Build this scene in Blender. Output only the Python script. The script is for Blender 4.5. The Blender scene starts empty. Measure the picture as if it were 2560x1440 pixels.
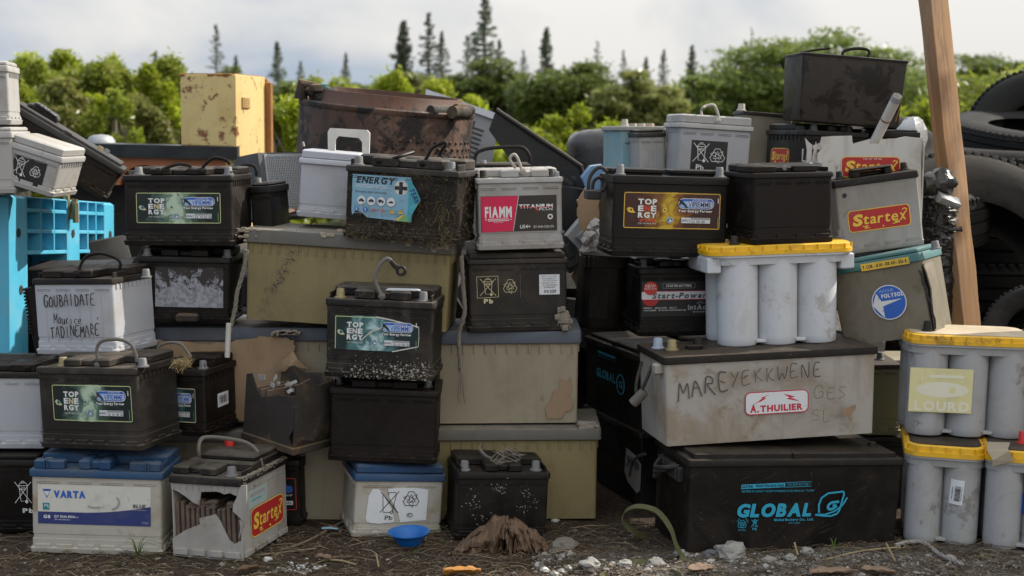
import bpy, bmesh, math, random
from math import radians as R, sin, cos, pi, atan2, sqrt
from mathutils import Vector as V, Matrix, noise
random.seed(7)
C = bpy.context.scene.collection
SC = bpy.context.scene
# ------------------------------------------------------------------ camera, world, sun, exposure
CAM_H = 1.0
PITCH = math.atan((720 - 322) / 3556.0)
cd = bpy.data.cameras.new('camera'); cam = bpy.data.objects.new('camera', cd); C.objects.link(cam)
cam.location = (0, 0, CAM_H); cam.rotation_euler = (pi / 2 - PITCH, 0, 0)
cd.sensor_width = 36; cd.lens = 50; cd.clip_start = 0.05; cd.clip_end = 3000
cd.dof.use_dof = True; cd.dof.focus_distance = 3.42; cd.dof.aperture_fstop = 5.0
SC.camera = cam
SUN_AZ = R(67)      # measured from +Y towards +X
SUN_EL = R(39)
w = bpy.data.worlds.new("World"); SC.world = w; w.use_nodes = True
nt = w.node_tree; nt.nodes.clear()
def _n(t, **k):
    n = nt.nodes.new(t)
    for a, b in k.items(): setattr(n, a, b)
    return n
out = _n('ShaderNodeOutputWorld'); bg = _n('ShaderNodeBackground'); bg.inputs[1].default_value = 0.1
sky = _n('ShaderNodeTexSky', sky_type='NISHITA', sun_disc=False, sun_elevation=SUN_EL, sun_rotation=SUN_AZ)
tc = _n('ShaderNodeTexCoord')
mp = _n('ShaderNodeMapping'); mp.inputs['Scale'].default_value = (1.0, 1.0, 2.2); mp.inputs['Location'].default_value = (0.35, 0.1, 0.25)
nz = _n('ShaderNodeTexNoise'); nz.inputs['Scale'].default_value = 4.6; nz.inputs['Detail'].default_value = 7; nz.inputs['Roughness'].default_value = 0.52; nz.inputs['Distortion'].default_value = .35
cr = _n('ShaderNodeValToRGB'); cr.color_ramp.elements[0].position = 0.30; cr.color_ramp.elements[1].position = 0.56
cr.color_ramp.elements[0].color = (5.2, 6.15, 7.4, 1); cr.color_ramp.elements[1].color = (10.1, 9.9, 9.5, 1)
e_ = cr.color_ramp.elements.new(0.44); e_.color = (8.3, 8.4, 8.5, 1)
nz2 = _n('ShaderNodeTexNoise'); nz2.inputs['Scale'].default_value = 1.7; nz2.inputs['Detail'].default_value = 5
cr2 = _n('ShaderNodeValToRGB'); cr2.color_ramp.elements[0].position = 0.28; cr2.color_ramp.elements[1].position = 0.46
mx = _n('ShaderNodeMix', data_type='RGBA')
L = nt.links.new
sxyz = _n('ShaderNodeSeparateXYZ'); L(tc.outputs['Generated'], sxyz.inputs[0])
bias = _n('ShaderNodeMath', operation='MULTIPLY_ADD'); bias.inputs[1].default_value = .50; L(sxyz.outputs[0], bias.inputs[0])
zen = _n('ShaderNodeMapRange'); zen.inputs['From Min'].default_value = 0.05; zen.inputs['From Max'].default_value = .8; zen.inputs['To Min'].default_value = .70; zen.inputs['To Max'].default_value = 1.45; L(sxyz.outputs[2], zen.inputs['Value'])
zm = _n('ShaderNodeMix', data_type='RGBA', blend_type='MULTIPLY'); zm.inputs[0].default_value = 1.0
L(tc.outputs['Generated'], mp.inputs['Vector']); L(mp.outputs[0], nz.inputs['Vector']); L(mp.outputs[0], nz2.inputs['Vector'])
L(nz.outputs[0], bias.inputs[2]); L(bias.outputs[0], cr.inputs[0]); L(nz2.outputs[0], cr2.inputs[0]); L(cr2.outputs[0], mx.inputs[0])
L(sky.outputs[0], mx.inputs[6]); L(cr.outputs[0], mx.inputs[7]); L(mx.outputs[2], zm.inputs[6]); L(zen.outputs[0], zm.inputs[7]); L(zm.outputs[2], bg.inputs[0]); L(bg.outputs[0], out.inputs[0])
sd = bpy.data.lights.new('sun', 'SUN'); sd.energy = 4.8; sd.angle = R(0.6); sd.color = (1.0, 0.93, 0.82)
so = bpy.data.objects.new('sun', sd); C.objects.link(so)
sdir = V((sin(SUN_AZ) * cos(SUN_EL), cos(SUN_AZ) * cos(SUN_EL), sin(SUN_EL)))
so.rotation_euler = sdir.to_track_quat('Z', 'Y').to_euler(); so.location = (6, 4, 8)
SC.view_settings.view_transform = 'Standard'; SC.view_settings.look = 'None'
SC.view_settings.exposure = 0.28; SC.view_settings.gamma = 1.0
SC.cycles.max_bounces = 6; SC.cycles.use_denoising = True

# ------------------------------------------------------------------ measuring: a pixel of the 2560 x 1440 photo seen from the camera
FPX = 3556.0
_cp, _sp = cos(PITCH), sin(PITCH)
CAMP = V((0, 0, CAM_H))
def ray(px, py):
    a, b = (px - 1280) / FPX, (720 - py) / FPX
    return V((a, _cp + b * _sp, -_sp + b * _cp))
def at(px, py, Y):
    d = ray(px, py); return CAMP + d * (Y / d.y)
def gnd(px, py, z=0.0):
    d = ray(px, py); return CAMP + d * ((z - CAM_H) / d.z)
def on_plane(px, py, p0, n):
    d = ray(px, py); return CAMP + d * ((p0 - CAMP).dot(n) / d.dot(n))
def proj(p):
    q = p - CAMP; z = q.y * _cp - q.z * _sp; u = q.y * _sp + q.z * _cp
    return 1280 + FPX * q.x / z, 720 - FPX * u / z

# ------------------------------------------------------------------ materials
def newmat(name):
    m = bpy.data.materials.new(name); m.use_nodes = True
    t = m.node_tree; t.nodes.clear()
    return m, t
def nd(t, typ, **k):
    n = t.nodes.new(typ)
    for a, b in k.items():
        if a.startswith('i_'):
            n.inputs[a[2:].replace('_', ' ')].default_value = b
        else: setattr(n, a, b)
    return n
def ramp(t, src, p0, p1, c0=0.0, c1=1.0):
    n = nd(t, 'ShaderNodeMapRange', interpolation_type='SMOOTHSTEP')
    n.inputs['From Min'].default_value = p0; n.inputs['From Max'].default_value = p1
    n.inputs['To Min'].default_value = c0; n.inputs['To Max'].default_value = c1
    t.links.new(src, n.inputs['Value']); return n.outputs[0]
def mix(t, fac, a, b):
    n = nd(t, 'ShaderNodeMix', data_type='RGBA')
    for s, v in ((0, fac), (6, a), (7, b)):
        if hasattr(v, 'links'): t.links.new(v, n.inputs[s])
        elif s == 0: n.inputs[0].default_value = v
        else: n.inputs[s].default_value = (v[0], v[1], v[2], 1)
    return n.outputs[2]
def coords(t, scale=(1, 1, 1)):
    tc = nd(t, 'ShaderNodeTexCoord'); oi = nd(t, 'ShaderNodeObjectInfo')
    mu = nd(t, 'ShaderNodeMath', operation='MULTIPLY'); mu.inputs[1].default_value = 41.0
    t.links.new(oi.outputs['Random'], mu.inputs[0])
    ad = nd(t, 'ShaderNodeVectorMath', operation='ADD')
    t.links.new(tc.outputs['Object'], ad.inputs[0]); t.links.new(mu.outputs[0], ad.inputs[1])
    return ad.outputs[0]
def scl(t, v, s):
    n = nd(t, 'ShaderNodeVectorMath', operation='MULTIPLY'); n.inputs[1].default_value = s
    t.links.new(v, n.inputs[0]); return n.outputs[0]
def nz_(t, v, scale, detail=5, rough=.6, dist=0):
    n = nd(t, 'ShaderNodeTexNoise'); n.inputs['Scale'].default_value = scale; n.inputs['Detail'].default_value = detail
    n.inputs['Roughness'].default_value = rough; n.inputs['Distortion'].default_value = dist
    t.links.new(v, n.inputs['Vector']); return n.outputs[0]
_pm = {}
def pmat(name, col, rough=.5, dust=(.20, .165, .125), da=.35, dpos=(.45, .72), speck=.25, speckcol=(.42, .38, .33), streak=.25, streakcol=None,
         up=.45, bump=.12, metal=0.0, spec=.5, trans=0.0, stain=None, sa=0, scale=7.0, spos=(.57, .655)):
    """worn surface: base colour, blotches of dust, vertical run marks, fine specks, dust lying on top faces"""
    if name in _pm: return _pm[name]
    m, t = newmat(name); lk = t.links.new
    o = nd(t, 'ShaderNodeOutputMaterial'); b = nd(t, 'ShaderNodeBsdfPrincipled')
    v = coords(t)
    c = (*col, 1)
    n1 = nz_(t, v, scale, 7, .65, .6)
    f1 = ramp(t, n1, dpos[0], dpos[1], 0, da)
    cc = mix(t, f1, col, dust)
    if stain:
        n5 = nz_(t, v, scale * 1.7, 6, .72, .25)
        cc = mix(t, ramp(t, n5, spos[0], spos[1], 0, sa), cc, stain)
    sv = scl(t, v, (30, 30, 2.2)); n2 = nz_(t, sv, 1.0, 4, .6)
    sc_ = streakcol or tuple(x * .45 for x in col)
    cc = mix(t, ramp(t, n2, .52, .75, 0, streak), cc, sc_)
    n3 = nz_(t, v, 95, 5, .72, 1.4)
    n4 = nz_(t, v, 9, 5, .65)
    mu = nd(t, 'ShaderNodeMath', operation='MULTIPLY')
    lk(ramp(t, n3, .62, .70, 0, speck), mu.inputs[0]); lk(ramp(t, n4, .46, .66, .04, 1), mu.inputs[1])
    cc = mix(t, mu.outputs[0], cc, speckcol)
    for sc3, f0 in (((14, 14, 300), .675), ((200, 200, 9), .69)):
        vr = nd(t, 'ShaderNodeVectorRotate', rotation_type='EULER_XYZ'); vr.inputs['Rotation'].default_value = (.5 if sc3[2] > 50 else .2, .35, .3); lk(v, vr.inputs['Vector'])
        ns = nz_(t, scl(t, vr.outputs[0], sc3), 1, 3, .5); cc = mix(t, ramp(t, ns, f0, f0 + .02, 0, min(.08, speck * .2)), cc, speckcol)
    ge = nd(t, 'ShaderNodeNewGeometry'); sx = nd(t, 'ShaderNodeSeparateXYZ'); lk(ge.outputs['Normal'], sx.inputs[0])
    mu2 = nd(t, 'ShaderNodeMath', operation='MULTIPLY')
    lk(ramp(t, sx.outputs[2], .6, .95, 0, up), mu2.inputs[0]); lk(ramp(t, nz_(t, v, 16, 6, .7), .3, .62, .25, 1), mu2.inputs[1])
    cc = mix(t, mu2.outputs[0], cc, tuple(x * 1.15 for x in dust))
    lk(cc, b.inputs['Base Color'])
    rr = ramp(t, n1, .35, .7, max(.12, rough - .1), min(1, rough + .3)); lk(rr, b.inputs['Roughness'])
    b.inputs['Metallic'].default_value = metal; b.inputs['Specular IOR Level'].default_value = spec
    if trans:
        b.inputs['Subsurface Weight'].default_value = trans; b.inputs['Subsurface Radius'].default_value = (.02, .02, .025); b.inputs['Subsurface Scale'].default_value = 1
    bp = nd(t, 'ShaderNodeBump'); bp.inputs['Strength'].default_value = bump; bp.inputs['Distance'].default_value = .004
    ad = nd(t, 'ShaderNodeMath', operation='ADD'); lk(n3, ad.inputs[0]); lk(nz_(t, v, 28, 6, .65), ad.inputs[1])
    lk(ad.outputs[0], bp.inputs['Height']); lk(bp.outputs[0], b.inputs['Normal'])
    lk(b.outputs[0], o.inputs[0]); _pm[name] = m
    return m
def ink(name, col, wear=.25, under=(.1, .09, .08), rough=.55):
    """print on a label, rubbed off in patches"""
    if name in _pm: return _pm[name]
    m, t = newmat(name); lk = t.links.new
    o = nd(t, 'ShaderNodeOutputMaterial'); b = nd(t, 'ShaderNodeBsdfPrincipled'); v = coords(t)
    n = nz_(t, v, 55, 6, .7); c = mix(t, ramp(t, n, .58, .68, 0, wear), col, under)
    c = mix(t, ramp(t, nz_(t, v, 9, 6, .7), .5, .75, 0, wear * .8), c, (.16, .13, .10))
    lk(c, b.inputs['Base Color']); b.inputs['Roughness'].default_value = rough; lk(b.outputs[0], o.inputs[0]); _pm[name] = m
    return m

# plastics
BLACK = pmat('black_plastic', (.0090, .0068, .0055), .48, dust=(.075, .058, .044), da=.28, speck=.22, up=.42, spec=.27)
BLACK2 = pmat('black_plastic_clean', (.0062, .0049, .0042), .42, dust=(.050, .040, .031), da=.2, speck=.12, up=.32, spec=.27)
CHAR = pmat('charcoal_plastic', (.021, .0180, .0155), .52, dust=(.095, .077, .058), da=.5, speck=.22, up=.5, spec=.3)
DUSTY = pmat('dusty_black_plastic', (.0110, .0085, .0065), .58, dust=(.080, .060, .042), da=.42, speck=.35, up=.6, spec=.27)
CRUST = pmat('crusted_black_plastic', (.0105, .0080, .0068), .5, dust=(.125, .105, .083), da=.40, speck=.6, speckcol=(.45, .42, .37), up=.5, bump=.35, spec=.3)
BROWN = pmat('brown_black_plastic', (.0080, .0052, .0040), .5, dust=(.036, .025, .018), da=.35, speck=.1, up=.3, spec=.27)
GREY = pmat('grey_plastic', (.36, .35, .335), .5, dust=(.22, .185, .14), da=.45, streak=.3, up=.35)
LGREY = pmat('light_grey_plastic', (.37, .365, .355), .5, dust=(.24, .20, .155), da=.5, streak=.3, streakcol=(.22, .20, .17), up=.35, stain=(.22, .17, .12), sa=.5, spos=(.58, .68), speckcol=(.12, .1, .08))
SILVER = pmat('silver_grey_plastic', (.34, .34, .355), .42, dust=(.22, .20, .17), da=.3, streak=.25, speckcol=(.12, .11, .1), up=.25)
WHITE = pmat('milky_white_plastic', (.43, .445, .485), .42, dust=(.30, .26, .21), da=.4, streak=.25, streakcol=(.32, .33, .36), up=.25, trans=.15, speckcol=(.14, .12, .1), stain=(.30, .26, .20), sa=.45, spos=(.59, .70))
OLDWHITE = pmat('dirty_white_plastic', (.53, .51, .475), .5, dust=(.24, .19, .13), da=.55, streak=.3, streakcol=(.2, .17, .13), speckcol=(.1, .09, .08), stain=(.20, .13, .07), sa=.6, up=.3)
VGREY = pmat('stained_cream_plastic', (.43, .41, .36), .48, dust=(.24, .19, .11), da=.5, streak=.2, streakcol=(.25, .22, .15), stain=(.27, .18, .08), sa=.6, up=.3, speckcol=(.13, .11, .08))
TRANSL = pmat('dirty_translucent_plastic', (.37, .345, .315), .42, dust=(.24, .18, .11), da=.75, dpos=(.42, .66), streak=.4, streakcol=(.19, .15, .11), stain=(.20, .12, .05), sa=.55, scale=5.5, speckcol=(.1, .09, .08), up=.3)
TUB = pmat('white_tub_plastic', (.56, .58, .61), .42, dust=(.33, .30, .26), da=.4, dpos=(.5, .75), streak=.12, streakcol=(.35, .34, .32), speck=.8, speckcol=(.09, .08, .075), up=.3, stain=(.30, .27, .22), sa=.55)
TUBG = pmat('grey_tub_plastic', (.37, .372, .375), .42, dust=(.24, .215, .18), da=.45, dpos=(.45, .72), streak=.2, streakcol=(.16, .15, .14), speck=.85, speckcol=(.06, .055, .05), up=.3, stain=(.13, .115, .095), sa=.6)
YELLOW = pmat('yellow_plastic', (.80, .45, .012), .4, dust=(.34, .20, .05), da=.5, streak=.25, streakcol=(.35, .18, .01), speckcol=(.08, .05, .02), speck=.7, up=.4, stain=(.16, .09, .025), sa=.6, scale=12, spos=(.57, .67))
BLUEL = pmat('blue_lid_plastic', (.011, .052, .130), .5, dust=(.09, .088, .08), da=.45, streak=.3, up=.45)
SLATE = pmat('slate_blue_plastic', (.065, .078, .105), .55, dust=(.15, .13, .11), da=.45, streak=.2, up=.45)
GBLUE = pmat('faded_grey_plastic', (.10, .095, .082), .55, dust=(.20, .175, .14), da=.5, streak=.2, up=.75)
OLIVE = pmat('olive_plastic', (.235, .188, .085), .5, dust=(.13, .10, .055), da=.45, streak=.25, speckcol=(.05, .04, .02), speck=.6, stain=(.12, .085, .035), sa=.4, up=.3)
BEIGE = pmat('beige_plastic', (.30, .26, .185), .5, dust=(.19, .155, .10), da=.4, streak=.2, speckcol=(.08, .06, .04), stain=(.20, .15, .09), sa=.3, up=.3)
TEAL = pmat('faded_teal_plastic', (.19, .33, .37), .55, dust=(.34, .30, .24), da=.5, streak=.3, up=.35)
TEALL = pmat('dark_teal_plastic', (.045, .15, .155), .5, dust=(.16, .15, .12), da=.45, streak=.3, up=.3)
MUD = pmat('mud_caked_plastic', (.20, .175, .135), .6, dust=(.15, .125, .085), da=.75, dpos=(.3, .62), streak=.45, streakcol=(.10, .085, .06), speck=.5, speckcol=(.05, .04, .03), stain=(.10, .10, .04), sa=.5, up=.4)
GREENISH = pmat('greenish_translucent_plastic', (.12, .12, .06), .5, dust=(.15, .13, .08), da=.5, streak=.4, up=.3)
LEAD = pmat('lead_metal', (.17, .17, .172), .55, dust=(.22, .21, .20), da=.5, speck=.5, speckcol=(.42, .42, .41), metal=.35, up=.2, bump=.3)
BRASS = pmat('tarnished_brass', (.30, .24, .12), .55, dust=(.33, .29, .18), da=.5, speck=.5, metal=.4, up=.2, bump=.4)
RED = pmat('red_cap_plastic', (.55, .015, .012), .4, da=.15, speck=.1, up=.1)
HANDLEG = pmat('grey_brown_strap', (.14, .125, .105), .55, da=.4, up=.3)
HANDLEW = pmat('ivory_strap', (.38, .355, .30), .5, da=.3, stain=(.35, .12, .05), sa=.4, up=.2)
CARD = pmat('cardboard', (.30, .205, .125), .85, dust=(.20, .13, .075), da=.6, streak=.25, up=.2, bump=.3, speckcol=(.12, .08, .05))
RUST = pmat('rusty_steel', (.075, .038, .024), .58, dust=(.17, .105, .075), da=.8, dpos=(.42, .62), streak=.6, streakcol=(.022, .015, .013), speck=.8, speckcol=(.38, .30, .25), stain=(.013, .0105, .010), sa=.95, spos=(.47, .56), up=.3, bump=.5, metal=.15)
CABY = pmat('cream_yellow_paint', (.64, .48, .205), .5, dust=(.50, .34, .13), da=.55, streak=.15, streakcol=(.45, .30, .12), stain=(.19, .062, .018), sa=.95, scale=8, spos=(.575, .635), up=.2, speckcol=(.2, .07, .02))
RUSTE = pmat('rust_edge', (.25, .10, .03), .75, dust=(.42, .24, .07), da=.7, up=.2, bump=.4)
RUBBER = pmat('tyre_rubber', (.0085, .0082, .008), .8, dust=(.032, .030, .027), da=.55, spec=.25, dpos=(.38, .7), streak=.05, speck=.2, up=.25, bump=.3)
RUBBERD = pmat('dusty_tyre_rubber', (.013, .012, .011), .85, spec=.2, dust=(.050, .043, .037), da=.6, dpos=(.35, .65), streak=.05, speck=.2, up=.3, bump=.3)
FILM = pmat('black_film', (.012, .011, .011), .2, dust=(.06, .05, .045), da=.2, speck=.15, up=.05, bump=.5, spec=.7)
FOIL = pmat('grey_foil', (.42, .41, .41), .3, da=.3, metal=.6, up=.1, bump=.4)
PANELW = pmat('white_enamel', (.60, .63, .68), .4, da=.2, streak=.15, up=.1)
PANELG = pmat('grey_metal_panel', (.30, .315, .335), .45, da=.3, streak=.2, up=.2)
DGREY = pmat('dark_grey_panel', (.075, .08, .088), .42, da=.25, up=.3)
TVB = pmat('black_casing', (.010, .0105, .0115), .36, dust=(.05, .048, .045), da=.35, up=.3, speck=.15)
ORANGE = pmat('orange_paint', (.36, .105, .035), .55, dust=(.20, .09, .05), da=.5, up=.2)
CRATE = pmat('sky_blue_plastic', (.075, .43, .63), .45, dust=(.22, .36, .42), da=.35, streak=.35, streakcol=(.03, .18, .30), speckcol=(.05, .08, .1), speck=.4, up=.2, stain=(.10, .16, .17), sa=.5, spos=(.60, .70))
CRATE_SHADE = pmat('shaded_blue_plastic', (.012, .13, .28), .45, dust=(.06, .14, .2), da=.3, up=.1)  # pallet blue darkened: shade inside the cells is put into the colour
BOWL = pmat('blue_bowl_plastic', (.003, .12, .43), .33, dust=(.05, .13, .25), da=.25, speck=.15, up=.15)
ROPE = pmat('old_rope', (.20, .175, .145), .85, da=.5, up=.2, bump=.5)
ROPEB = pmat('black_rope', (.018, .017, .017), .7, da=.3, up=.2, bump=.4)
PIPEW = pmat('white_pipe', (.55, .53, .49), .45, dust=(.28, .24, .2), da=.35, up=.2, speckcol=(.1, .09, .08))
PLATES = pmat('corroded_plates', (.11, .078, .060), .8, dust=(.24, .17, .12), da=.6, speck=.5, up=.3, bump=.5)
CHARRED = pmat('charred_wood', (.02, .017, .015), .8, dust=(.20, .12, .06), da=.5, speck=.4, up=.4, bump=.7)
ALU = pmat('dull_aluminium', (.36, .38, .40), .4, metal=.6, da=.3, up=.2)
MUDGR = pmat('dry_mould', (.22, .19, .15), .95, dust=(.30, .27, .23), da=.7, speck=.5, up=.1, bump=.8)
STONE = pmat('limestone', (.30, .285, .26), .9, dust=(.14, .115, .09), da=.6, speck=.5, streak=.0, up=-.0, bump=.7, scale=22)
STONEW = pmat('white_chip', (.55, .54, .51), .9, dust=(.26, .22, .18), da=.4, streak=0, bump=.6, up=0, scale=30)
LEAFD = pmat('dry_leaf', (.115, .068, .038), .7, dust=(.20, .13, .08), da=.5, streak=.1, up=.1, bump=.5, scale=14)
STRAPM = pmat('olive_webbing', (.085, .085, .03), .7, dust=(.15, .13, .08), da=.4, up=.2, bump=.4, streak=0)
DARKHEAP = pmat('dark_scrap', (.010, .009, .008), .7, dust=(.05, .042, .033), da=.4, up=.4)
# print colours
I_W = ink('print_white', (.70, .70, .68), .45)
I_WC = ink('print_white_clean', (.74, .74, .74), .15)
I_CREAM = ink('print_cream', (.62, .54, .33), .35)
I_K = ink('print_black', (.02, .02, .022), .15, (.3, .3, .3))
I_GRAPH = ink('print_graphite', (.10, .10, .105), .3, (.3, .3, .3))
I_MARK = ink('marker_ink', (.025, .023, .028), .35, (.35, .35, .37))
I_MARK2 = ink('faded_marker_ink', (.075, .065, .055), .55, (.28, .25, .22))
I_MARK3 = ink('pale_marker_ink', (.15, .135, .115), .7, (.28, .25, .22))
I_BLUE = ink('print_blue', (.03, .12, .48), .25)
I_NAVY = ink('print_navy', (.025, .04, .17), .3, (.2, .18, .15))
I_LBLUE = ink('print_light_blue', (.30, .48, .72), .3)
I_CYAN = ink('print_cyan', (.02, .33, .50), .35, (.02, .02, .02))
I_CYAN2 = ink('print_dim_cyan', (.02, .20, .27), .5, (.02, .02, .02))
I_RED = ink('print_red', (.50, .022, .045), .25)
I_CRIM = ink('print_crimson', (.62, .012, .075), .2)
I_RED2 = ink('print_bright_red', (.60, .045, .03), .2)
I_SRED = ink('sticker_red', (.42, .018, .02), .4, (.15, .05, .04))
I_YEL = ink('print_yellow', (.74, .52, .06), .3)
I_PALEY = ink('sticker_pale_yellow', (.68, .63, .33), .25, (.5, .45, .25))
I_FADE = ink('sticker_faded_white', (.72, .70, .56), .2, (.66, .60, .3))
I_YG = ink('print_yellow_green', (.55, .60, .27), .3)
I_GREEN = ink('print_green', (.20, .40, .14), .3)
I_TEAL = ink('print_teal', (.10, .36, .36), .3)
I_GREY = ink('print_grey', (.32, .32, .33), .3)
I_DARK = ink('label_black', (.012, .012, .013), .12, (.06, .05, .05), .35)
I_BRONZE = ink('label_dark_bronze', (.032, .024, .019), .25, (.07, .055, .045), .35)
I_LABW = ink('label_white', (.66, .68, .70), .25, (.35, .31, .26))
I_LABC = ink('label_cream', (.60, .59, .54), .5, (.34, .24, .12))
I_SKYL = ink('label_sky_blue', (.22, .42, .55), .55, (.42, .40, .33))
I_OCHRE = ink('label_ochre', (.70, .46, .05), .3)
def smoke(name, dark, pale, glow, cx=.47):
    m, t = newmat(name); lk = t.links.new
    o = nd(t, 'ShaderNodeOutputMaterial'); b = nd(t, 'ShaderNodeBsdfPrincipled'); v = coords(t)
    uv = nd(t, 'ShaderNodeTexCoord'); sx = nd(t, 'ShaderNodeSeparateXYZ'); lk(uv.outputs['UV'], sx.inputs[0])
    su = nd(t, 'ShaderNodeMath', operation='SUBTRACT'); lk(sx.outputs[0], su.inputs[0]); su.inputs[1].default_value = cx
    ab = nd(t, 'ShaderNodeMath', operation='ABSOLUTE'); lk(su.outputs[0], ab.inputs[0])
    n = nz_(t, v, 26, 8, .62, 1.0)
    ad = nd(t, 'ShaderNodeMath', operation='MULTIPLY_ADD'); lk(ab.outputs[0], ad.inputs[0]); ad.inputs[1].default_value = -1.15; lk(n, ad.inputs[2])
    c = mix(t, ramp(t, ad.outputs[0], .12, .38), dark, pale); c = mix(t, ramp(t, ad.outputs[0], .34, .54), c, glow)
    c = mix(t, ramp(t, nz_(t, v, 70, 4, .7), .6, .7, 0, .35), c, (.1, .09, .07))
    lk(c, b.inputs['Base Color']); b.inputs['Roughness'].default_value = .38; lk(b.outputs[0], o.inputs[0]); return m
SM_GREEN = smoke('label_green_smoke', (.012, .022, .020), (.09, .16, .12), (.46, .58, .44))
SM_TEAL = smoke('label_teal_smoke', (.012, .03, .03), (.08, .20, .21), (.44, .60, .60))
SM_FIRE = smoke('label_amber_smoke', (.045, .012, .008), (.20, .07, .012), (.55, .36, .02))
def foilmat():
    m, t = newmat('peeled_label'); lk = t.links.new
    o = nd(t, 'ShaderNodeOutputMaterial'); b = nd(t, 'ShaderNodeBsdfPrincipled'); v = coords(t)
    uv = nd(t, 'ShaderNodeTexCoord'); sx = nd(t, 'ShaderNodeSeparateXYZ'); lk(uv.outputs['UV'], sx.inputs[0])
    n = nz_(t, v, 38, 8, .75, .8)
    ad = nd(t, 'ShaderNodeMath', operation='MULTIPLY_ADD'); lk(sx.outputs[1], ad.inputs[0]); ad.inputs[1].default_value = -.32; lk(n, ad.inputs[2])
    c = mix(t, ramp(t, nz_(t, v, 90, 4, .6), .4, .65), (.30, .31, .35), (.17, .17, .20))
    c = mix(t, ramp(t, ad.outputs[0], .26, .30), (.027, .023, .0205), c)
    lk(c, b.inputs['Base Color']); b.inputs['Roughness'].default_value = .5; lk(b.outputs[0], o.inputs[0]); return m
PEEL = foilmat()
def woodmat():
    m, t = newmat('post_timber'); lk = t.links.new
    o = nd(t, 'ShaderNodeOutputMaterial'); b = nd(t, 'ShaderNodeBsdfPrincipled'); v = coords(t)
    n = nz_(t, scl(t, v, (45, 45, 1.6)), 1, 6, .6, .8); n2 = nz_(t, scl(t, v, (8, 8, 2)), 1, 4, .6)
    c = mix(t, ramp(t, n, .3, .7), (.31, .16, .072), (.52, .31, .155)); c = mix(t, ramp(t, n2, .42, .66, 0, .75), c, (.36, .25, .16)); c = mix(t, ramp(t, nz_(t, scl(t, v, (3, 3, 1)), 2, 5, .7), .52, .7, 0, .6), c, (.17, .10, .065))
    vo = nd(t, 'ShaderNodeTexVoronoi'); vo.inputs['Scale'].default_value = 5; lk(scl(t, v, (1.5, 1.5, .7)), vo.inputs['Vector'])
    c = mix(t, ramp(t, vo.outputs[0], .05, .10, 1, 0), c, (.10, .04, .018))
    lk(c, b.inputs['Base Color']); b.inputs['Roughness'].default_value = .7
    bp = nd(t, 'ShaderNodeBump'); bp.inputs['Strength'].default_value = .25; bp.inputs['Distance'].default_value = .004; lk(n, bp.inputs['Height']); lk(bp.outputs[0], b.inputs['Normal'])
    lk(b.outputs[0], o.inputs[0]); return m
TIMBER = woodmat()
def leafmat(name, a, b_, c_, tr=.45, sheen=.35):
    m, t = newmat(name); lk = t.links.new
    o = nd(t, 'ShaderNodeOutputMaterial'); b = nd(t, 'ShaderNodeBsdfPrincipled'); g = nd(t, 'ShaderNodeNewGeometry')
    c = mix(t, ramp(t, g.outputs['Random Per Island'], 0, .6), a, b_); c = mix(t, ramp(t, g.outputs['Random Per Island'], .6, 1), c, c_)
    oi = nd(t, 'ShaderNodeObjectInfo'); hs = nd(t, 'ShaderNodeHueSaturation'); lk(c, hs.inputs['Color'])
    lk(ramp(t, oi.outputs['Random'], 0, 1, .8, 1.2), hs.inputs['Value'])
    lk(hs.outputs[0], b.inputs['Base Color']); b.inputs['Roughness'].default_value = sheen
    tr_ = nd(t, 'ShaderNodeBsdfTranslucent'); lk(hs.outputs[0], tr_.inputs[0]); ms = nd(t, 'ShaderNodeMixShader'); ms.inputs[0].default_value = tr
    lk(b.outputs[0], ms.inputs[1]); lk(tr_.outputs[0], ms.inputs[2]); lk(ms.outputs[0], o.inputs[0]); return m
LF_BRIGHT = leafmat('bright_foliage', (.24, .31, .012), (.36, .43, .028), (.43, .43, .08), .58)
LF_MID = leafmat('mid_foliage', (.18, .23, .02), (.25, .30, .035), (.32, .32, .08), .55)
LF_DARK = leafmat('dark_foliage', (.11, .155, .035), (.16, .21, .045), (.23, .27, .07), .5)
LF_OLIVE = leafmat('olive_foliage', (.17, .19, .055), (.23, .25, .075), (.30, .29, .11), .5)
LF_DRY = leafmat('dry_foliage', (.17, .20, .04), (.24, .25, .06), (.30, .27, .11), .5)
LF_PINE_HAZE = leafmat('hazed_pine_foliage', (.12, .14, .105), (.155, .18, .13), (.20, .215, .16), .4)  # distance haze put into the colour: paler, greyer green
BARK = pmat('pale_bark', (.26, .22, .165), .9, dust=(.17, .14, .10), da=.5, up=.1, bump=.5)
BARKD = pmat('dark_bark', (.075, .06, .045), .9, dust=(.13, .11, .08), da=.5, up=.1, bump=.5)
GRASSM = leafmat('grass_blade', (.12, .20, .03), (.18, .26, .05), (.22, .25, .08), .4)
STRAWM = leafmat('straw', (.13, .095, .055), (.065, .046, .029), (.26, .205, .125), .1, .8)
STRAWG = leafmat('hay_fibre', (.22, .17, .08), (.14, .105, .05), (.30, .24, .12), .2, .8)
GRAVM = leafmat('gravel_chips', (.065, .049, .034), (.135, .108, .082), (.40, .37, .33), 0, .9)

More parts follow.
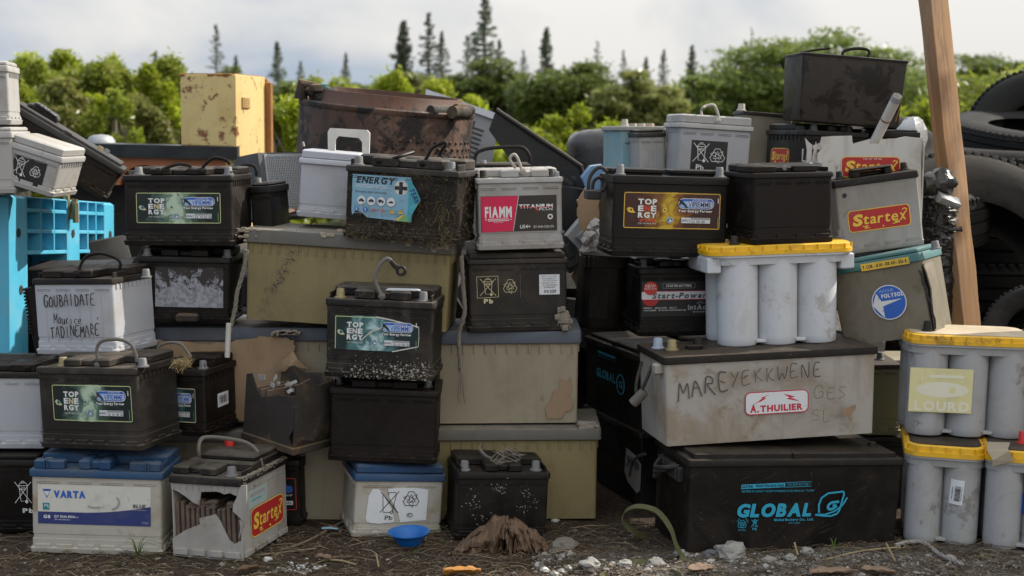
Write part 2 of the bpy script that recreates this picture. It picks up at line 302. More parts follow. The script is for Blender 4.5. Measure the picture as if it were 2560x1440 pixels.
# ------------------------------------------------------------------ mesh helpers
I4 = Matrix.Identity(4)
class MB:
    def __init__(s): s.v = []; s.f = []; s.m = []; s.sm = []
    def add(s, vs, fs, mi=0, M=None):
        o = len(s.v)
        s.v += [tuple(M @ V(p)) if M is not None else tuple(p) for p in vs]
        s.f += [tuple(i + o for i in f) for f in fs]; s.m += [mi] * len(fs)
    def loft(s, rings, mi=0, M=None, cap0=True, cap1=True, closed=True):
        n = len(rings[0]); vs = [p for r in rings for p in r]; fs = []
        for k in range(len(rings) - 1):
            for i in range(n if closed else n - 1):
                j = (i + 1) % n; fs.append((k * n + i, k * n + j, (k + 1) * n + j, (k + 1) * n + i))
        if cap0: fs.append(tuple(reversed(range(n))))
        if cap1: fs.append(tuple(range((len(rings) - 1) * n, len(rings) * n)))
        s.add(vs, fs, mi, M)
    def rbox(s, levels, mi=0, M=None, n=2):
        """levels: (z, hx, hy, r, cx, cy) rounded rectangles joined upward"""
        rings = []
        for lv in levels:
            z, hx, hy, r = lv[:4]; cx, cy = (lv[4], lv[5]) if len(lv) > 4 else (0, 0)
            r = max(1e-4, min(r, hx * .98, hy * .98)); ring = []
            for qx, qy, a0 in ((1, -1, -90), (1, 1, 0), (-1, 1, 90), (-1, -1, 180)):
                for k in range(n + 1):
                    a = R(a0 + 90 * k / n); ring.append((cx + qx * (hx - r) + r * cos(a), cy + qy * (hy - r) + r * sin(a), z))
            rings.append(ring)
        s.loft(rings, mi, M)
    def box(s, x0, x1, y0, y1, z0, z1, mi=0, M=None, b=.002):
        hx, hy = (x1 - x0) / 2, (y1 - y0) / 2; cx, cy = (x0 + x1) / 2, (y0 + y1) / 2
        b = min(b, hx * .45, hy * .45, (z1 - z0) * .45)
        s.rbox([(z0, hx - b, hy - b, b, cx, cy), (z0 + b, hx, hy, b, cx, cy), (z1 - b, hx, hy, b, cx, cy), (z1, hx - b, hy - b, b, cx, cy)], mi, M)
    def lathe(s, prof, mi=0, M=None, n=20, cap0=True, cap1=True):
        s.loft([[(r * cos(2 * pi * i / n), r * sin(2 * pi * i / n), z) for i in range(n)] for r, z in prof], mi, M, cap0, cap1)
    def tube(s, pts, rad, mi=0, n=8, flat=1.0, side=None, caps=True):
        """swept tube; flat squashes it along `side`"""
        pts = [V(p) for p in pts]; rings = []
        up = V(side) if side is not None else V((0, 0, 1)); pn = None
        for i, p in enumerate(pts):
            tdir = (pts[min(i + 1, len(pts) - 1)] - pts[max(i - 1, 0)])
            tdir = tdir.normalized() if tdir.length > 1e-9 else V((0, 0, 1))
            a = up if pn is None else pn
            if side is not None: a = up
            b = tdir.cross(a)
            if b.length < 1e-4: b = tdir.cross(V((1, .2, .1)))
            b.normalize(); a = b.cross(tdir).normalized(); pn = a
            r = rad[i] if isinstance(rad, (list, tuple)) else rad
            rings.append([p + b * (r * cos(2 * pi * k / n)) + a * (r * flat * sin(2 * pi * k / n)) for k in range(n)])
        s.loft(rings, mi, None, caps, caps)
    def prism(s, pts, d0, d1, mi=0, M=None):
        """outline (x,z) extruded along y from d0 to d1"""
        a = [(p[0], d0, p[1]) for p in pts]; b = [(p[0], d1, p[1]) for p in pts]; n = len(pts)
        area = sum(pts[i][0] * pts[(i + 1) % n][1] - pts[(i + 1) % n][0] * pts[i][1] for i in range(n))
        if area < 0: a.reverse(); b.reverse()
        fs = [tuple(range(n)), tuple(reversed(range(n, 2 * n)))]
        for i in range(n):
            j = (i + 1) % n; fs.append((i, i + n, j + n, j))
        s.add(a + b, fs, mi, M)
    def build(s, name, mats, parent=None, angle=38, smooth=True, uv=None):
        me = bpy.data.meshes.new(name); me.from_pydata([tuple(p) for p in s.v], [], s.f)
        if not isinstance(mats, (list, tuple)): mats = [mats]
        for m in mats: me.materials.append(m)
        if len(mats) > 1: me.polygons.foreach_set('material_index', s.m)
        if uv:
            ul = me.uv_layers.new(name='UVMap')
            for l in me.loops: ul.data[l.index].uv = uv[l.vertex_index]
        if smooth and len(s.f):
            me.polygons.foreach_set('use_smooth', [True] * len(me.polygons)); me.set_sharp_from_angle(angle=R(angle))
        me.update(); me.validate()
        o = bpy.data.objects.new(name, me); C.objects.link(o)
        if parent is not None: o.parent = parent
        return o
def tag(o, label=None, cat=None, group=None, kind=None):
    if label: o['label'] = label
    if cat: o['category'] = cat
    if group: o['group'] = group
    if kind: o['kind'] = kind
    return o
def thing(name, label, cat, M=I4, group=None):
    o = bpy.data.objects.new(name, None); C.objects.link(o); o.empty_display_size = .05
    o.matrix_world = M; tag(o, label, cat, group); return o
def jit(pts, a):
    return [(p[0] + random.uniform(-a, a), p[1] + random.uniform(-a, a)) for p in pts]
def smoothpath(pts, sub=6):
    """Catmull-Rom through the points"""
    P = [V(p) for p in pts]; out = []
    for i in range(len(P) - 1):
        p0, p1, p2, p3 = P[max(i - 1, 0)], P[i], P[i + 1], P[min(i + 2, len(P) - 1)]
        for k in range(sub):
            t = k / sub
            out.append(.5 * ((2 * p1) + (p2 - p0) * t + (2 * p0 - 5 * p1 + 4 * p2 - p3) * t * t + (3 * p1 - p0 - 3 * p2 + p3) * t ** 3))
    out.append(P[-1]); return out
# ------------------------------------------------------------------ lettering: every glyph once, three weights
GL = {}
def load_glyphs():
    chars = sorted(set("ABCDEFGHIJKLMNOPQRSTUVWXYZabcdefghijklmnopqrstuvwxyz0123456789.,:+-/&é"))
    tmp = []
    for wgt in (0, .012, .03):
        for ch in chars:
            c = bpy.data.curves.new('g', 'FONT'); c.body = ch; c.size = 1; c.offset = (0, .016, .045)[(0, .012, .03).index(wgt)]; c.resolution_u = 3; c.fill_mode = 'FRONT'
            o = bpy.data.objects.new('g', c); C.objects.link(o); tmp.append((ch, wgt, o, c))
    bpy.context.view_layer.update(); dg = bpy.context.evaluated_depsgraph_get()
    for ch, wgt, o, c in tmp:
        me = o.evaluated_get(dg).to_mesh()
        GL[(ch, wgt)] = ([(v.co.x, v.co.y) for v in me.vertices], [tuple(p.vertices) for p in me.polygons])
        o.evaluated_get(dg).to_mesh_clear()
    for ch, wgt, o, c in tmp:
        bpy.data.objects.remove(o); bpy.data.curves.remove(c)
load_glyphs()
def textmesh(s, wgt=0, shear=0, gap=.07):
    vs, fs, x = [], [], 0; wgt = 0 if wgt < .006 else (.012 if wgt < .018 else .03); gap = (.07, .075, .11)[(0, .012, .03).index(wgt)]
    for ch in s:
        if ch == ' ': x += .3; continue
        gv, gf = GL.get((ch, wgt), ([], []))
        if not gv: continue
        x0 = min(p[0] for p in gv); x1 = max(p[0] for p in gv); o = len(vs)
        vs += [(p[0] - x0 + x + shear * p[1], p[1]) for p in gv]; fs += [tuple(i + o for i in f) for f in gf]; x += x1 - x0 + gap
    return vs, fs
class Face:
    """a flat side of a thing, in the thing's own coordinates: u to the right, v up, n outwards"""
    def __init__(s, M, O, u, v, n, bend=None):
        s.M, s.Mi, s.O, s.u, s.v, s.n, s.bend = M, M.inverted(), V(O), V(u), V(v), V(n), bend
    def uv(s, px, py):
        o = s.Mi @ CAMP; d = s.Mi.to_3x3() @ ray(px, py)
        p = o + d * ((s.O - o).dot(s.n) / d.dot(s.n)) - s.O
        return p.dot(s.u), p.dot(s.v)
    def pt(s, u, v, h):
        if s.bend:
            uc, r = s.bend; x = min(abs(u - uc), r * .98); h = h - (r - sqrt(r * r - x * x))
        return s.O + s.u * u + s.v * v + s.n * h
class Print:
    """a label plus what is printed on it. Design units run right and down over a rectangle given by photo pixels."""
    def __init__(s, face, x0, y0, x1, y1, size=None, h=.0012, rot=0):
        s.f = face; s.b = MB(); s.mats = []; s.h = h; s.h0 = h
        xm, ym = (x0 + x1) / 2, (y0 + y1) / 2
        u0, u1 = face.uv(x0, ym)[0], face.uv(x1, ym)[0]; v0, v1 = face.uv(xm, y0)[1], face.uv(xm, y1)[1]
        W, H = size if size else (x1 - x0, y1 - y0)
        s.ox, s.oy = (0, 0) if size else (x0, y0)
        s.W, s.H = W, H; s.uc, s.vc = (u0 + u1) / 2, (v0 + v1) / 2; s.su, s.sv = abs(u1 - u0) / W, abs(v0 - v1) / H; s.rot = rot
    def P(s, x, y):
        a = (x - s.ox - s.W / 2) * s.su; b = -(y - s.oy - s.H / 2) * s.sv
        c_, s_ = cos(s.rot), sin(s.rot); a, b = a * c_ - b * s_, a * s_ + b * c_
        return s.f.pt(s.uc + a, s.vc + b, s.h)
    def mi(s, m):
        if m not in s.mats: s.mats.append(m)
        return s.mats.index(m)
    def lift(s): s.h += .00012
    def poly(s, pts, m):
        s.lift(); vs = [s.P(*p) for p in pts]; s.orient(vs, [tuple(range(len(vs)))], m)
    def orient(s, vs, fs, m):
        ff = []
        for f in fs:
            a, b, c = vs[f[0]], vs[f[1]], vs[f[2]]; nn = V((0, 0, 0))
            for i in range(len(f)): nn += vs[f[i]].cross(vs[f[(i + 1) % len(f)]])
            ff.append(f if nn.dot(s.f.n) >= 0 else tuple(reversed(f)))
        s.b.add(vs, ff, s.mi(m))
    def rect(s, x0, y0, x1, y1, m, r=0, n=4):
        if r <= 0:
            if s.f.bend:
                k = 10; s.lift(); vs = [s.P(x0 + (x1 - x0) * i / k, y) for i in range(k + 1) for y in (y0, y1)]
                s.orient(vs, [(2 * i, 2 * i + 2, 2 * i + 3, 2 * i + 1) for i in range(k)], m); return
            s.poly([(x0, y0), (x1, y0), (x1, y1), (x0, y1)], m); return
        s.poly(s.rr(x0, y0, x1, y1, r, n), m)
    def rr(s, x0, y0, x1, y1, r, n=4):
        p = []
        for cx, cy, a0 in ((x1 - r, y0 + r, -90), (x1 - r, y1 - r, 0), (x0 + r, y1 - r, 90), (x0 + r, y0 + r, 180)):
            for k in range(n + 1): p.append((cx + r * cos(R(a0 + 90 * k / n)), cy + r * sin(R(a0 + 90 * k / n))))
        return p
    def stroke(s, pts, wd, m, closed=False):
        s.lift(); q = list(pts) + ([pts[0]] if closed else []); n = len(q); L_, R_ = [], []
        for i in range(n):
            a = q[i - 1] if i > 0 else (q[-2] if closed else q[i]); b = q[i + 1] if i < n - 1 else (q[1] if closed else q[i])
            dx, dy = b[0] - a[0], b[1] - a[1]; l = sqrt(dx * dx + dy * dy) or 1; nx, ny = -dy / l * wd / 2, dx / l * wd / 2
            L_.append((q[i][0] + nx, q[i][1] + ny)); R_.append((q[i][0] - nx, q[i][1] - ny))
        vs = [s.P(*p) for p in L_ + R_]; s.orient(vs, [(i, i + 1, n + i + 1, n + i) for i in range(n - 1)], m)
    def segs(s, pts, wd, m):
        for a, b in zip(pts[:-1], pts[1:]): s.stroke([a, b], wd, m)
    def circle(s, cx, cy, rx, m, ry=None, n=24):
        ry = ry or rx; s.poly([(cx + rx * cos(2 * pi * k / n), cy + ry * sin(2 * pi * k / n)) for k in range(n)], m)
    def ring(s, cx, cy, r, wd, m, ry=None, n=24, a0=0, a1=360):
        ry = ry or r; s.stroke([(cx + r * cos(R(a0 + (a1 - a0) * k / n)), cy + ry * sin(R(a0 + (a1 - a0) * k / n))) for k in range(n + 1)], wd, m)
    def text(s, x0, y0, x1, y1, body, m, wgt=0, shear=0, rot=0):
        """fits the string into the rectangle"""
        vs, fs = textmesh(body, wgt, shear)
        if not vs: return
        a0, a1 = min(p[0] for p in vs), max(p[0] for p in vs); b0, b1 = min(p[1] for p in vs), max(p[1] for p in vs)
        s.lift(); c_, s_ = cos(R(rot)), sin(R(rot)); cx, cy = (x0 + x1) / 2, (y0 + y1) / 2; q = []
        for p in vs:
            x = x0 + (p[0] - a0) / (a1 - a0) * (x1 - x0) - cx; y = y1 - (p[1] - b0) / (b1 - b0) * (y1 - y0) - cy
            q.append(s.P(cx + x * c_ - y * s_, cy + x * s_ + y * c_))
        s.orient(q, fs, m)
    def bin(s, x0, y0, x1, y1, m, wd=1.4):
        X = lambda a: x0 + (x1 - x0) * a
        Y = lambda a: y0 + (y1 - y0) * a
        S = lambda pts: s.stroke([(X(a), Y(b)) for a, b in pts], wd, m)
        S([(.27, .2), (.36, .9), (.70, .9), (.76, .2)]); S([(.22, .2), (.80, .2)]); S([(.26, .2), (.36, .07), (.66, .07), (.78, .2)])
        S([(.42, .07), (.42, .0), (.58, .0), (.58, .07)]); S([(.40, .3), (.62, .3), (.62, .37), (.40, .37), (.40, .3)])
        S([(.02, .02), (.98, .98)]); S([(.98, .02), (.02, .98)]); s.circle(X(.70), Y(.92), (x1 - x0) * .09, m, (y1 - y0) * .08, 12)
    def recycle(s, cx, cy, r, m, wd=1.3, ry=None):
        ry = ry or r
        A = [(-.60, -.12), (-.24, -.78), (.22, -.78), (.40, -.46), (.56, -.56), (.46, -.02), (-.02, -.18), (.14, -.30), (.0, -.52), (-.26, .06)]
        for k in range(3):
            a = R(120 * k); s.stroke([(cx + r * 1.2 * (x * cos(a) - y * sin(a)), cy + ry * 1.2 * (x * sin(a) + y * cos(a))) for x, y in A], wd, m, True)
    def build(s, parent, base, name='label', base_poly=None, lname='lettering'):
        """base label (a part) and the print on it (its sub-part)"""
        root = parent
        if base is not None:
            h, s.h = s.h, s.h0; q = base_poly or [(s.ox, s.oy), (s.ox + s.W, s.oy), (s.ox + s.W, s.oy + s.H), (s.ox, s.oy + s.H)]
            b = MB()
            if s.f.bend and not base_poly:
                k = 12; top = [(s.ox + s.W * i / k, s.oy) for i in range(k + 1)]; bot = [(x, s.oy + s.H) for x, _ in top]
                vs = [s.P(*p) for p in top + bot]; fs = [(i, k + 1 + i, k + 2 + i, i + 1) for i in range(k)]; q = top + bot
            else:
                vs = [s.P(*p) for p in q]; fs = [tuple(range(len(vs)))]
            nn = V((0, 0, 0)); f = fs[0]
            for i in range(len(f)): nn += vs[f[i]].cross(vs[f[(i + 1) % len(f)]])
            if nn.dot(s.f.n) < 0: fs = [tuple(reversed(x)) for x in fs]
            b.add(vs, fs); s.h = h
            uvs = [((p[0] - s.ox) / s.W, 1 - (p[1] - s.oy) / s.H) for p in q]
            root = b.build(name, base, parent, smooth=False, uv=uvs)
        if s.b.f:
            o = s.b.build(lname, s.mats, root, smooth=False)
            if lname != 'lettering': o['kind'] = 'stuff'
        return root
# ------------------------------------------------------------------ a box measured from the photo: front face corners, depth from the camera, yaw found from the far edge of the side that shows
class Spec: pass
def solve(xl, ybl, xr, ybr, yt, Y=None, yaw=None, side=None, d=.175, xt=None, h=None):
    s = Spec(); s.d = d
    P0 = gnd(xl, ybl) if Y is None else at(xl, ybl, Y)
    def frame(a):
        a = R(a); n = V((sin(a), -cos(a), 0)); P1 = on_plane(xr, ybr, P0, n); e = (P1 - P0)
        return e.normalized(), V((-sin(a), cos(a), 0)), n, e.length
    if yaw is None:
        if side is None: yaw = 0
        else:
            best = (1e9, 0); left = side < xl
            for k in range(0, 250):
                a = k * .25 * (1 if left else -1)
                e, uy, n, w_ = frame(a)
                px = proj(P0 + uy * d)[0] if left else proj(P0 + e * w_ + uy * d)[0]
                er = abs(px - side)
                if er < best[0]: best = (er, a)
                if er < .8: break
            # the side may already show more than wanted by perspective alone: allow turning the other way
            if best[0] > 1.5:
                for k in range(0, 120):
                    a = k * .25 * (-1 if left else 1)
                    e, uy, n, w_ = frame(a); px = proj(P0 + uy * d)[0] if left else proj(P0 + e * w_ + uy * d)[0]
                    if abs(px - side) < best[0]: best = (abs(px - side), a)
            yaw = best[1]
    e, uy, n, w_ = frame(yaw); up = e.cross(uy).normalized()
    if h is None: h = (on_plane(xt if xt is not None else xl, yt, P0, n) - P0).dot(up)
    s.w, s.h, s.yaw = w_, h, yaw
    o = P0 + e * (w_ / 2) + uy * (d / 2)
    s.M = Matrix(((e.x, uy.x, up.x, o.x), (e.y, uy.y, up.y, o.y), (e.z, uy.z, up.z, o.z), (0, 0, 0, 1))); s.Mi = s.M.inverted()
    return s
def lx(s, px, py, yl):
    """photo pixel -> local point on the plane y = yl of the thing"""
    o = s.Mi @ CAMP; d = s.Mi.to_3x3() @ ray(px, py); return o + d * ((yl - o.y) / d.y)
def lz(s, px, py, zl):
    o = s.Mi @ CAMP; d = s.Mi.to_3x3() @ ray(px, py); return o + d * ((zl - o.z) / d.z)
def front(s, bend=None, off=0): return Face(s.M, (0, -s.d / 2 - off, 0), (1, 0, 0), (0, 0, 1), (0, -1, 0), bend)
def rightf(s): return Face(s.M, (s.w / 2, 0, 0), (0, 1, 0), (0, 0, 1), (1, 0, 0))
def leftf(s): return Face(s.M, (-s.w / 2, 0, 0), (0, -1, 0), (0, 0, 1), (-1, 0, 0))
def post(parent, x, y, z, mat=None, r=.0088, hh=.021, cap=False):
    b = MB(); T = Matrix.Translation((x, y, z))
    b.lathe([(.0001, 0), (r * 1.5, 0), (r * 1.5, .003), (r * 1.12, .0045), (r * 1.1, .005), (r * .97, hh - .002), (r * .85, hh), (.0001, hh)], 0, T, 16)
    return b.build('terminal', mat or LEAD, parent)
def handle(s, parent, pts, yl, r=.0042, mat=None, flat=.6, pivots=(), name='handle', sub=5):
    q = [lx(s, p[0], p[1], p[2] if len(p) > 2 else yl) for p in pts]
    b = MB(); b.tube(smoothpath(q, sub), r, 0, 8, flat, (0, 1, 0)); o = b.build(name, mat or BLACK, parent, 60)
    if pivots:
        p_ = MB()
        for px, py in pivots:
            c = lx(s, px, py, yl); Mx = Matrix.Translation(c) @ Matrix.Rotation(pi / 2, 4, 'X')
            p_.lathe([(.0001, -.004), (.0085, -.004), (.0085, .006), (.0065, .0075), (.0001, .0075)], 0, Mx, 16)
            p_.box(-.0055, .0055, -.001, .001, .0075, .0085, 0, Mx, .0003)
        p_.build('pivot', mat or BLACK, o)
    return o
def case_mesh(s, lip, cas, ledge=.005, lh=.016, slots=True, band=True, ribs=0, parent=None, groups=4, bot=True):
    b = MB(); hx, hy, h = s.w / 2, s.d / 2, s.h - lip; r = .007
    lv = [(0, hx - .003, hy - .003, r)]
    if ledge: lv += [(.002, hx + ledge - .002, hy + ledge - .002, r), (lh - .003, hx + ledge, hy + ledge, r), (lh, hx + .0006, hy + .0006, r)]
    if band: lv += [(h * .19, hx + .0006, hy + .0006, r), (h * .195, hx - .0012, hy - .0012, r), (h * .25, hx - .0012, hy - .0012, r), (h * .255, hx, hy, r)]
    lv += [(h - .012, hx, hy, r), (h + .001, hx, hy, r)]
    b.rbox(lv, 0, None, 3)
    if ledge:
        n = max(3, int(s.w / .045))
        for i in range(n):
            x = -hx + s.w * (i + .5) / n
            b.box(x - s.w / n * .36, x + s.w / n * .36, -hy - ledge * .8, -hy + .001, lh - .004, lh + .007, 0, None, .0025)
        n = max(3, int(s.d / .045))
        for sg in (-1, 1):
            for i in range(n):
                y = -hy + s.d * (i + .5) / n
                b.box(sg * hx - ledge * .8 if sg < 0 else hx - .001, hx + ledge * .8 if sg > 0 else -hx + .001, y - .015, y + .015, lh - .004, lh + .006, 0, None, .002)
    if slots:
        for i in range(groups):
            x = -hx + s.w * (i + .5) / groups; l = s.w / groups * .34
            b.box(x - l, x + l, -hy - .002, -hy + .001, h - .0155, h - .0145, 0, None, .0004)
            b.box(x - l, x + l, -hy - .002, -hy + .001, h - .0115, h - .0105, 0, None, .0004)
            for q in range(4):
                xx = x - l + 2 * l * q / 3; b.box(xx - .0006, xx + .0006, -hy - .0018, -hy + .001, h - .0155, h - .0105, 0, None, .0003)
        for sg in (-1, 1):
            for i in range(9):
                y = -hy * .8 + s.d * .8 * i / 8; xx = sg * hx
                b.box(xx - .003 if sg < 0 else xx - .001, xx + .003 if sg > 0 else xx + .001, y - .002, y + .002, h - .014, h - .001, 0, None, .0006)
    if ribs:
        for i in range(ribs):
            x = -hx + s.w * (i + .5) / ribs
            b.box(x - .0016, x + .0016, -hy - .0035, -hy + .001, h - .026, h - .0005, 0, None, .0008)
        b.box(-hx - .003, hx + .003, -hy - .004, hy + .004, h - .003, h, 0, None, .001)
        for i in range(max(3, ribs // 3)):
            y = -hy + s.d * (i + .5) / max(3, ribs // 3)
            for sg in (-1, 1): b.box(sg * hx - .0035, sg * hx + .0035, y - .0016, y + .0016, h - .026, h - .0005, 0, None, .0008)
    return b.build('case', cas, parent)
def lid_mesh(s, lip, lid, blk=.018, over=.004, style='euro', parent=None, cen=(.25, .75), back=.42, cf=.06):
    b = MB(); hx, hy, h = s.w / 2 + over, s.d / 2 + over, s.h; r = .008
    b.rbox([(h - lip - .001, hx - .003, hy - .003, r), (h - lip + .001, hx, hy, r), (h - .003, hx, hy, r), (h - .0008, hx - .001, hy - .001, r), (h, hx - .003, hy - .003, r)], 0, None, 3)
    def blkb(x0, x1, y0, y1, z1): b.box(x0, x1, y0, y1, h - .001, h + z1, 0, None, .004)
    if style == 'euro':
        yb = -hy + 2 * hy * back
        blkb(-hx + .008, hx - .008, yb, hy - .006, blk)
        x0, x1 = -hx + 2 * hx * cen[0], -hx + 2 * hx * cen[1]; xm = (x0 + x1) / 2
        g = (x1 - x0) * .13
        blkb(x0, xm - g, -hy + 2 * hy * cf, yb + .004, blk * .96); blkb(xm + g, x1, -hy + 2 * hy * cf, yb + .004, blk * .96)
        blkb(xm - g - .003, xm + g + .003, -hy + 2 * hy * (cf + .05), yb + .004, blk * .8)
        blkb(-hx + .008, -hx + .012, -hy + 2 * hy * .1, yb, blk * .6); blkb(hx - .012, hx - .008, -hy + 2 * hy * .1, yb, blk * .6)
        for i in range(6):     # filler plugs
            x = -hx * .78 + hx * 1.56 * i / 5
            b.lathe([(.0001, 0), (.009, 0), (.009, .0012), (.0075, .002), (.0001, .002)], 0, Matrix.Translation((x, yb + (hy - yb) * .5, h + blk - .0005)), 14)
    elif style == 'full':
        blkb(-hx + .006, hx - .006, -hy + .008, hy - .006, blk)
    elif style == 'tray':
        b.rbox([(h - .001, hx - .016, hy - .016, .006), (h + blk - .002, hx - .017, hy - .017, .006), (h + blk, hx - .02, hy - .02, .006)], 0, None, 3)
        b.box(-.012, .012, -hy + .008, -hy + .03, h - .001, h + blk + .0015, 0, None, .001)
    elif style == 'bars':
        for x0, x1 in ((-.93, -.12), (.06, .93)): 
            b.box(hx * x0, hx * x1, -hy + .03, hy - .03, h - .001, h + blk * .35, 0, None, .001)
            b.box(hx * x0 - .003, hx * x1 + .003, -hy + .024, hy - .024, h + blk * .35, h + blk, 0, None, .002)
    return b.build('lid', lid, parent)
def battery(name, label, spec, case, lid, lip, blk=.018, style='euro', terms=(), group=None, cat='battery', ledge=.005, slots=True, band=True, ribs=0, over=.004, cen=(.25, .75), tr=.0088, th=.021, back=.42, groups=4, tmat=None):
    s = spec; root = thing(name, label, cat, s.M, group); s.root = root; s.lip = lip
    case_mesh(s, lip, case, ledge, .016, slots, band, ribs, root, groups)
    lid_mesh(s, lip, lid, blk, over, style, root, cen, back)
    for t in terms:
        px, fy = t[0], t[1]; y = -s.d / 2 + s.d * fy
        p = lx(s, px, proj(s.M @ V((0, y, s.h)))[1], y)
        for _ in range(2):
            p = lx(s, px, proj(s.M @ V((p.x, y, s.h)))[1], y)
        post(root, p.x, y, s.h - .0005 + (t[3] if len(t) > 3 else 0), t[2] if len(t) > 2 else tmat, tr, th)
    return s
# ------------------------------------------------------------------ printed designs
def cat_eye(P, x, y, w_, h_, white, iris, k):
    P.poly([(x, y + h_ * .35), (x + w_ * .25, y), (x + w_ * .6, y + h_ * .3), (x + w_, y + h_ * .95), (x + w_ * .6, y + h_), (x + w_ * .2, y + h_ * .85)], white)
    P.circle(x + w_ * .5, y + h_ * .48, h_ * .36, iris); P.circle(x + w_ * .5, y + h_ * .48, h_ * .18, k)
def top_energy(s, x0, y0, x1, y1, base, border, accent, code, fire=False, poly=None, rot=0, eye=None, only=None):
    P = Print(front(s), x0, y0, x1, y1, (214, 80), rot=rot)
    if not poly: P.stroke(P.rr(2, 2, 212, 78, 4), 1.6, border, True)
    else: P.segs([(212, 40), (3, 78), (3, 3), (110, 3)][1:], 1.6, border)
    cat_eye(P, 7, 33, 20, 13, eye or I_CREAM, I_TEAL if not fire else I_YEL, I_K); cat_eye(P, 97, 33, -13, 10, eye or I_CREAM, I_TEAL if not fire else I_YEL, I_K)
    for i, r_ in enumerate(('TOP', 'ENE', 'RGY')):
        y = 15 + i * 14.5
        if r_ == 'ENE':
            P.text(32, y, 44, y + 12.5, 'E', I_WC, .03); P.text(46, y, 58, y + 12.5, 'N', accent, .03); P.text(60, y, 72, y + 12.5, 'E', I_WC, .03)
        else: P.text(32, y, 73, y + 12.5, r_, I_WC, .03)
    if fire: P.text(32, 59.5, 73, 65, 'TIR', I_RED2, .03, .2); P.text(32, 67, 73, 70, 'TOP TECHNOLOGY', I_W)
    else: P.text(32, 61, 73, 64.5, 'TOP TECHNOLOGY', I_W)
    P.rect(120, 12, 199, 35, I_W, 11); P.rect(121.2, 13.2, 197.8, 33.8, I_BLUE, 10.2); P.rect(124, 18.5, 196, 32, I_LBLUE, 6)
    P.text(151, 13.8, 184, 17.4, 'ACCUMULATORI', I_W); P.text(139.6, 18.6, 194.4, 32, 'VIPIEMME', I_WC, .03); P.text(141, 19.6, 193, 31, 'VIPIEMME', I_NAVY if fire else I_BLUE, .012)
    P.poly([(121, 16), (126, 15), (131, 20), (137, 26), (141, 33), (138, 34), (131, 27), (125, 24), (122, 29), (120.5, 27), (123, 21)], I_K)
    P.text(120, 36.6, 195, 43.8, 'Your Energy Partner', I_WC, .03)
    P.circle(102, 60, 7, I_W); P.circle(102, 60, 6.2, I_BLUE); P.poly([(96.5, 58), (102, 54.5), (106, 57), (102, 60.5)], I_GREEN); P.poly([(99, 63), (103, 59), (107, 61), (104, 65)], I_W)
    P.rect(127, 54, 191, 66, I_LABW); P.rect(148, 54.3, 190.6, 58.6, I_GREY)
    P.text(128, 57.5, 147, 63, code[0], I_K)
    for i, tx in enumerate(code[1:]): P.text(150 + i * 11, 60, 157.5 + i * 11, 64.8, tx, I_K)
    P.text(206, 11, 208, 22, 'I', I_W); P.rect(207, 52, 208.2, 74, I_GREEN)
    P.build(s.root, base, base_poly=poly)
def startex(P, x0, y0, x1, y1, m=None, tel=False, bolt=True, r=None):
    """red rounded sticker, yellow edge and word (rectangle in design units)"""
    w_, h_ = x1 - x0, y1 - y0; r = r or h_ * .18
    P.rect(x0, y0, x1, y1, I_YEL, r); P.rect(x0 + w_ * .015, y0 + h_ * .035, x1 - w_ * .015, y1 - h_ * .035, I_SRED, r * .85)
    P.text(x0 + w_ * .07, y0 + h_ * .20, x0 + w_ * .24, y0 + h_ * .74, 'S', I_YEL, .03, .12)
    P.text(x0 + w_ * .245, y0 + h_ * .30, x0 + w_ * .80, y0 + h_ * .70, 'tarte', I_YEL, .012, .12)
    P.text(x0 + w_ * .82, y0 + h_ * .36, x0 + w_ * .93, y0 + h_ * .70, 'x', I_YEL, .012, .12)
    P.segs([(x0 + w_ * a, y0 + h_ * b) for a, b in ((.91, .40), (.95, .24), (.91, .17), (.87, .24))], h_ * .045, I_YEL)
    P.segs([(x0 + w_ * a, y0 + h_ * b) for a, b in ((.22, .78), (.31, .77), (.25, .87), (.34, .86))], h_ * .035, I_YEL)
    P.segs([(x0 + w_ * a, y0 + h_ * b) for a, b in ((.83, .70), (.73, .74), (.82, .77), (.70, .82))], h_ * .035, I_YEL)
    P.circle(x0 + w_ * .55, y0 + h_ * .86, h_ * .035, I_YEL)
    if tel: P.text(x0 + w_ * .36, y0 + h_ * .07, x0 + w_ * .68, y0 + h_ * .15, 'Tel: 27 49 06', I_W)
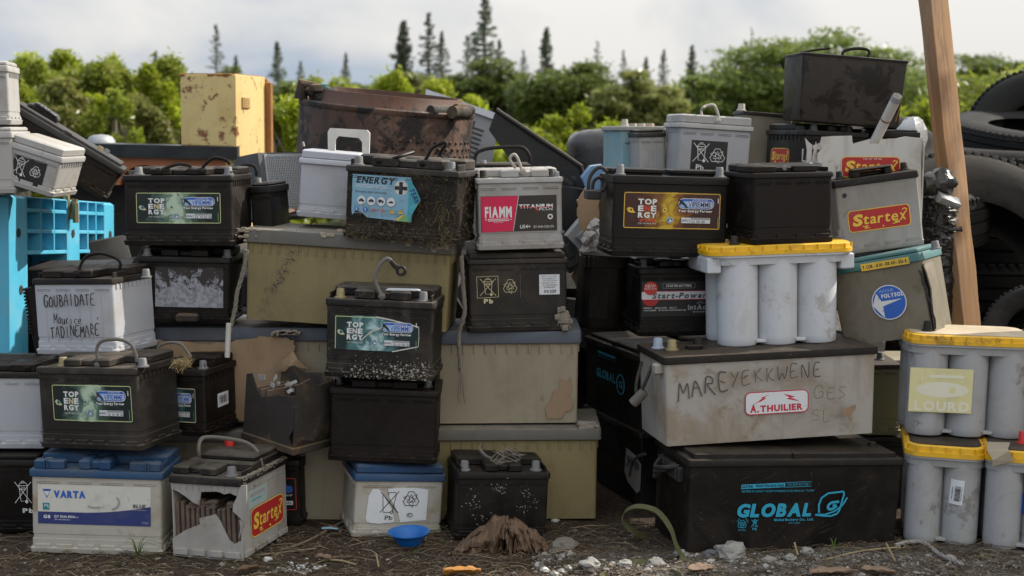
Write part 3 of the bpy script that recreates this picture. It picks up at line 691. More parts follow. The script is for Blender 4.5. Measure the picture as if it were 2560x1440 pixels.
HAND = {
 'G': [[(.9, .2), (.6, .0), (.2, .15), (.0, .55), (.2, .95), (.6, 1), (.85, .8), (.85, .55), (.5, .55)]], 'O': [[(.5, .1), (.1, .4), (.2, .9), (.7, .95), (.9, .5), (.5, .1)]],
 'U': [[(.1, .0), (.1, .75), (.4, 1), (.8, .8), (.85, .0)]], 'B': [[(.15, 0), (.15, 1), (.7, .9), (.75, .6), (.2, .5), (.7, .35), (.6, .05), (.1, 0)]],
 'A': [[(.0, 1), (.45, 0), (.9, 1)], [(.2, .6), (.75, .6)]], 'I': [[(.4, 0), (.4, 1)]], 'D': [[(.15, 0), (.15, 1), (.7, .85), (.85, .45), (.6, .05), (.1, 0)]],
 'T': [[(.0, .05), (.95, .0)], [(.45, 0), (.4, 1)]], 'E': [[(.85, .0), (.15, .05), (.15, 1), (.9, .95)], [(.15, .5), (.7, .45)]],
 'M': [[(.0, 1), (.12, 0), (.45, .65), (.85, 0), (.95, 1)]], 'R': [[(.15, 1), (.15, 0), (.7, .1), (.7, .4), (.2, .5), (.9, 1)]], 'N': [[(.1, 1), (.1, 0), (.8, 1), (.85, 0)]],
 'Y': [[(.0, 0), (.45, .5)], [(.9, 0), (.2, 1.15)]], 'K': [[(.15, 0), (.15, 1)], [(.85, 0), (.2, .5), (.9, 1)]], 'W': [[(.0, .0), (.2, 1), (.5, .4), (.75, 1), (1, 0)]],
 'S': [[(.85, .1), (.4, 0), (.15, .25), (.75, .6), (.7, .9), (.1, 1)]], 'L': [[(.15, 0), (.1, 1), (.8, .9)]],
 'a': [[(.8, .45), (.4, .4), (.1, .7), (.3, 1), (.7, .9), (.8, .45), (.85, 1)]], 'u': [[(.1, .45), (.15, .95), (.6, .95), (.8, .45), (.85, 1)]], 'r': [[(.2, .45), (.2, 1), (.2, .6), (.7, .45)]],
 'i': [[(.3, .5), (.35, 1)], [(.3, .25), (.35, .28)]], 'c': [[(.8, .5), (.3, .5), (.15, .8), (.7, 1)]], 'e': [[(.15, .75), (.7, .7), (.6, .45), (.2, .5), (.15, .9), (.8, 1)]], "'": [[(.6, 0), (.3, .5)]], ',': [[(.4, .9), (.3, 1.1)]], '.': [[(.4, .92), (.48, .98)]],
}
def hand(P, x0, y0, x1, y1, word, m, wd, jag=.05, seed=1, slope=0):
    rg = random.Random(seed); n = len(word); cw = (x1 - x0) / n
    for i, ch in enumerate(word):
        if ch not in HAND: continue
        oy = rg.uniform(-.06, .06) * (y1 - y0) + slope * (i / n)
        for st in HAND[ch]:
            pts = [(x0 + (i + .05 + .82 * (a + rg.uniform(-jag, jag))) * cw, y0 + oy + (b + rg.uniform(-jag, jag)) * (y1 - y0)) for a, b in st]
            if len(pts) > 2: pts = [(p.x, p.y) for p in smoothpath([(a, b, 0) for a, b in pts], 3)]
            P.segs(pts, wd * rg.uniform(.75, 1.2), m)
# ------------------------------------------------------------------ tub batteries: round white cells under a yellow lid
def tub_battery(name, label, spec, mat, nx, ny, lip=.02, terms=(), group=None, bracket=True, topmat=None, over=.016, tmat=None):
    s = spec; root = thing(name, label, 'battery', s.M, group); s.root = root
    r = s.w / nx / 2 * 1.0; hx, hy, h = s.w / 2, s.d / 2, s.h - lip; ry = s.d / ny / 2
    b = MB(); rim = .024
    for i in range(nx):
        for j in range(ny):
            x = -hx + r * (2 * i + 1); y = -hy + ry * (2 * j + 1)
            b.lathe([(.0001, .003), (r * .93, 0), (r * .975, .004), (r * .985, .02), (r * .995, h * .6), (r, h)], 0, Matrix.Translation((x, y, 0)) @ Matrix.Diagonal((1, ry / r, 1, 1)), 36)
    b.box(-hx + r, hx - r, -hy + ry * .93, hy - ry * .93, .012, h - .002, 0)
    for i in range(nx - 1):
        x = -hx + 2 * r * (i + 1); b.box(x - .012, x + .012, -hy + ry * .28, hy - ry * .3, .006, .013, 0, None, .001)
    b.rbox([(h - rim, hx + over * .55, hy - .002, r * .9), (h - .006, hx + over * .55, hy + .001, r * .9), (h - .005, hx + over * .9, hy + .006, r * .9), (h + .0005, hx + over * .9, hy + .006, r * .9)], 0, None, 8)
    if bracket:
        for sg in (-1, 1): b.box(sg * (hx + over * .5) - .018, sg * (hx + over * .5) + .018, -hy + .012, hy - .012, h - .045, h - .004, 0, None, .004)
    b.build('case', mat, root)
    l = MB(); X, Yy = hx + over, hy + .008; rr_ = r * .85
    l.rbox([(h + .0005, X, Yy, rr_), (h + lip * .42, X, Yy, rr_), (h + lip * .46, X - .004, Yy - .004, rr_), (h + lip - .003, X - .0045, Yy - .0045, rr_), (h + lip, X - .008, Yy - .008, rr_)], 0, None, 8)
    n = int(2 * X / .035)
    for i in range(n):
        x = -X + rr_ * .75 + (2 * X - 1.5 * rr_) * i / (n - 1)
        l.box(x - .0013, x + .0013, -Yy, -Yy + .006, h + lip * .4, h + lip - .002, 0, None, .0006); l.box(x - .0013, x + .0013, Yy - .006, Yy, h + lip * .4, h + lip - .002, 0, None, .0006)
    n = max(3, int(2 * Yy / .035))
    for i in range(n):
        y = -Yy + rr_ * .75 + (2 * Yy - 1.5 * rr_) * i / (n - 1)
        for sg in (-1, 1): l.box(sg * (X - .003) - .003, sg * (X - .003) + .003, y - .0013, y + .0013, h + lip * .4, h + lip - .002, 0, None, .0006)
    lo = l.build('lid', YELLOW, root)
    if topmat:
        t_ = MB(); t_.rbox([(h + lip + .0008, X - .012, Yy - .012, rr_ * .9), (h + lip + .002, X - .0125, Yy - .0125, rr_ * .9)], 0, None, 8); t_.build('top_sheet', topmat, lo)
    for t in terms:
        px, fy = t[0], t[1]; y = -hy + s.d * fy; p = lx(s, px, proj(s.M @ V((0, y, s.h)))[1], y)
        tm = t[2] if len(t) > 2 else LEAD
        post(root, p.x, y, s.h + .001, tm, .0095, .020 if len(t) < 4 else t[3])
    return s
# ------------------------------------------------------------------ ground: one sheet out to the horizon, finely broken up in front
def groundmat():
    m, t = newmat('dirt_ground'); lk = t.links.new
    o = nd(t, 'ShaderNodeOutputMaterial'); b = nd(t, 'ShaderNodeBsdfPrincipled'); tc = nd(t, 'ShaderNodeTexCoord'); v = tc.outputs['Object']
    n1 = nz_(t, v, 3.2, 7, .65); n2 = nz_(t, v, 60, 5, .65); n3 = nz_(t, v, 210, 3, .6); n4 = nz_(t, v, 14, 6, .7, .6)
    c = mix(t, ramp(t, n2, .3, .7), (.026, .0172, .011), (.078, .054, .036))
    c = mix(t, ramp(t, n4, .5, .75, 0, .5), c, (.075, .053, .036))
    # pale lime dust trodden into the right hand side
    sx = nd(t, 'ShaderNodeSeparateXYZ'); lk(v, sx.inputs[0])
    g = ramp(t, sx.outputs[0], .0, .45); gy = ramp(t, sx.outputs[1], 3.42, 3.22)
    mu = nd(t, 'ShaderNodeMath', operation='MULTIPLY'); lk(g, mu.inputs[0]); lk(gy, mu.inputs[1])
    mu2 = nd(t, 'ShaderNodeMath', operation='MULTIPLY'); lk(mu.outputs[0], mu2.inputs[0]); lk(ramp(t, n4, .36, .62), mu2.inputs[1])
    c = mix(t, mu2.outputs[0], c, mix(t, ramp(t, n2, .35, .65), (.11, .093, .08), (.26, .24, .22)))
    c = mix(t, ramp(t, n3, .64, .70, 0, .55), c, (.36, .33, .29))
    far = ramp(t, sx.outputs[1], 5.5, 12); c = mix(t, far, c, mix(t, ramp(t, n1, .35, .65), (.06, .08, .02), (.10, .10, .035)))
    lk(c, b.inputs['Base Color']); b.inputs['Roughness'].default_value = .95; b.inputs['Specular IOR Level'].default_value = .2
    bp = nd(t, 'ShaderNodeBump'); bp.inputs['Strength'].default_value = .8; bp.inputs['Distance'].default_value = .008
    ad = nd(t, 'ShaderNodeMath', operation='ADD'); lk(n2, ad.inputs[0]); lk(n3, ad.inputs[1]); lk(ad.outputs[0], bp.inputs['Height']); lk(bp.outputs[0], b.inputs['Normal'])
    lk(b.outputs[0], o.inputs[0]); return m
def gz(x, y):
    if not (-2.4 < x < 2.4 and 2.4 < y < 4.0): return 0
    e = min(1, (2.4 - abs(x)) / .3, (y - 2.4) / .3, (4.0 - y) / .2)
    p = V((x, y, 0)); f = min(1, max(0, (3.42 - y) / .12))
    return e * ((.006 * noise.noise(p * 7) + .004 * noise.noise(p * 19)) * (.4 + .6 * f) + .0035 * noise.noise(p * 47) * f + max(0, .012 * noise.noise(V((x * 4, y * 9, 5)))) * f * (1.3 if x > .1 else .6)) - .003
def axis(a, b, step, outs):
    k = int((b - a) / step); mid = [a + (b - a) * i / k for i in range(k + 1)]
    return [a - q for q in reversed(outs)] + mid + [b + q for q in outs]
xs = axis(-1.7, 1.7, .0125, [.2, .5, 1, 2, 5, 12, 30, 80, 200, 500, 900]); ys = axis(3.0, 3.9, .0125, [.15, .4, 1, 2, 5, 12, 30, 80, 200, 500, 900])
gb = MB(); nx_ = len(xs)
gb.v = [(x, y, gz(x, y)) for y in ys for x in xs]
gb.f = [(j * nx_ + i, j * nx_ + i + 1, (j + 1) * nx_ + i + 1, (j + 1) * nx_ + i) for j in range(len(ys) - 1) for i in range(nx_ - 1)]; gb.m = [0] * len(gb.f)
tag(gb.build('ground', groundmat(), None, 180), kind='structure')

# ------------------------------------------------------------------ plants
def leaves(b, centers, n, size, rg, updir=.5, asp=1.7, mi=0):
    """n leaf blades spread through blobs (cx,cy,cz,rx,ry,rz), denser near their skins"""
    wts = [c[3] * c[5] + c[4] * c[5] for c in centers]
    for c in rg.choices(centers, wts, k=n):
        u = rg.gauss(0, 1), rg.gauss(0, 1), rg.gauss(0, 1); l = sqrt(sum(a * a for a in u)) or 1
        rad = rg.uniform(.25, 1.0) ** .45 * (rg.uniform(.85, 1.15) if rg.random() < .78 else rg.uniform(1.1, 1.55))
        p = V((c[0] + u[0] / l * c[3] * rad, c[1] + u[1] / l * c[4] * rad, c[2] + u[2] / l * c[5] * rad))
        nn = V((rg.gauss(0, 1), rg.gauss(0, 1), rg.gauss(0, 1) + updir * 2)).normalized()
        a = nn.orthogonal().normalized(); ang = rg.uniform(0, 6.28); a = a * cos(ang) + nn.cross(a) * sin(ang); c2 = nn.cross(a)
        s = size * rg.uniform(.6, 1.35)
        b.add([p - a * s * asp, p + c2 * s * .55 - a * s * .1, p + a * s * asp, p - c2 * s * .55 - a * s * .1], [(0, 1, 2, 3)], mi)
def blobs(cx, cy, cz, rx, ry, rz, k, rg, rmin=.28, rmax=.5, flat=.8):
    out = []
    for i in range(k):
        a = rg.uniform(0, 6.28); t = rg.uniform(-.5, 1); q = sqrt(max(0, 1 - (t if t > 0 else t * .8) ** 2)) * rg.uniform(.45, .95)
        s = rg.uniform(rmin, rmax)
        out.append((cx + cos(a) * q * rx, cy + sin(a) * q * ry, cz + t * rz * .85, rx * s, ry * s, rz * s * flat))
    return out
def bush(name, label, cat, x, Y, top, rx, rz, mat, n, size, seed, group, stems=7, bark=BARK, kblob=14, flat=.8, basez=0, updir=.4, low=.35, rmin=.28, rmax=.5):
    rg = random.Random(seed); root = thing(name, label, cat, Matrix.Translation((x, Y, basez)), group)
    cz = top - rz; b = MB(); bl = blobs(0, 0, cz, rx, rx * .8, rz, kblob, rg, rmin, rmax, flat)
    if low: bl += blobs(0, 0, cz * low, rx * .9, rx * .7, cz * .4, kblob // 2, rg)
    leaves(b, bl, n, size, rg, updir)
    t = MB()
    for i in range(stems):
        c = rg.choice(bl); a = V((rg.uniform(-.25, .25) * rx, rg.uniform(-.2, .2) * rx, 0)); e = V((c[0], c[1], c[2] + c[5] * .6))
        m = a.lerp(e, .5) + V((rg.uniform(-.1, .1) * rx, rg.uniform(-.1, .1) * rx, 0)); th = .03 * top * rg.uniform(.5, 1)
        t.tube(smoothpath([a, m, e], 4), [th * (1 - .8 * k / 8) for k in range(9)], 0, 5)
        for q in range(3):
            s_ = a.lerp(e, rg.uniform(.4, .8)); c2 = rg.choice(bl); t.tube([s_, V((c2[0], c2[1], c2[2]))], [th * .4, th * .12], 0, 4)
    t.build('trunk', bark, root); b.build('crown', mat, root, smooth=False); return root
def px_x(px, Y): return (px - 1280) / FPX * Y / 1.0
def px_z(py, Y): return CAM_H + (322 - py) / FPX * Y
def brush(px, ptop, pw, Y, **k):
    x = px_x(px, Y); top = px_z(ptop, Y); rx = pw / FPX * Y / 2
    return dict(x=x, Y=Y, top=top, rx=rx, **k)
# bright thicket on the left
gT = 'bright green bushes in the thicket at left'
for i, (px, pt, pw, Y, mt, lab) in enumerate((
    (70, 158, 150, 13.5, 0, 'small bright green bush at the far left edge of the thicket'),
    (142, 126, 170, 14.0, 0, 'tallest bright green bush with bare pale stems at the left of the thicket'),
    (245, 140, 190, 13.5, 1, 'rounded bright green bush over the black slanted casing in the thicket'),
    (345, 152, 180, 14.0, 0, 'bright green bush over the dark scrap panel in the thicket'),
    (425, 168, 160, 13.5, 1, 'bright green bush directly left of the cream yellow cabinet'),
    (15, 190, 150, 14.0, 1, 'mid green bush cut by the left edge of the photo'),
    (108, 172, 110, 13.2, 1, 'small mid green bush filling the dip right of the far left bush'),
    (195, 160, 110, 14.4, 0, 'narrow yellow green bush right beside the tallest bush'),
    (292, 150, 100, 14.4, 0, 'narrow yellow green bush between two rounded bushes of the thicket'),
    (385, 172, 100, 13.1, 0, 'low yellow green bush in the dip before the cream cabinet'))):
    q = brush(px, pt, pw * 1.4, Y); bush('leafy_bush', lab, 'bush', q['x'], q['Y'], q['top'], q['rx'], q['top'] * .36, (LF_BRIGHT, LF_MID)[mt], 14000, .021, 11 + i, gT, 12, kblob=20, rmin=.15, rmax=.38, low=0)
for i, (px, pt, pw, mt, lab) in enumerate(((60, 222, 150, 0, 'yellow green bush low at the far left of the thicket'), (150, 205, 130, 2, 'dry olive undergrowth with pale stems below the tallest bush'), (215, 230, 150, 0, 'yellow green bush low above the slanted black casing'), (300, 225, 130, 1, 'mid green bush low above the metal dome'), (360, 250, 130, 2, 'dry olive undergrowth low behind the dark scrap panel'), (425, 235, 120, 0, 'yellow green bush low against the cream cabinet'))):
    q = brush(px, pt, pw * 1.2, 12.6 + .2 * (i % 3)); bush('leafy_bush', lab, 'bush', q['x'], q['Y'], q['top'], q['rx'], q['top'] * .34, (LF_BRIGHT, LF_MID, LF_DRY)[mt], 9000, .019, 31 + i, gT, 16, kblob=16, low=.5, rmin=.14, rmax=.38)
# low scrub between cabinet and drum and behind the drum
gS = 'low bright scrub behind the scrap'
for i, (px, pt, pw, Y, mt, lab) in enumerate((
    (700, 232, 130, 12, 0, 'bright scrub bush between the cream cabinet and the rusty drum'),
    (770, 205, 140, 14, 1, 'bright scrub bush peeping over the left rim of the rusty drum'),
    (880, 190, 170, 15, 0, 'bright scrub bush above the middle of the rusty drum'),
    (985, 186, 150, 15.6, 0, 'mid green scrub bush above the drum beside the pines'),
    (1090, 205, 160, 15, 0, 'bright scrub bush over the right end of the rusty drum'),
    (1180, 238, 150, 14.5, 0, 'bright scrub bush above the white slanted appliance panel'))):
    q = brush(px, pt, pw * 1.2, Y); bush('scrub_bush', lab, 'bush', q['x'], Y, q['top'], q['rx'], q['top'] * .40, (LF_BRIGHT, LF_MID)[mt], 8000, .021, 51 + i, gS, 8, kblob=16, rmin=.15, rmax=.38)
bush('bright_bush', 'vivid green bush behind the black slanted casing, left hump', 'bush', px_x(1375, 13), 13, px_z(288, 13), .42, .5, LF_BRIGHT, 8000, .020, 71, gS, 8, kblob=16, rmin=.15, rmax=.38)
bush('bright_bush', 'vivid green taller hump of bush above the black bag', 'bush', px_x(1468, 13), 13, px_z(262, 13), .38, .5, LF_BRIGHT, 8000, .020, 72, gS, 8, kblob=16, rmin=.15, rmax=.38)
bush('olive_bush', 'yellowish scrub behind the tyres, left of the timber post', 'bush', px_x(2290, 14), 14, px_z(255, 14), .5, .4, LF_BRIGHT, 3600, .03, 73, gS, 5)
bush('olive_bush', 'yellowish scrub behind the tyres, right of the timber post', 'bush', px_x(2420, 15), 15, px_z(205, 15), .7, .5, LF_MID, 4000, .03, 74, gS, 5)
bush('olive_bush', 'yellow green scrub seen over the topmost tyre at the right edge', 'bush', px_x(2560, 16), 16, px_z(175, 16), .8, .5, LF_MID, 4000, .03, 75, gS, 5)
# broad dark trees
def dome_tree(label, px, Y, ptop, pw, mat, n, size, seed, group, kb=26, rzf=.32, flat=.45):
    rg = random.Random(seed); x = px_x(px, Y); top = px_z(ptop, Y); rx = pw / FPX * Y / 2
    root = thing('spreading_tree', label, 'tree', Matrix.Translation((x, Y, 0)), group); rz = top * rzf; cz = top - rz
    bl = []
    for i in range(kb):       # layered umbrella pads over a dome
        a = rg.uniform(0, 6.28); q = sqrt(rg.uniform(0, 1)); z = cz + rz * (1 - q * q) * rg.uniform(.30, .97) - rz * .12 * rg.random()
        s = rg.uniform(.16, .30); bl.append((cos(a) * q * rx * .86, sin(a) * q * rx * .6, z, rx * s * .95, rx * s * .8, rz * s * flat * (.85 + .5 * rg.random())))
    for i in range(kb // 2):
        a = rg.uniform(0, 6.28); q = sqrt(rg.uniform(0, 1)); bl.append((cos(a) * q * rx * .85, sin(a) * q * rx * .6, cz * rg.uniform(.35, 1.0), rx * .26, rx * .2, rz * .35))
    b = MB(); leaves(b, bl, n, size, rg, .9); t = MB()
    for c in bl[:14]:
        t.tube(smoothpath([(0, 0, 0), (c[0] * .15, c[1] * .15, top * .3), (c[0] * .7, c[1] * .7, c[2] * .85), (c[0], c[1], c[2])], 3), [top * .03 * (1 - .085 * k) for k in range(10)], 0, 5)
    t.build('trunk', BARKD, root); b.build('crown', mat, root, smooth=False)
gD = 'broad dark green trees behind the scrap yard'
dome_tree('huge umbrella shaped dark tree rising behind the black box at right', 2030, 46, 68, 660, LF_DARK, 42000, .07, 101, gD, 80, .42)
dome_tree('right shoulder of dark trees behind the timber post', 2400, 48, 120, 420, LF_DARK, 20000, .07, 102, gD, 44, .36)
dome_tree('rounded dark tree in the middle behind the slanted black casing', 1420, 42, 138, 340, LF_DARK, 24000, .062, 103, gD, 50, .42, .6)
dome_tree('rounded mid dark tree above the silver battery with its white loop', 1590, 40, 178, 270, LF_OLIVE, 18000, .06, 104, gD, 40, .42, .6)
dome_tree('small dark tree tucked between the round tree and the huge umbrella tree', 1725, 44, 186, 200, LF_DARK, 11000, .06, 105, gD, 28, .42)
dome_tree('loose airy tree beneath the tallest pine', 1225, 46, 142, 290, LF_DARK, 16000, .06, 106, gD, 36, .38)
dome_tree('dark low tree between the cream cabinet and the drum', 720, 40, 188, 210, LF_DARK, 11000, .06, 107, gD, 28, .4)
dome_tree('dark low tree showing over the top of the cream cabinet', 600, 44, 164, 220, LF_DARK, 10000, .06, 108, gD, 28, .4)
dome_tree('dark tree at left of the tall pines above the drum', 1050, 50, 168, 260, LF_OLIVE, 12000, .065, 109, gD, 28, .38)
dome_tree('dark low tree filling the skyline above the middle of the drum', 870, 48, 190, 260, LF_DARK, 11000, .065, 110, gD, 28, .38)
# a far belt of wood that closes the horizon
rg = random.Random(5); fb = MB()
bl = [(x + rg.uniform(-2, 2), 75 + rg.uniform(-4, 6), rg.uniform(.3, 1.7), 3, 2.5, 1.6) for x in range(-46, 47, 2)]
leaves(fb, bl, 26000, .16, rg, .6); tag(fb.build('far_wood', LF_DARK, None, smooth=False), 'dark far wood closing the horizon behind the scrap yard', 'wood', kind='stuff')
# narrow columnar pines
def pine(label, px, ptop, pw, Y, seed, group, pbase=330, sparse=1.0, levels=24):
    rg = random.Random(seed); x = px_x(px, Y); top = px_z(ptop, Y); W = pw * 1.6 / FPX * Y / 2; bot = px_z(pbase, Y)
    root = thing('columnar_pine', label, 'pine tree', Matrix.Translation((x, Y, 0)), group)
    t = MB(); t.tube([(0, 0, 0), (rg.uniform(-.05, .05) * W, 0, top * .6), (0, 0, top)], [W * .16, W * .10, W * .03], 0, 6); t.build('trunk', BARKD, root)
    b = MB(); H = top - bot
    for i in range(levels):
        f = i / (levels - 1); z = top - H * f * .98 - .01 * H
        prof = (.08 + .92 * min(1, (top - z) / (2.9 * W)) ** .9) * rg.uniform(.55, 1.15)
        for k in range(int(rg.uniform(8, 12) * sparse)):
            a = rg.uniform(0, 6.28); L_ = W * prof * rg.uniform(.7, 1.1); dz = H * .03 * rg.uniform(-.2, .8) * (1 - f * .6)
            for q in range(7):
                s = (q + .6) / 7; p = V((cos(a) * L_ * s, sin(a) * L_ * s, z + dz * s * s * 2)); u = W * .17 * rg.uniform(.7, 1.2)
                n_ = V((rg.gauss(0, 1), rg.gauss(0, 1), rg.gauss(0, 1))).normalized(); o_ = n_.orthogonal().normalized(); c_ = n_.cross(o_)
                b.add([p - o_ * u, p + c_ * u * .45, p + o_ * u, p - c_ * u * .45], [(0, 1, 2, 3)])
    b.build('crown', LF_PINE_HAZE, root, smooth=False)
gP = 'narrow pines on the skyline'
for i, a in enumerate((
    ('tallest narrow pine on the skyline, right of the rusty drum', 1214, -2, 58, 95, 1.0), ('short pine close against the right side of the tallest pine', 1248, 110, 36, 96, 1.0),
    ('broad pine leftmost of the tall group above the drum', 1012, 64, 62, 95, 1.2), ('slim pine with bare lower trunk second in the tall group', 1075, 44, 44, 95, 1.0),
    ('shorter pine third in the tall group above the drum', 1107, 90, 38, 92, 1.1), ('small faint pine between the slim pine and the tallest pine', 1170, 95, 34, 120, .6),
    ('thin sparse pine standing over the cream yellow cabinet', 550, 75, 34, 95, .55), ('narrow pine right of the cream yellow cabinet', 700, 114, 40, 95, 1.0),
    ('tiny pine between the cabinet pine and the drum', 757, 160, 24, 100, 1.0), ('lone small pine above the left half of the drum', 869, 140, 28, 98, 1.0),
    ('small pine poking out of the left thicket', 400, 136, 26, 90, .9), ('stubby pine just above the cabinet top', 597, 146, 30, 90, .8),
    ('full pine above the dark round tree at centre', 1365, 80, 50, 92, 1.1), ('faint tiny pine left of the dark round tree', 1308, 132, 26, 110, .7),
    ('faint thin pine behind the dark round tree', 1490, 108, 22, 120, .5), ('small slim pine on the right shoulder of the dark round tree', 1556, 132, 22, 105, .7),
    ('small dense pine in the gap, leftmost of three', 1612, 148, 28, 98, 1.0), ('slim pine in the gap, middle of three', 1655, 130, 26, 98, .9),
    ('broader pine in the gap, rightmost of three', 1725, 124, 44, 95, 1.0), ('faint distant pine above the left slope of the huge tree', 1871, 80, 20, 130, .5),
    ('tiny pine at the left end of the thicket skyline', 62, 144, 26, 95, .9))):
    pine(a[0], a[1], a[2], a[3], a[4], 200 + i, gP, pbase=300, sparse=a[5])

# ------------------------------------------------------------------ added filler heap that the stacks lean on; dark colour darkens the gaps
rg = random.Random(9); hb = MB()
for i in range(150):
    x = rg.uniform(-1.75, 1.0); y = rg.uniform(4.25, 5.3); zt = .62 - abs(x) * .05
    if x > .95: y = rg.uniform(4.2, 4.6); zt = .45
    z = rg.uniform(0, 1) ** .6 * zt
    Mx = Matrix.Translation((x, y, z)) @ Matrix.Rotation(rg.uniform(0, 6.28), 4, 'Z') @ Matrix.Rotation(rg.uniform(-.5, .5), 4, 'X') @ Matrix.Rotation(rg.uniform(-.4, .4), 4, 'Y')
    a, b_, c_ = rg.uniform(.06, .18), rg.uniform(.05, .12), rg.uniform(.04, .10); hb.box(-a, a, -b_, b_, -c_, c_, 0, Mx, .006)
tag(hb.build('scrap_heap', DARKHEAP), 'added dark filler heap of broken casings, darkening gaps in the battery wall', 'scrap heap', kind='stuff')
# ------------------------------------------------------------------ left part of the wall
gTE = 'black batteries with a green smoke label'
# blue plastic pallet standing on end, its face turned to the right
e = V((170, 3556, -250)).normalized()
e = (ray(1450, 600)).normalized(); P0 = at(22, 487, 3.95); nrm = V((e.y, -e.x, 0)).normalized()
up = V((0, 0, 1)); up = (up - e * up.dot(e)).normalized(); fn = e.cross(up).normalized()      # face normal, to the right
if fn.x < 0: fn = -fn
Lp = (on_plane(286, 512, P0, fn) - P0).dot(e); Hp = P0.z + .02; T_ = .13
O = P0 - up * Hp; Mx = Matrix(((e.x, -fn.x, up.x, O.x), (e.y, -fn.y, up.y, O.y), (e.z, -fn.z, up.z, O.z), (0, 0, 0, 1)))
pal = thing('plastic_pallet', 'sky blue plastic pallet standing on end at the left edge', 'pallet', Mx)
ps = Spec(); ps.M, ps.Mi = Mx, Mx.inverted()
def pl(px, py): p = lx(ps, px, py, 0); return p.x, p.z
b = MB(); dk = MB()
xa0, za0 = pl(70, 497); xa1, _ = pl(167, 503); xb0, _ = pl(199, 505); xb1, _ = pl(261, 509)
zrows = [pl(118, 500)[1], pl(118, 528)[1], pl(118, 579)[1], pl(118, 631)[1]]; zt = Hp
b.box(0, xa0, 0, T_, 0, Hp, 0, None, .008); b.box(xa1, xb0, 0, T_, 0, Hp, 0, None, .004); b.box(xb1, Lp, 0, T_, 0, Hp, 0, None, .008)
for x0, x1 in ((xa0, xa1), (xb0, xb1)):
    b.box(x0 - .002, x1 + .002, 0.001, T_, zrows[0], Hp - .0005, 0, None, .002)
    for z in zrows[1:]: b.box(x0 - .002, x1 + .002, .001, T_ * .9, z - .006, z + .006, 0, None, .002)
    for k in (1, 2):
        x = x0 + (x1 - x0) * k / 3; b.box(x - .005, x + .005, .001, T_ * .9, zrows[3], zrows[0] + .002, 0, None, .002)
    b.box(x0 - .002, x1 + .002, .002, T_, 0, zrows[3] - .34, 0, None, .004)
b.build('frame', CRATE, pal)
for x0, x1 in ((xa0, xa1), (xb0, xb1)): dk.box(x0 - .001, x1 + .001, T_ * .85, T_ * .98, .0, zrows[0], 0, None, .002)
dk.build('back_panel', CRATE_SHADE, pal)
for px, py in ((46, 582), (182, 584), (275, 587), (52, 725)):
    hb_ = MB(); x, z = pl(px, py); hb_.lathe([(.0001, -.003), (.016, -.003), (.013, .002), (.0001, .001)], 0, Matrix.Translation((x, 0, z)) @ Matrix.Rotation(pi / 2, 4, 'X') @ Matrix.Diagonal((1, 1.0, 1, 1)), 12); hb_.build('plug', CHARRED, pal)
sc_ = MB()
p = at(178, 512, 4.42); 
for k in range(3): sc_.tube([p + V((rg.uniform(-.02, .02), rg.uniform(-.02, .02), .03 - .012 * k)), p + V((rg.uniform(-.02, .02), -.01, -.035 - .01 * k))], .010, 0, 6)
tag(sc_.build('foil_scrap', BRASS), 'crumpled brassy scrap caught on top of the blue pallet', 'scrap')

# cases piled on top of the pallet at the far left
s = solve(-130, 314, 26, 312, 164, 3.80, yaw=10); battery('car_battery', 'pale grey battery topmost at the left edge of the photo', s, LGREY, LGREY, .017, .012, 'full', group='pale grey batteries above the blue pallet')
s = solve(-130, 486, 36, 484, 330, 3.80, yaw=4); battery('car_battery', 'pale grey battery under another one at the left edge', s, LGREY, LGREY, .017, .012, 'full', group='pale grey batteries above the blue pallet')
s = solve(-4, 452, 128, 494, 352, 3.82, yaw=-3, xt=24, d=.175); battery('car_battery', 'pale grey battery tilted to the right on the blue pallet', s, LGREY, LGREY, .015, .022, 'full', group='pale grey batteries above the blue pallet')
P = Print(front(s), 26, 394, 114, 464, (100, 78), rot=0); P.bin(2, 5, 46, 58, I_W, 1.6); P.recycle(72, 34, 17, I_W, 1.6); P.text(10, 60, 30, 74, 'Pb', I_W, .012)
P.build(s.root, I_DARK)
s = solve(-30, 333, 258, 502, 255, 4.02, yaw=13, xt=26, d=.24)
battery('truck_battery', 'long black battery slanting down behind the pale grey ones', s, DUSTY, pmat('black_lid_rubbed', (.012, .0105, .009), .5, dust=(.075, .062, .05), da=.5, speck=.5, up=.12), .018, .010, 'tray', ((246, .35, BRASS), (262, .6, LEAD)), over=.006, band=True)
t_ = MB(); c = lx(s, 100, 285, -.02)
for k in range(7): t_.box(c.x - .03 + rg.uniform(-.02, .02), c.x + .03 + rg.uniform(-.02, .02), -.03, .03, s.h + .005, s.h + .018 + .002 * k, 0, Matrix.Rotation(rg.uniform(-.15, .15), 4, 'Y'), .004)
t_.build('torn_cover', FILM, s.root)

# scrap vehicle shell behind
y0 = 5.0; A = at(195, 352, y0); Bq = at(450, 362, y0)
car = thing('scrap_car_front', 'dark wrecked car front with orange inner wing behind the black slanting battery', 'wreck', Matrix.Translation((A.x, y0, 0)))
b = MB(); zt = A.z; x1 = Bq.x - A.x
b.loft([[(-.1, yy, zt - .045 - q), (x1 + .2, yy, zt - .062 - q), (x1 + .2, yy, zt - .018 - q), (-.1, yy, zt - .002 - q)] for yy, q in ((0, .004), (.02, 0), (.22, .004), (.5, .05))])
b.build('bonnet', TVB, car)
f = MB(); cx, cz, r_ = .225, zt - .155, .07
ar = [(cx + r_ * 1.25 * cos(R(a)), cz + r_ * sin(R(a))) for a in range(0, 181, 15)]
f.prism([(-.1, zt - .04), (x1 + .2, zt - .055), (x1 + .2, cz)] + ar + [(-.1, cz)], .02, .05); f.build('inner_wing', ORANGE, car)
d_ = MB(); d_.box(-.1, x1 + .2, .12, .5, .05, zt - .1); d_.build('engine_bay', DARKHEAP, car)
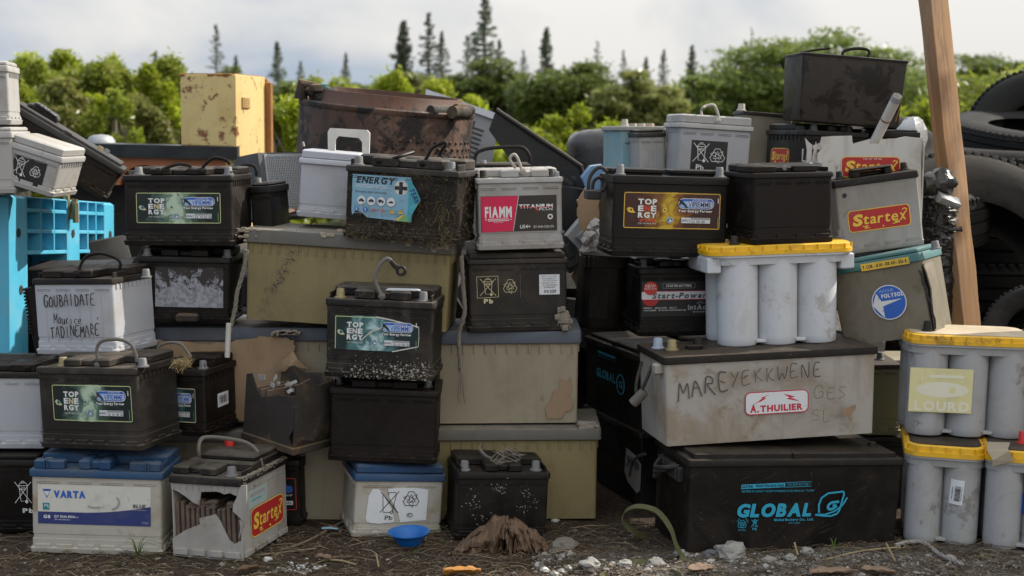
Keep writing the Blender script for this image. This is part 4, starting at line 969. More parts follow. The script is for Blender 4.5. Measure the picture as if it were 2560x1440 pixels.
q = at(252, 352, 5.1); dm = MB(); dm.lathe([(.052, -.012), (.050, .0), (.040, .014), (.025, .021), (.0001, .023)], 0, Matrix.Translation((q.x, q.y, q.z)) @ Matrix.Diagonal((1, 1, 1.0, 1)), 24)
tag(dm.build('metal_dome', ALU), 'dull metal dome lid resting on the dark car front', 'metal lid')

# cream cabinet with rust
s = solve(464, 1010, 600, 1016, 185, 5.05, side=672, d=.30, xt=444)
cab = thing('metal_cabinet', 'tall cream yellow metal cabinet with rust spots behind the batteries', 'cabinet', s.M)
b = MB(); hx, hy = s.w / 2, s.d / 2
b.rbox([(0, hx, hy, .004), (s.h - .003, hx, hy, .004), (s.h, hx - .003, hy - .003, .004)], 0, None, 2); body = b.build('body', CABY, cab)
b = MB(); b.box(hx - .004, hx + .022, hy - .004, hy + .022, .0, s.h - .018, 0, None, .003); b.box(-hx, hx + .006, hy - .001, hy + .02, s.h - .03, s.h - .004, 0, None, .003); b.build('door_edge', RUSTE, cab)
b = MB(); yl = -hy + s.d * .30; b.box(hx - .0005, hx + .006, yl - .036, yl + .036, s.h - .118, s.h - .078, 0, None, .003)
for k in range(5): b.box(hx + .005, hx + .008, yl - .03, yl + .03, s.h - .114 + .0075 * k, s.h - .110 + .0075 * k, 0, None, .001)
b.build('vent_grille', pmat('dull_gold_vent', (.42, .27, .09), .6, da=.3), cab)
b = MB(); b.rbox([(s.h - .0005, hx - .002, hy - .002, .004), (s.h + .003, hx - .004, hy - .004, .004)], 0, None, 2)
for k in range(8):
    x = rg.uniform(-hx, hx); b.box(x - .01, x + .012, -hy - .002, -hy + .01, s.h - rg.uniform(.004, .012), s.h + .002, 0, None, .002)
b.build('rusted_rim', RUSTE, body)

# grey louvred unit
s = solve(570, 560, 664, 545, 440, 4.22, yaw=-38, d=.28, h=.19)
fan = thing('ventilation_unit', 'dark grey sheet metal unit with a perforated grey side behind the left stack', 'vent unit', s.M)
b = MB(); hx = s.w / 2; b.prism([(-hx - .02, .0), (hx, 0), (hx, s.h), (hx - .09, s.h), (-hx - .02, s.h * .55)], -s.d / 2, s.d / 2); b.build('housing', DGREY, fan)
b = MB(); b.box(hx - .0005, hx + .004, -s.d / 2 + .02, s.d / 2 - .01, .01, s.h - .005, 0, None, .001)
for k in range(34):
    y = -s.d / 2 + .03 + (s.d - .05) * k / 33; b.box(hx + .0035, hx + .008, y - .0016, y + .0016, .014, s.h - .01, 0, None, .0006)
for k in range(22):
    z = .016 + (s.h - .03) * k / 21; b.box(hx + .0035, hx + .0065, -s.d / 2 + .025, s.d / 2 - .015, z - .0012, z + .0012, 0, None, .0005)
b.build('grille', PANELG, fan)

# top-left stack
s = solve(314, 614, 582, 616, 438, 3.60, side=632); BT = s
battery('car_battery', 'black battery with green smoke label at the top of the left stack', s, BLACK, BLACK, .014, .019, 'euro', ((347, .12), (571, .12)), gTE, cen=(.24, .76), tr=.0095)
handle(s, s.root, [(398, 428), (420, 418), (444, 411), (466, 412), (478, 417)], -s.d / 2 + .010, .0042, BLACK, .6, ((398, 428),), sub=4)
handle(s, s.root, [(503, 428), (512, 412), (533, 395), (556, 397), (570, 404), (574, 412)], -s.d / 2 + .010, .0042, BLACK, .6, ((503, 428),), sub=4)
top_energy(s, 340, 481, 553, 559, SM_GREEN, I_YG, I_CREAM, ('B406C', '12', '71', '600', '300'))
s = solve(633, 602, 684, 600, 466, 3.70, yaw=-6); battery('car_battery', 'plain black battery squeezed beside the top left one with the smoke label', s, BLACK2, BLACK2, .018, .008, 'full', ((646, .3),), band=False)
handle(s, s.root, [(600, 420), (610, 412), (632, 414), (640, 424), (641, 440)], -.02, .004, BLACK, .6)
s = solve(347, 806, 573, 811, 640, 3.60, side=606)
battery('car_battery', 'black battery with a peeled silvery label remnant in the left stack', s, BLACK2, BLACK2, .014, .020, 'euro', ((368, .1), (568, .1)))
P = Print(front(s), 388, 668, 558, 768); P.build(s.root, PEEL)
b = MB(); q = lx(s, 472, 790, -s.d / 2); b.box(q.x - .028, q.x + .028, -s.d / 2 - .03, -s.d / 2 + .001, .006, .028, 0, None, .005)
b.build('stub', CHARRED, s.root)
s = solve(96, 886, 291, 889, 697, 3.50, side=392, xt=103)
battery('car_battery', 'milky white battery with black lid and handwriting', s, WHITE, BLACK, .014, .022, 'euro', ((366, .12),), cen=(.1, .72))
handle(s, s.root, [(196, 684), (201, 664), (210, 648), (224, 637), (256, 634), (290, 646), (301, 658), (297, 674)], -s.d / 2 + .012, .0042, BLACK, .6, ((196, 684),))
P = Print(front(s), 96, 720, 291, 880); hand(P, 114, 738, 252, 766, 'GOUBAIDATE', I_MARK, 2.6, .06, 3, -6); hand(P, 145, 783, 232, 807, 'Maurice.', I_MARK, 2.2, .05, 4); hand(P, 140, 815, 270, 842, 'TADINEMARE', I_MARK, 2.6, .06, 5, -10); hand(P, 262, 788, 272, 800, "'", I_MARK, 2.2)
P.build(s.root, None)
b = MB(); Mv = Matrix.Rotation(0, 4, 'Z')   # vertical stiffening ribs of the milky case
for k in range(6):
    x = -s.w / 2 + s.w * (k + 1) / 7; b.box(x - .0012, x + .0012, -s.d / 2 - .0012, -s.d / 2 + .001, .03, s.h - .035, 0, None, .0006)
b.build('stiffening_ribs', WHITE, s.root)
# cracked brown casing left of it
pts = [(68, 722), (106, 708), (107, 880), (96, 884), (84, 830)]
b = MB(); q = [at(px, py, 3.62) for px, py in pts]; o_ = q[0].copy(); b.prism([(p.x - o_.x, p.z - o_.z) for p in q], -.02, .02)
for k in range(14):
    p = q[0].lerp(q[4], k / 13) - o_; b.box(p.x - .004, p.x + .006, -.024, .02, p.z - .003, p.z + .003, 0, None, .001)
o = b.build('broken_casing', BROWN); o.location = o_; tag(o, 'broken brown casing panel leaning left of the milky white battery', 'broken casing')

# lower-left stack
s = solve(107, 1119, 352, 1128, 917, 3.36, side=453); battery('car_battery', 'dusty black battery with ivory brown strap handle on the blue lidded battery', s, CHAR, CHAR, .016, .020, 'euro', ((159, .12, BRASS), (357, .12)), gTE, cen=(.26, .72), tr=.010)
handle(s, s.root, [(247, 911), (242, 874), (254, 853), (287, 848), (314, 853), (331, 866), (340, 890), (342, 905)], -s.d / 2 + .014, .0045, HANDLEG, .7, ((246, 912),))
top_energy(s, 132, 962, 331, 1054, SM_GREEN, I_YG, I_CREAM, ('B414C', '12', '62', '510', '250'))
b = MB(); q = lz(s, 446, 912, s.h + .012)
for k in range(260):
    p = q + V((rg.gauss(0, .009), rg.gauss(.02, .014), rg.gauss(0, .006))); d_ = V((rg.gauss(0, 1), rg.gauss(0, 1), rg.gauss(0, .7))).normalized() * .006
    b.tube([p - d_, p + V((0, 0, .003)), p + d_], .0006, 0, 3, caps=False)
tag(b.build('dried_grass', STRAWG, s.root, smooth=False), kind='stuff')
s = solve(425, 1088, 515, 1093, 922, 3.468, side=593, xt=425, d=.165); battery('car_battery', 'black battery with a small barcode label half hidden in the lower left stack', s, BROWN, BROWN, .016, .022, 'euro', ((508, .12), (430, .12)), gTE, cen=(.0, .55))
handle(s, s.root, [(399, 886), (395, 871), (405, 861), (427, 856), (451, 860), (465, 875), (476, 894)], -s.d / 2 + .012, .004, HANDLEG, .7)
top_energy(s, 362, 968, 490, 1055, SM_TEAL, I_CREAM, I_CREAM, ('B414C', '12', '62', '510', '250'))
P = Print(rightf(s), 543, 980, 570, 1014); P.build(s.root, I_LABW)
P = Print(rightf(s), 543, 980, 570, 1014, h=.002)
for k in range(7): P.rect(547 + k * 2.8, 986, 547 + k * 2.8 + rg.choice((.8, 1.4)), 1006, I_K)
P.build(s.root, None)
s = solve(-90, 1122, 109, 1122, 931, 3.47, yaw=2); battery('car_battery', 'milky white battery with a black lid cut by the left edge', s, WHITE, BLACK, .014, .022, 'euro', cen=(.05, .9))
handle(s, s.root, [(70, 919), (100, 910), (130, 902), (150, 896)], -s.d / 2 + .010, .0045, BLACK, .6, ((70, 919),), sub=3)
s = solve(-110, 1334, 102, 1334, 1150, None, yaw=0); battery('car_battery', 'black battery on the ground at the left edge with a crossed bin sign', s, BLACK2, BLACK2, .016, .012, 'full')
P = Print(front(s), 30, 1195, 90, 1290); P.bin(37, 1203, 80, 1258, I_W, 1.5); P.text(56, 1270, 84, 1282, 'Pb', I_W, .02); P.build(s.root, None)
# blue lidded
s = solve(81, 1381, 404, 1391, 1172, None, side=452, xt=70); VT = s
battery('car_battery', 'pale stained battery with blue lid and a white and navy label', s, VGREY, BLUEL, .017, .024, 'euro', ((122, .18, BRASS), (390, .16)), over=.005, cen=(.36, .60), tr=.0105, th=.02, back=.40, groups=4)
hx, hy = s.w / 2, s.d / 2
for x0, x1 in ((-.97, -.50), (.50, .97)):
    b = MB(); b.box(hx * x0, hx * x1, -hy + .004, -hy + .03, s.h - .001, s.h + .021, 0, None, .003)
    for x in (.80, .76): x = math.copysign(x, x0); b.box(hx * x - .002, hx * x + .002, -hy - .001, -hy + .006, s.h, s.h + .022, 0, None, .001)
    b.build('lid_step', BLUEL, s.root)
P = Print(front(s), 95, 1214, 377, 1312, (830, 300), rot=0)
def vb(t): return 205 - 5 + (0 if t < 330 else -.00033 * (t - 330) ** 2)
P.poly([(0, 208), (330, 208)] + [(330 + k * 50, 208 - 58 * (k / 10) ** 1.8) for k in range(1, 11)] + [(830, 300), (0, 300)], I_NAVY)
P.poly([(35, 35), (100, 35), (67, 105)], I_BLUE); P.poly([(46, 52), (90, 52), (68, 92)], I_LABW); P.poly([(50, 35), (85, 35), (78, 44), (57, 44)], I_NAVY)
P.text(118, 45, 348, 100, 'VARTA', I_BLUE, .03); P.text(122, 45, 352, 100, 'VARTA', I_BLUE, .03); P.text(120, 43, 350, 98, 'VARTA', I_BLUE, .03); P.rect(38, 140, 86, 192, I_CYAN2); P.ring(62, 166, 15, 4, I_LABW, a0=200, a1=380); P.ring(62, 176, 15, 4, I_LABW, a0=200, a1=380)
P.text(42, 232, 92, 258, 'G8', I_LABW, .03); P.text(122, 232, 275, 252, '12V 95Ah 830A', I_LABW, .02); P.text(280, 240, 298, 250, 'EN', I_LABW); P.text(124, 260, 240, 270, '595 400 083 313 2', I_LABW)
P.text(700, 132, 795, 160, 'BLUE', I_GRAPH, .03, .15); P.text(700, 168, 800, 184, 'dynamic', I_GREY, .012, .15); P.text(765, 265, 812, 271, 'Johnson', I_LABW); P.text(770, 275, 812, 281, 'Controls', I_LABW)
P.ring(420, 120, 80, 12, I_GREY, 45, a0=40, a1=130); P.ring(520, 120, 80, 12, I_GREY, 60, a0=-40, a1=70); P.circle(470, 150, 16, I_LABC, 12)
P.build(s.root, I_LABC)
# ------------------------------------------------------------------ broken case of the foreground battery with the red sticker
s = solve(433, 1388, 606, 1402, 1187, None, side=718, d=.242, xt=428); B8 = s
root = thing('car_battery', 'grey broken battery on the ground with torn out front showing its plates', 'battery', s.M); s.root = root; s.lip = .018
hx, hy, h = s.w / 2, s.d / 2, s.h - .018
b = MB(); t = .0035
b.box(-hx, hx, hy - t, hy, 0, h); b.box(hx - t, hx, -hy + t, hy - t + .0005, .001, h - .0005); b.box(-hx, -hx + t, -hy + t, hy - t, .001, h - .0005); b.box(-hx + t, hx - t, -hy + t, hy - t, .001, .006)
def q2(pts): return [(lx(s, a, c, -hy).x, lx(s, a, c, -hy).z) for a, c in pts]
def shard(pts, off=0): b.prism(q2(pts), -hy - off, -hy + t - off)
shard([(427, 1207), (607, 1214), (602, 1232), (590, 1240), (575, 1233), (560, 1236), (545, 1229), (502, 1230), (498, 1263), (482, 1256), (462, 1240), (445, 1229), (428, 1222)])
shard([(604, 1213), (617, 1213), (620, 1305), (609, 1302), (583, 1277), (584, 1262), (594, 1240)], .003)
shard([(433, 1389), (431, 1346), (462, 1326), (500, 1311), (498, 1296), (516, 1292), (538, 1286), (551, 1305), (560, 1325), (572, 1350), (585, 1361), (598, 1354), (612, 1352), (608, 1403), (520, 1397)])
shard([(600, 1300), (612, 1306), (606, 1325), (598, 1345), (603, 1320)], .004)
for k in range(4):
    x = -hx + s.w * (k + .5) / 4; b.box(x - s.w * .1, x + s.w * .1, -hy - .006, -hy + .001, .004, .02, 0, None, .003)
for k in range(11):
    x = -hx + s.w * (k + .5) / 11; b.box(x - .001, x + .001, -hy - .003, -hy + .001, h - .016, h - .002, 0, None, .0005)
for k in range(4):
    y = -hy + s.d * (k + .5) / 4; b.box(hx - .001, hx + .002, y - .02, y + .02, h - .017, h - .012, 0, None, .0006); b.box(hx - .001, hx + .006, y - .024, y + .024, .004, .018, 0, None, .003)
b.build('case', pmat('broken_grey_case', (.36, .345, .32), .55, dust=(.22, .175, .125), da=.6, streak=.35, streakcol=(.16, .13, .10), speck=.6, speckcol=(.08, .07, .06), stain=(.15, .10, .06), sa=.6, spos=(.56, .66)), root)
b = MB()
for k in range(13):
    x = -hx + .010 + (s.w - .02) * k / 12; b.box(x - .0045, x + .0045, -hy + .006 + rg.uniform(0, .005), hy - .02, .008, h - .055 + rg.uniform(-.01, .008), 0, None, .002)
b.box(-hx + .006, hx - .006, -hy + .02, hy - .02, .008, h - .07); 
for k in range(16):
    x = rg.uniform(-hx * .8, hx * .8); z = h - .055 + rg.uniform(-.006, .012); b.box(x - .012, x + .012, -hy + .008, -hy + .03, z - .004, z + .004, 0, Matrix.Rotation(rg.uniform(-.3, .3) * .2, 4, 'Y'), .002)
b.build('plates', PLATES, root)
lid_mesh(s, .018, CRUST, .020, .005, 'euro', root, (.02, .62), .30)
c = MB(); c.box(-hx + .03, hx - .005, -hy + .09, hy - .02, s.h + .018, s.h + .034, 0, None, .005); c.build('cell_cover', CRUST, root)
def term(px, fy, mat=None, dz=0):
    y = -s.d / 2 + s.d * fy; p = lx(s, px, proj(s.M @ V((0, y, s.h)))[1], y); post(s.root, p.x, y, s.h - .0005 + dz, mat, .0105, .022)
term(579, .10)
p = lx(s, 574, 1127, .06); c = MB(); c.lathe([(.0001, 0), (.0115, 0), (.0115, .018), (.010, .020), (.0001, .020)], 0, Matrix.Translation((p.x, .06, s.h + .030)), 18); c.build('terminal_cap', RED, root)
handle(s, root, [(499, 1140, .0), (496, 1122, .0), (501, 1100, .01), (520, 1093, .02), (571, 1097, .03), (616, 1107, .03), (640, 1125, .02), (650, 1148, .0), (655, 1166, .0)], 0, .005, HANDLEG, .55)
b = MB()
for k in range(170):
    y = rg.uniform(-hy, hy); z = s.h - abs(rg.gauss(0, .005)) + .001; u = rg.uniform(.001, .0035); b.box(hx + .004 - u - abs(rg.gauss(0, .006)), hx + .0052 + u * .4, y - u, y + u, z - u * .7, z + u * .6, 0, None, u * .3)
tag(b.build('lid_crust', MUDGR, root), kind='stuff')
P = Print(rightf(s), 626, 1242, 708, 1334, (100, 100)); startex(P, 0, 10, 100, 90, r=14); P.build(root, None)
P = Print(rightf(s), 618, 1218, 667, 1262, (100, 100)); P.rect(10, 20, 90, 40, I_GREY); P.rect(20, 55, 70, 65, I_TEAL); P.build(root, pmat('weathered_sticker', (.36, .44, .42), .6, da=.5))
# ------------------------------------------------------------------ cracked open black case
s = solve(607, 1094, 733, 1136, 928, 3.49, yaw=-36, d=.125, xt=611); root = thing('broken_battery', 'black battery case smashed open with its lid gone and a jagged rim', 'battery', s.M); s.root = root
hx, hy, h = s.w / 2, s.d / 2, s.h; b = MB(); t = .004
def q3(pts, y): return [(lx(s, a, c, y).x, lx(s, a, c, y).z) for a, c in pts]
b.prism([(-hx, 0), (hx, 0), (hx * .78, h * .22), (hx, h * .42), (hx * .93, h * .62), (hx * 1.0, h * .86), (hx * .72, h * .83), (hx * .3, h * .80), (-.02 * hx, h * .74), (-.35 * hx, h * .70), (-.55 * hx, h * .78), (-.8 * hx, h * 1.0), (-hx, h * .97)], -hy, -hy + t)
b.prism([(-hx, 0), (hx, 0), (hx, h), (hx * .6, h * 1.06), (0, h * 1.0), (-hx * .5, h * 1.05), (-hx, h * .97)], hy - t, hy)
Ms = Matrix.Rotation(pi / 2, 4, 'Z')
b.prism([(-hy, 0), (hy, 0), (hy, h * 1.02), (hy * .3, h * 1.08), (-hy * .2, h * .96), (-hy, h * .98)], hx * 0 + hx - t, hx, 0, Matrix.Rotation(pi / 2, 4, 'Z') @ Matrix.Rotation(pi, 4, 'Z') @ I4)
b.prism([(-hy, 0), (hy, 0), (hy, h * .15), (hy * .5, h * .3), (hy * .1, h * .12), (-hy * .6, h * .2), (-hy, h * .1)], -hx, -hx + t, 0, Matrix.Rotation(pi / 2, 4, 'Z'))
b.box(-hx, hx, -hy, hy, -.002, .006); b.box(-hx - .004, hx + .004, -hy - .004, hy + .004, -.004, .016, 0, None, .003)
b.build('case', pmat('muddy_black_case', (.034, .028, .024), .6, dust=(.20, .12, .045), da=.6, dpos=(.5, .68), speck=.5, up=.4), root)
b = MB()
for k in range(6): b.box(-hx * .8 + k * hx * .27, -hx * .8 + k * hx * .27 + .006, -hy + .01, hy - .01, .01, h * rg.uniform(.62, .82), 0, None, .001)
b.build('cell_walls', PLATES, root)
b = MB(); 
for k in range(12):
    x = rg.uniform(-hx * .8, hx * .7); y = rg.uniform(-hy * .7, hy * .4); z = h * rg.uniform(.70, .95)
    b.box(-rg.uniform(.005, .016), .008, -.001, .001, -.005, rg.uniform(.003, .010), 0, Matrix.Translation((x, y, z)) @ Matrix.Rotation(rg.uniform(-1, 1), 4, 'Y') @ Matrix.Rotation(rg.uniform(-1, 1), 4, 'Z'), .001)
tag(b.build('torn_separators', GREY, root), kind='stuff')
b = MB(); sq = Spec()
s = solve(600, 1313, 752, 1313, 1150, None, yaw=-3, d=.175); battery('car_battery', 'black battery on the ground behind the broken grey one, red edged label', s, BLACK2, BLACK2, .016, .02, 'euro', ((750, .3),))
P = Print(front(s), 640, 1194, 742, 1276, (102, 82)); P.stroke(P.rr(2, 2, 100, 80, 5), 1.5, I_RED2, True); P.rect(60, 20, 92, 38, I_BLUE, 8); P.text(60, 40, 92, 46, 'Partner', I_W); P.rect(60, 58, 92, 68, I_LABW); P.text(66, 60, 88, 66, '100', I_K)
P.build(s.root, I_DARK); P = Print(rightf(s), 776, 1193, 791, 1228); P.rect(780, 1200, 787, 1220, I_GREY); P.build(s.root, I_LABW)
# ------------------------------------------------------------------ big industrial batteries
gI = 'long beige and olive industrial batteries'
s = solve(398, 1297, 946, 1300, 1076, None, yaw=0, d=.25); battery('industrial_battery', 'beige industrial battery on the ground seen between black batteries', s, BEIGE, GBLUE, .028, .01, 'none', group=gI, ledge=0, slots=False, band=False, ribs=20, over=.009)
s = solve(956, 1300, 1493, 1297, 1074, None, yaw=0, d=.25); battery('industrial_battery', 'olive industrial battery on the ground behind the dry leaf', s, OLIVE, GBLUE, .028, .01, 'none', group=gI, ledge=0, slots=False, band=False, ribs=20, over=.010)
b = MB()
for k in range(22):
    q = V((s.w / 2 - .02 + rg.uniform(-.02, .015), -s.d / 2 + rg.uniform(0, .03), s.h + rg.uniform(0, .01))); b.box(q.x - .012, q.x + .012, q.y - .01, q.y + .01, q.z - .004, q.z + .004, 0, None, .002)
b.build('crust', MUDGR, s.root)
s = solve(345, 1056, 895, 1058, 817, 3.63, yaw=0, d=.25); CL = s; battery('industrial_battery', 'beige industrial battery with slate blue lid behind torn cardboard', s, BEIGE, SLATE, .034, .01, 'none', group=gI, ledge=0, slots=False, band=False, ribs=20, over=.008)
s = solve(903, 1061, 1446, 1057, 831, 3.61, yaw=0, d=.25); CR = s; battery('industrial_battery', 'beige industrial battery with slate blue lid at centre under a hanging rope end', s, BEIGE, SLATE, .031, .01, 'none', group=gI, ledge=0, slots=False, band=False, ribs=20, over=.008)
P = Print(front(s), 1340, 930, 1446, 1046); rgx = random.Random(3)
P.poly([(1368, 1046), (1363, 1020), (1378, 1000), (1385, 975), (1398, 968), (1402, 945), (1418, 955), (1427, 940), (1430, 965), (1422, 990), (1436, 1003), (1430, 1025), (1412, 1030), (1404, 1046)], CARD); P.poly([(1352, 992), (1360, 985), (1358, 1000)], CARD)
P.build(s.root, None)
for (px, py) in ((1428, 812), (1432, 818), (1425, 830)): pass
s = solve(611, 797, 1117, 831, 570, 3.60, side=1143, d=.25); CO = s
battery('industrial_battery', 'big olive industrial battery with dusty grey lid, sloping down to the right', s, OLIVE, GBLUE, .034, .01, 'none', group=gI, ledge=0, slots=False, band=False, ribs=22, over=.009)
b = MB()
for px, py, n in ((1015, 602, 26), (1080, 620, 30), (838, 585, 8), (620, 575, 12), (612, 590, 8)):
    for k in range(n):
        q = lx(s, px + rg.gauss(0, 14), py + rg.gauss(0, 5), -s.d / 2 - .0092); u = rg.uniform(.002, .007); b.box(q.x - u, q.x + u, -s.d / 2 - .0115, -s.d / 2 - .0085, q.z - u * .6, q.z + u * .6, 0, None, .001)
tag(b.build('plaster_crust', pmat('pale_crust', (.36, .31, .23), .9, da=.4, bump=.5), s.root), kind='stuff')
P = Print(front(s), 610, 600, 1116, 830)
for k in range(150):
    q = rgx.gauss(0, 1); x, y = 705 + q * 22 + rgx.gauss(0, 7), 695 - q * 40 + rgx.gauss(0, 8); u = rgx.uniform(.5, 2.2); P.poly([(x - u, y), (x, y - u * 1.6), (x + u, y + u * .3), (x, y + u)], I_K if k % 3 else I_GRAPH)
for k in range(60):
    x, y = rgx.uniform(615, 1110), rgx.uniform(640, 815); u = rgx.uniform(.5, 1.6); P.poly([(x - u, y), (x, y - u), (x + u * 2, y + u * .3), (x, y + u)], I_GRAPH)
P.build(s.root, None, lname='splashes')
b = MB()     # strip of bark on its top
a0 = lz(s, 660, 560, s.h); a1 = lz(s, 735, 540, s.h); 
b.tube(smoothpath([a0 + V((0, .02, .004)), a0.lerp(a1, .4) + V((0, .05, .016)), a1 + V((.01, .06, .02))], 5), [.004, .008, .010, .013, .014, .014, .013, .012, .012, .010, .007], 0, 6, .6)
o = b.build('bark_strip', LEAFD); o.matrix_world = s.M; tag(o, 'brown strip of bark lying on the big olive battery', 'bark')
# torn cardboard hanging in front of the left beige one
rgc = random.Random(8)
def ragged(pts, n, a):
    out = []
    for (x0, y0, f), (x1, y1, _) in zip(pts, pts[1:] + pts[:1]):
        k = n if f else 1
        for i in range(k):
            t = i / k; out.append((x0 + (x1 - x0) * t + (rgc.uniform(-a, a) if i else 0), y0 + (y1 - y0) * t + (rgc.uniform(-a, a) if i else 0)))
    return out
def sheet(name, label, cat, pts, Y, mat, lean=0, th=.004):
    q = [at(px, py, Y) for px, py in pts]; o_ = q[0].copy(); b = MB(); b.prism([(p.x - o_.x, p.z - o_.z) for p in q], -th / 2, th / 2)
    o = b.build(name, mat); o.location = o_; o.rotation_euler = (lean, 0, 0); return tag(o, label, cat)
sheet('cardboard', 'torn brown cardboard hanging over the left beige industrial battery', 'cardboard', ragged([(395, 1052, 0), (395, 848, 1), (520, 862, 1), (590, 850, 1), (660, 842, 1), (690, 838, 1), (735, 850, 1), (738, 868, 1), (728, 886, 1), (748, 905, 1), (770, 922, 0), (745, 1052, 0)], 7, 3.5), 3.602, CARD)
b = MB()
q = [at(px, py, 3.585) for px, py in ((683, 930), (700, 905), (722, 888), (733, 876), (745, 895), (768, 922), (760, 935), (735, 918), (716, 925))]; o_ = q[0].copy()
vs = [(p.x - o_.x, (0, -.01, -.02, -.004, -.012, -.004, 0, -.018, -.02)[i], p.z - o_.z) for i, p in enumerate(q)]; cc = V((0, 0, 0))
for v_ in vs: cc += V(v_) / len(vs)
cc.y = -.03; b.add(vs + [tuple(cc)], [(i, (i + 1) % 9, 9) for i in range(9)]); o = b.build('cardboard', CARD, smooth=False); o.location = o_
tag(o, 'crumpled corner flap of cardboard above the smashed black case', 'cardboard')
b = MB(); q = [at(rgc.uniform(680, 745), 832 + rgc.uniform(-4, 4), 3.6) for k in range(20)]; o_ = q[0].copy()
for p in q: p = p - o_; b.box(p.x - .008, p.x + .008, -.012, .01, p.z - .004, p.z + .004, 0, Matrix.Rotation(rgc.uniform(-.2, .2) * .1, 4, 'Y'), .002)
o = b.build('debris', MUDGR); o.location = o_; tag(o, 'line of crumbs on the slate blue lid over the torn cardboard', 'crumbs', kind='stuff')
# ------------------------------------------------------------------ centre column
s = solve(814, 941, 1077, 954, 745, 3.42, side=1104, xt=812); battery('car_battery', 'crusted black battery with a snapped strap handle and torn smoke label', s, CRUST, CRUST, .016, .024, 'euro', ((851, .12, BRASS), (1058, .12)), gTE, cen=(.26, .78), tr=.0098, th=.024, back=.40)
handle(s, s.root, [(955, 742), (945, 722), (937, 700), (941, 682), (950, 662), (967, 647), (978, 652)], -s.d / 2 + .012, .005, HANDLEG, .6, ((955, 741),))
b = MB(); pth = [lx(s, a, c, -s.d / 2 + .012) for a, c in ((976, 651), (986, 664), (998, 672))]; b.tube(pth, [.005, .0065, .0075], 0, 8, .5, (0, 1, 0))
c = lx(s, 1003, 677, -s.d / 2 + .012); 
ringp = [c + V((.010 * cos(2 * pi * k / 14), 0, .010 * sin(2 * pi * k / 14))) for k in range(15)]; b.tube(ringp, .004, 0, 6, 1, (0, 1, 0)); b.build('handle', CHAR, s.root)
top_energy(s, 836, 791, 1048, 877, SM_TEAL, I_YG, I_W, ('B414C', '12', '62', '510', '250'), poly=[(0, 0), (105, 0), (160, 9), (213, 20), (213, 66), (150, 80), (0, 80)])
P = Print(front(s), 836, 791, 1048, 877, (214, 80), h=.0026); P.segs([(106, 1), (135, 5), (172, 12), (212, 20)], 3.0, I_LABC); P.segs([(212, 66), (180, 73), (147, 80)], 2.6, I_LABC); P.segs([(68, 57), (90, 38), (118, 26), (130, 24)], 2.2, I_LABC); P.segs([(213, 20), (214, 45), (213, 66)], 1.4, I_LABC); P.build(s.root, None)
b = MB(); q = lz(s, 1010, 726, s.h + .024); b.prism([(q.x - .045, 0), (q.x + .04, .002), (q.x + .035, .005), (q.x - .04, .004)], q.y - .006, q.y + .012, 0, Matrix.Translation((0, 0, s.h + .023)))
b.build('paper_scrap', I_LABW, s.root)
b = MB(); 
for k in range(360):
    px = 850 + 225 * rg.random() ** .7; py = 925 + abs(rg.gauss(0, 14)) * (1 if rg.random() < .5 else -1) + (px - 850) * .04; q = lx(s, px, py, -s.d / 2 - .0045); u = rg.uniform(.0004, .0012) if rg.random() < .9 else .0022
    b.box(q.x - u, q.x + u, q.y - .0015, q.y + .001, max(.001, q.z - u), max(.002, q.z + u), 0, None, .0004)
tag(b.build('lime_crust', pmat('lime_crust', (.36, .335, .285), .95, da=.3), s.root), kind='stuff')
s = solve(823, 1151, 1087, 1161, 968, 3.44, side=1099); battery('car_battery', 'plain brown black battery under the one with the torn smoke label', s, BROWN, BROWN, .015, .022, 'euro', ((845, .3), (1070, .3)), cen=(.2, .8))
s = solve(881, 1343, 1100, 1342, 1184, None, side=852, d=.175); battery('car_battery', 'pale grey battery with a faded blue lid and a torn white recycling label', s, VGREY, BLUEL, .018, .020, 'full', group=None, groups=2, over=.005)
P = Print(front(s), 918, 1218, 1070, 1310)
P.poly([(919, 1304), (916, 1296), (920, 1240), (929, 1222), (942, 1222), (955, 1232), (965, 1252), (978, 1270), (984, 1288), (988, 1305), (970, 1307), (950, 1309), (930, 1307)], I_LABW)
P.poly([(967, 1222), (1000, 1219), (1040, 1219), (1068, 1224), (1067, 1300), (1030, 1303), (1003, 1306), (996, 1285), (985, 1262), (972, 1245)], I_LABW)
P.stroke([(950, 1230), (996, 1282)], 2, I_K); P.stroke([(995, 1228), (950, 1281)], 2, I_K); P.segs([(955, 1238), (958, 1280), (980, 1281), (988, 1238)], 1.6, I_K); P.segs([(968, 1236), (970, 1231), (986, 1230), (990, 1237)], 1.6, I_K); P.circle(979, 1280, 4, I_K); P.circle(979, 1280, 2, I_LABW)
P.recycle(1026, 1248, 21, I_K, 1.8); P.text(963, 1288, 982, 1299, 'Pb', I_K); P.ring(1025, 1287, 7, 1.2, I_K, 5); P.text(1020, 1283, 1028, 1290, 'PC', I_K)
P.build(s.root, None)
s = solve(1140, 1350, 1365, 1348, 1182, None, side=1114, d=.175, xt=1136); battery('car_battery', 'black battery on the ground behind the large dry leaf, wire tangle on top', s, BLACK2, BLACK2, .015, .020, 'euro', ((1161, .16), (1339, .16)), tr=.010, th=.024, cen=(.3, .7), back=.45)
P = Print(front(s), 1140, 1200, 1365, 1345)
for k in range(120):
    cx, cy = rg.choice(((1180, 1240), (1185, 1265), (1250, 1220), (1310, 1230), (1305, 1270), (1330, 1250), (1200, 1295), (1240, 1217))); x, y = cx + rg.gauss(0, 10), cy + rg.gauss(0, 9); u = rg.uniform(.6, 2.4); P.poly([(x - u, y), (x - u * .2, y - u * .7), (x + u, y + u * .2), (x + .2 * u, y + u * .5)], I_GREY)
P.build(s.root, None, lname='label_flecks')
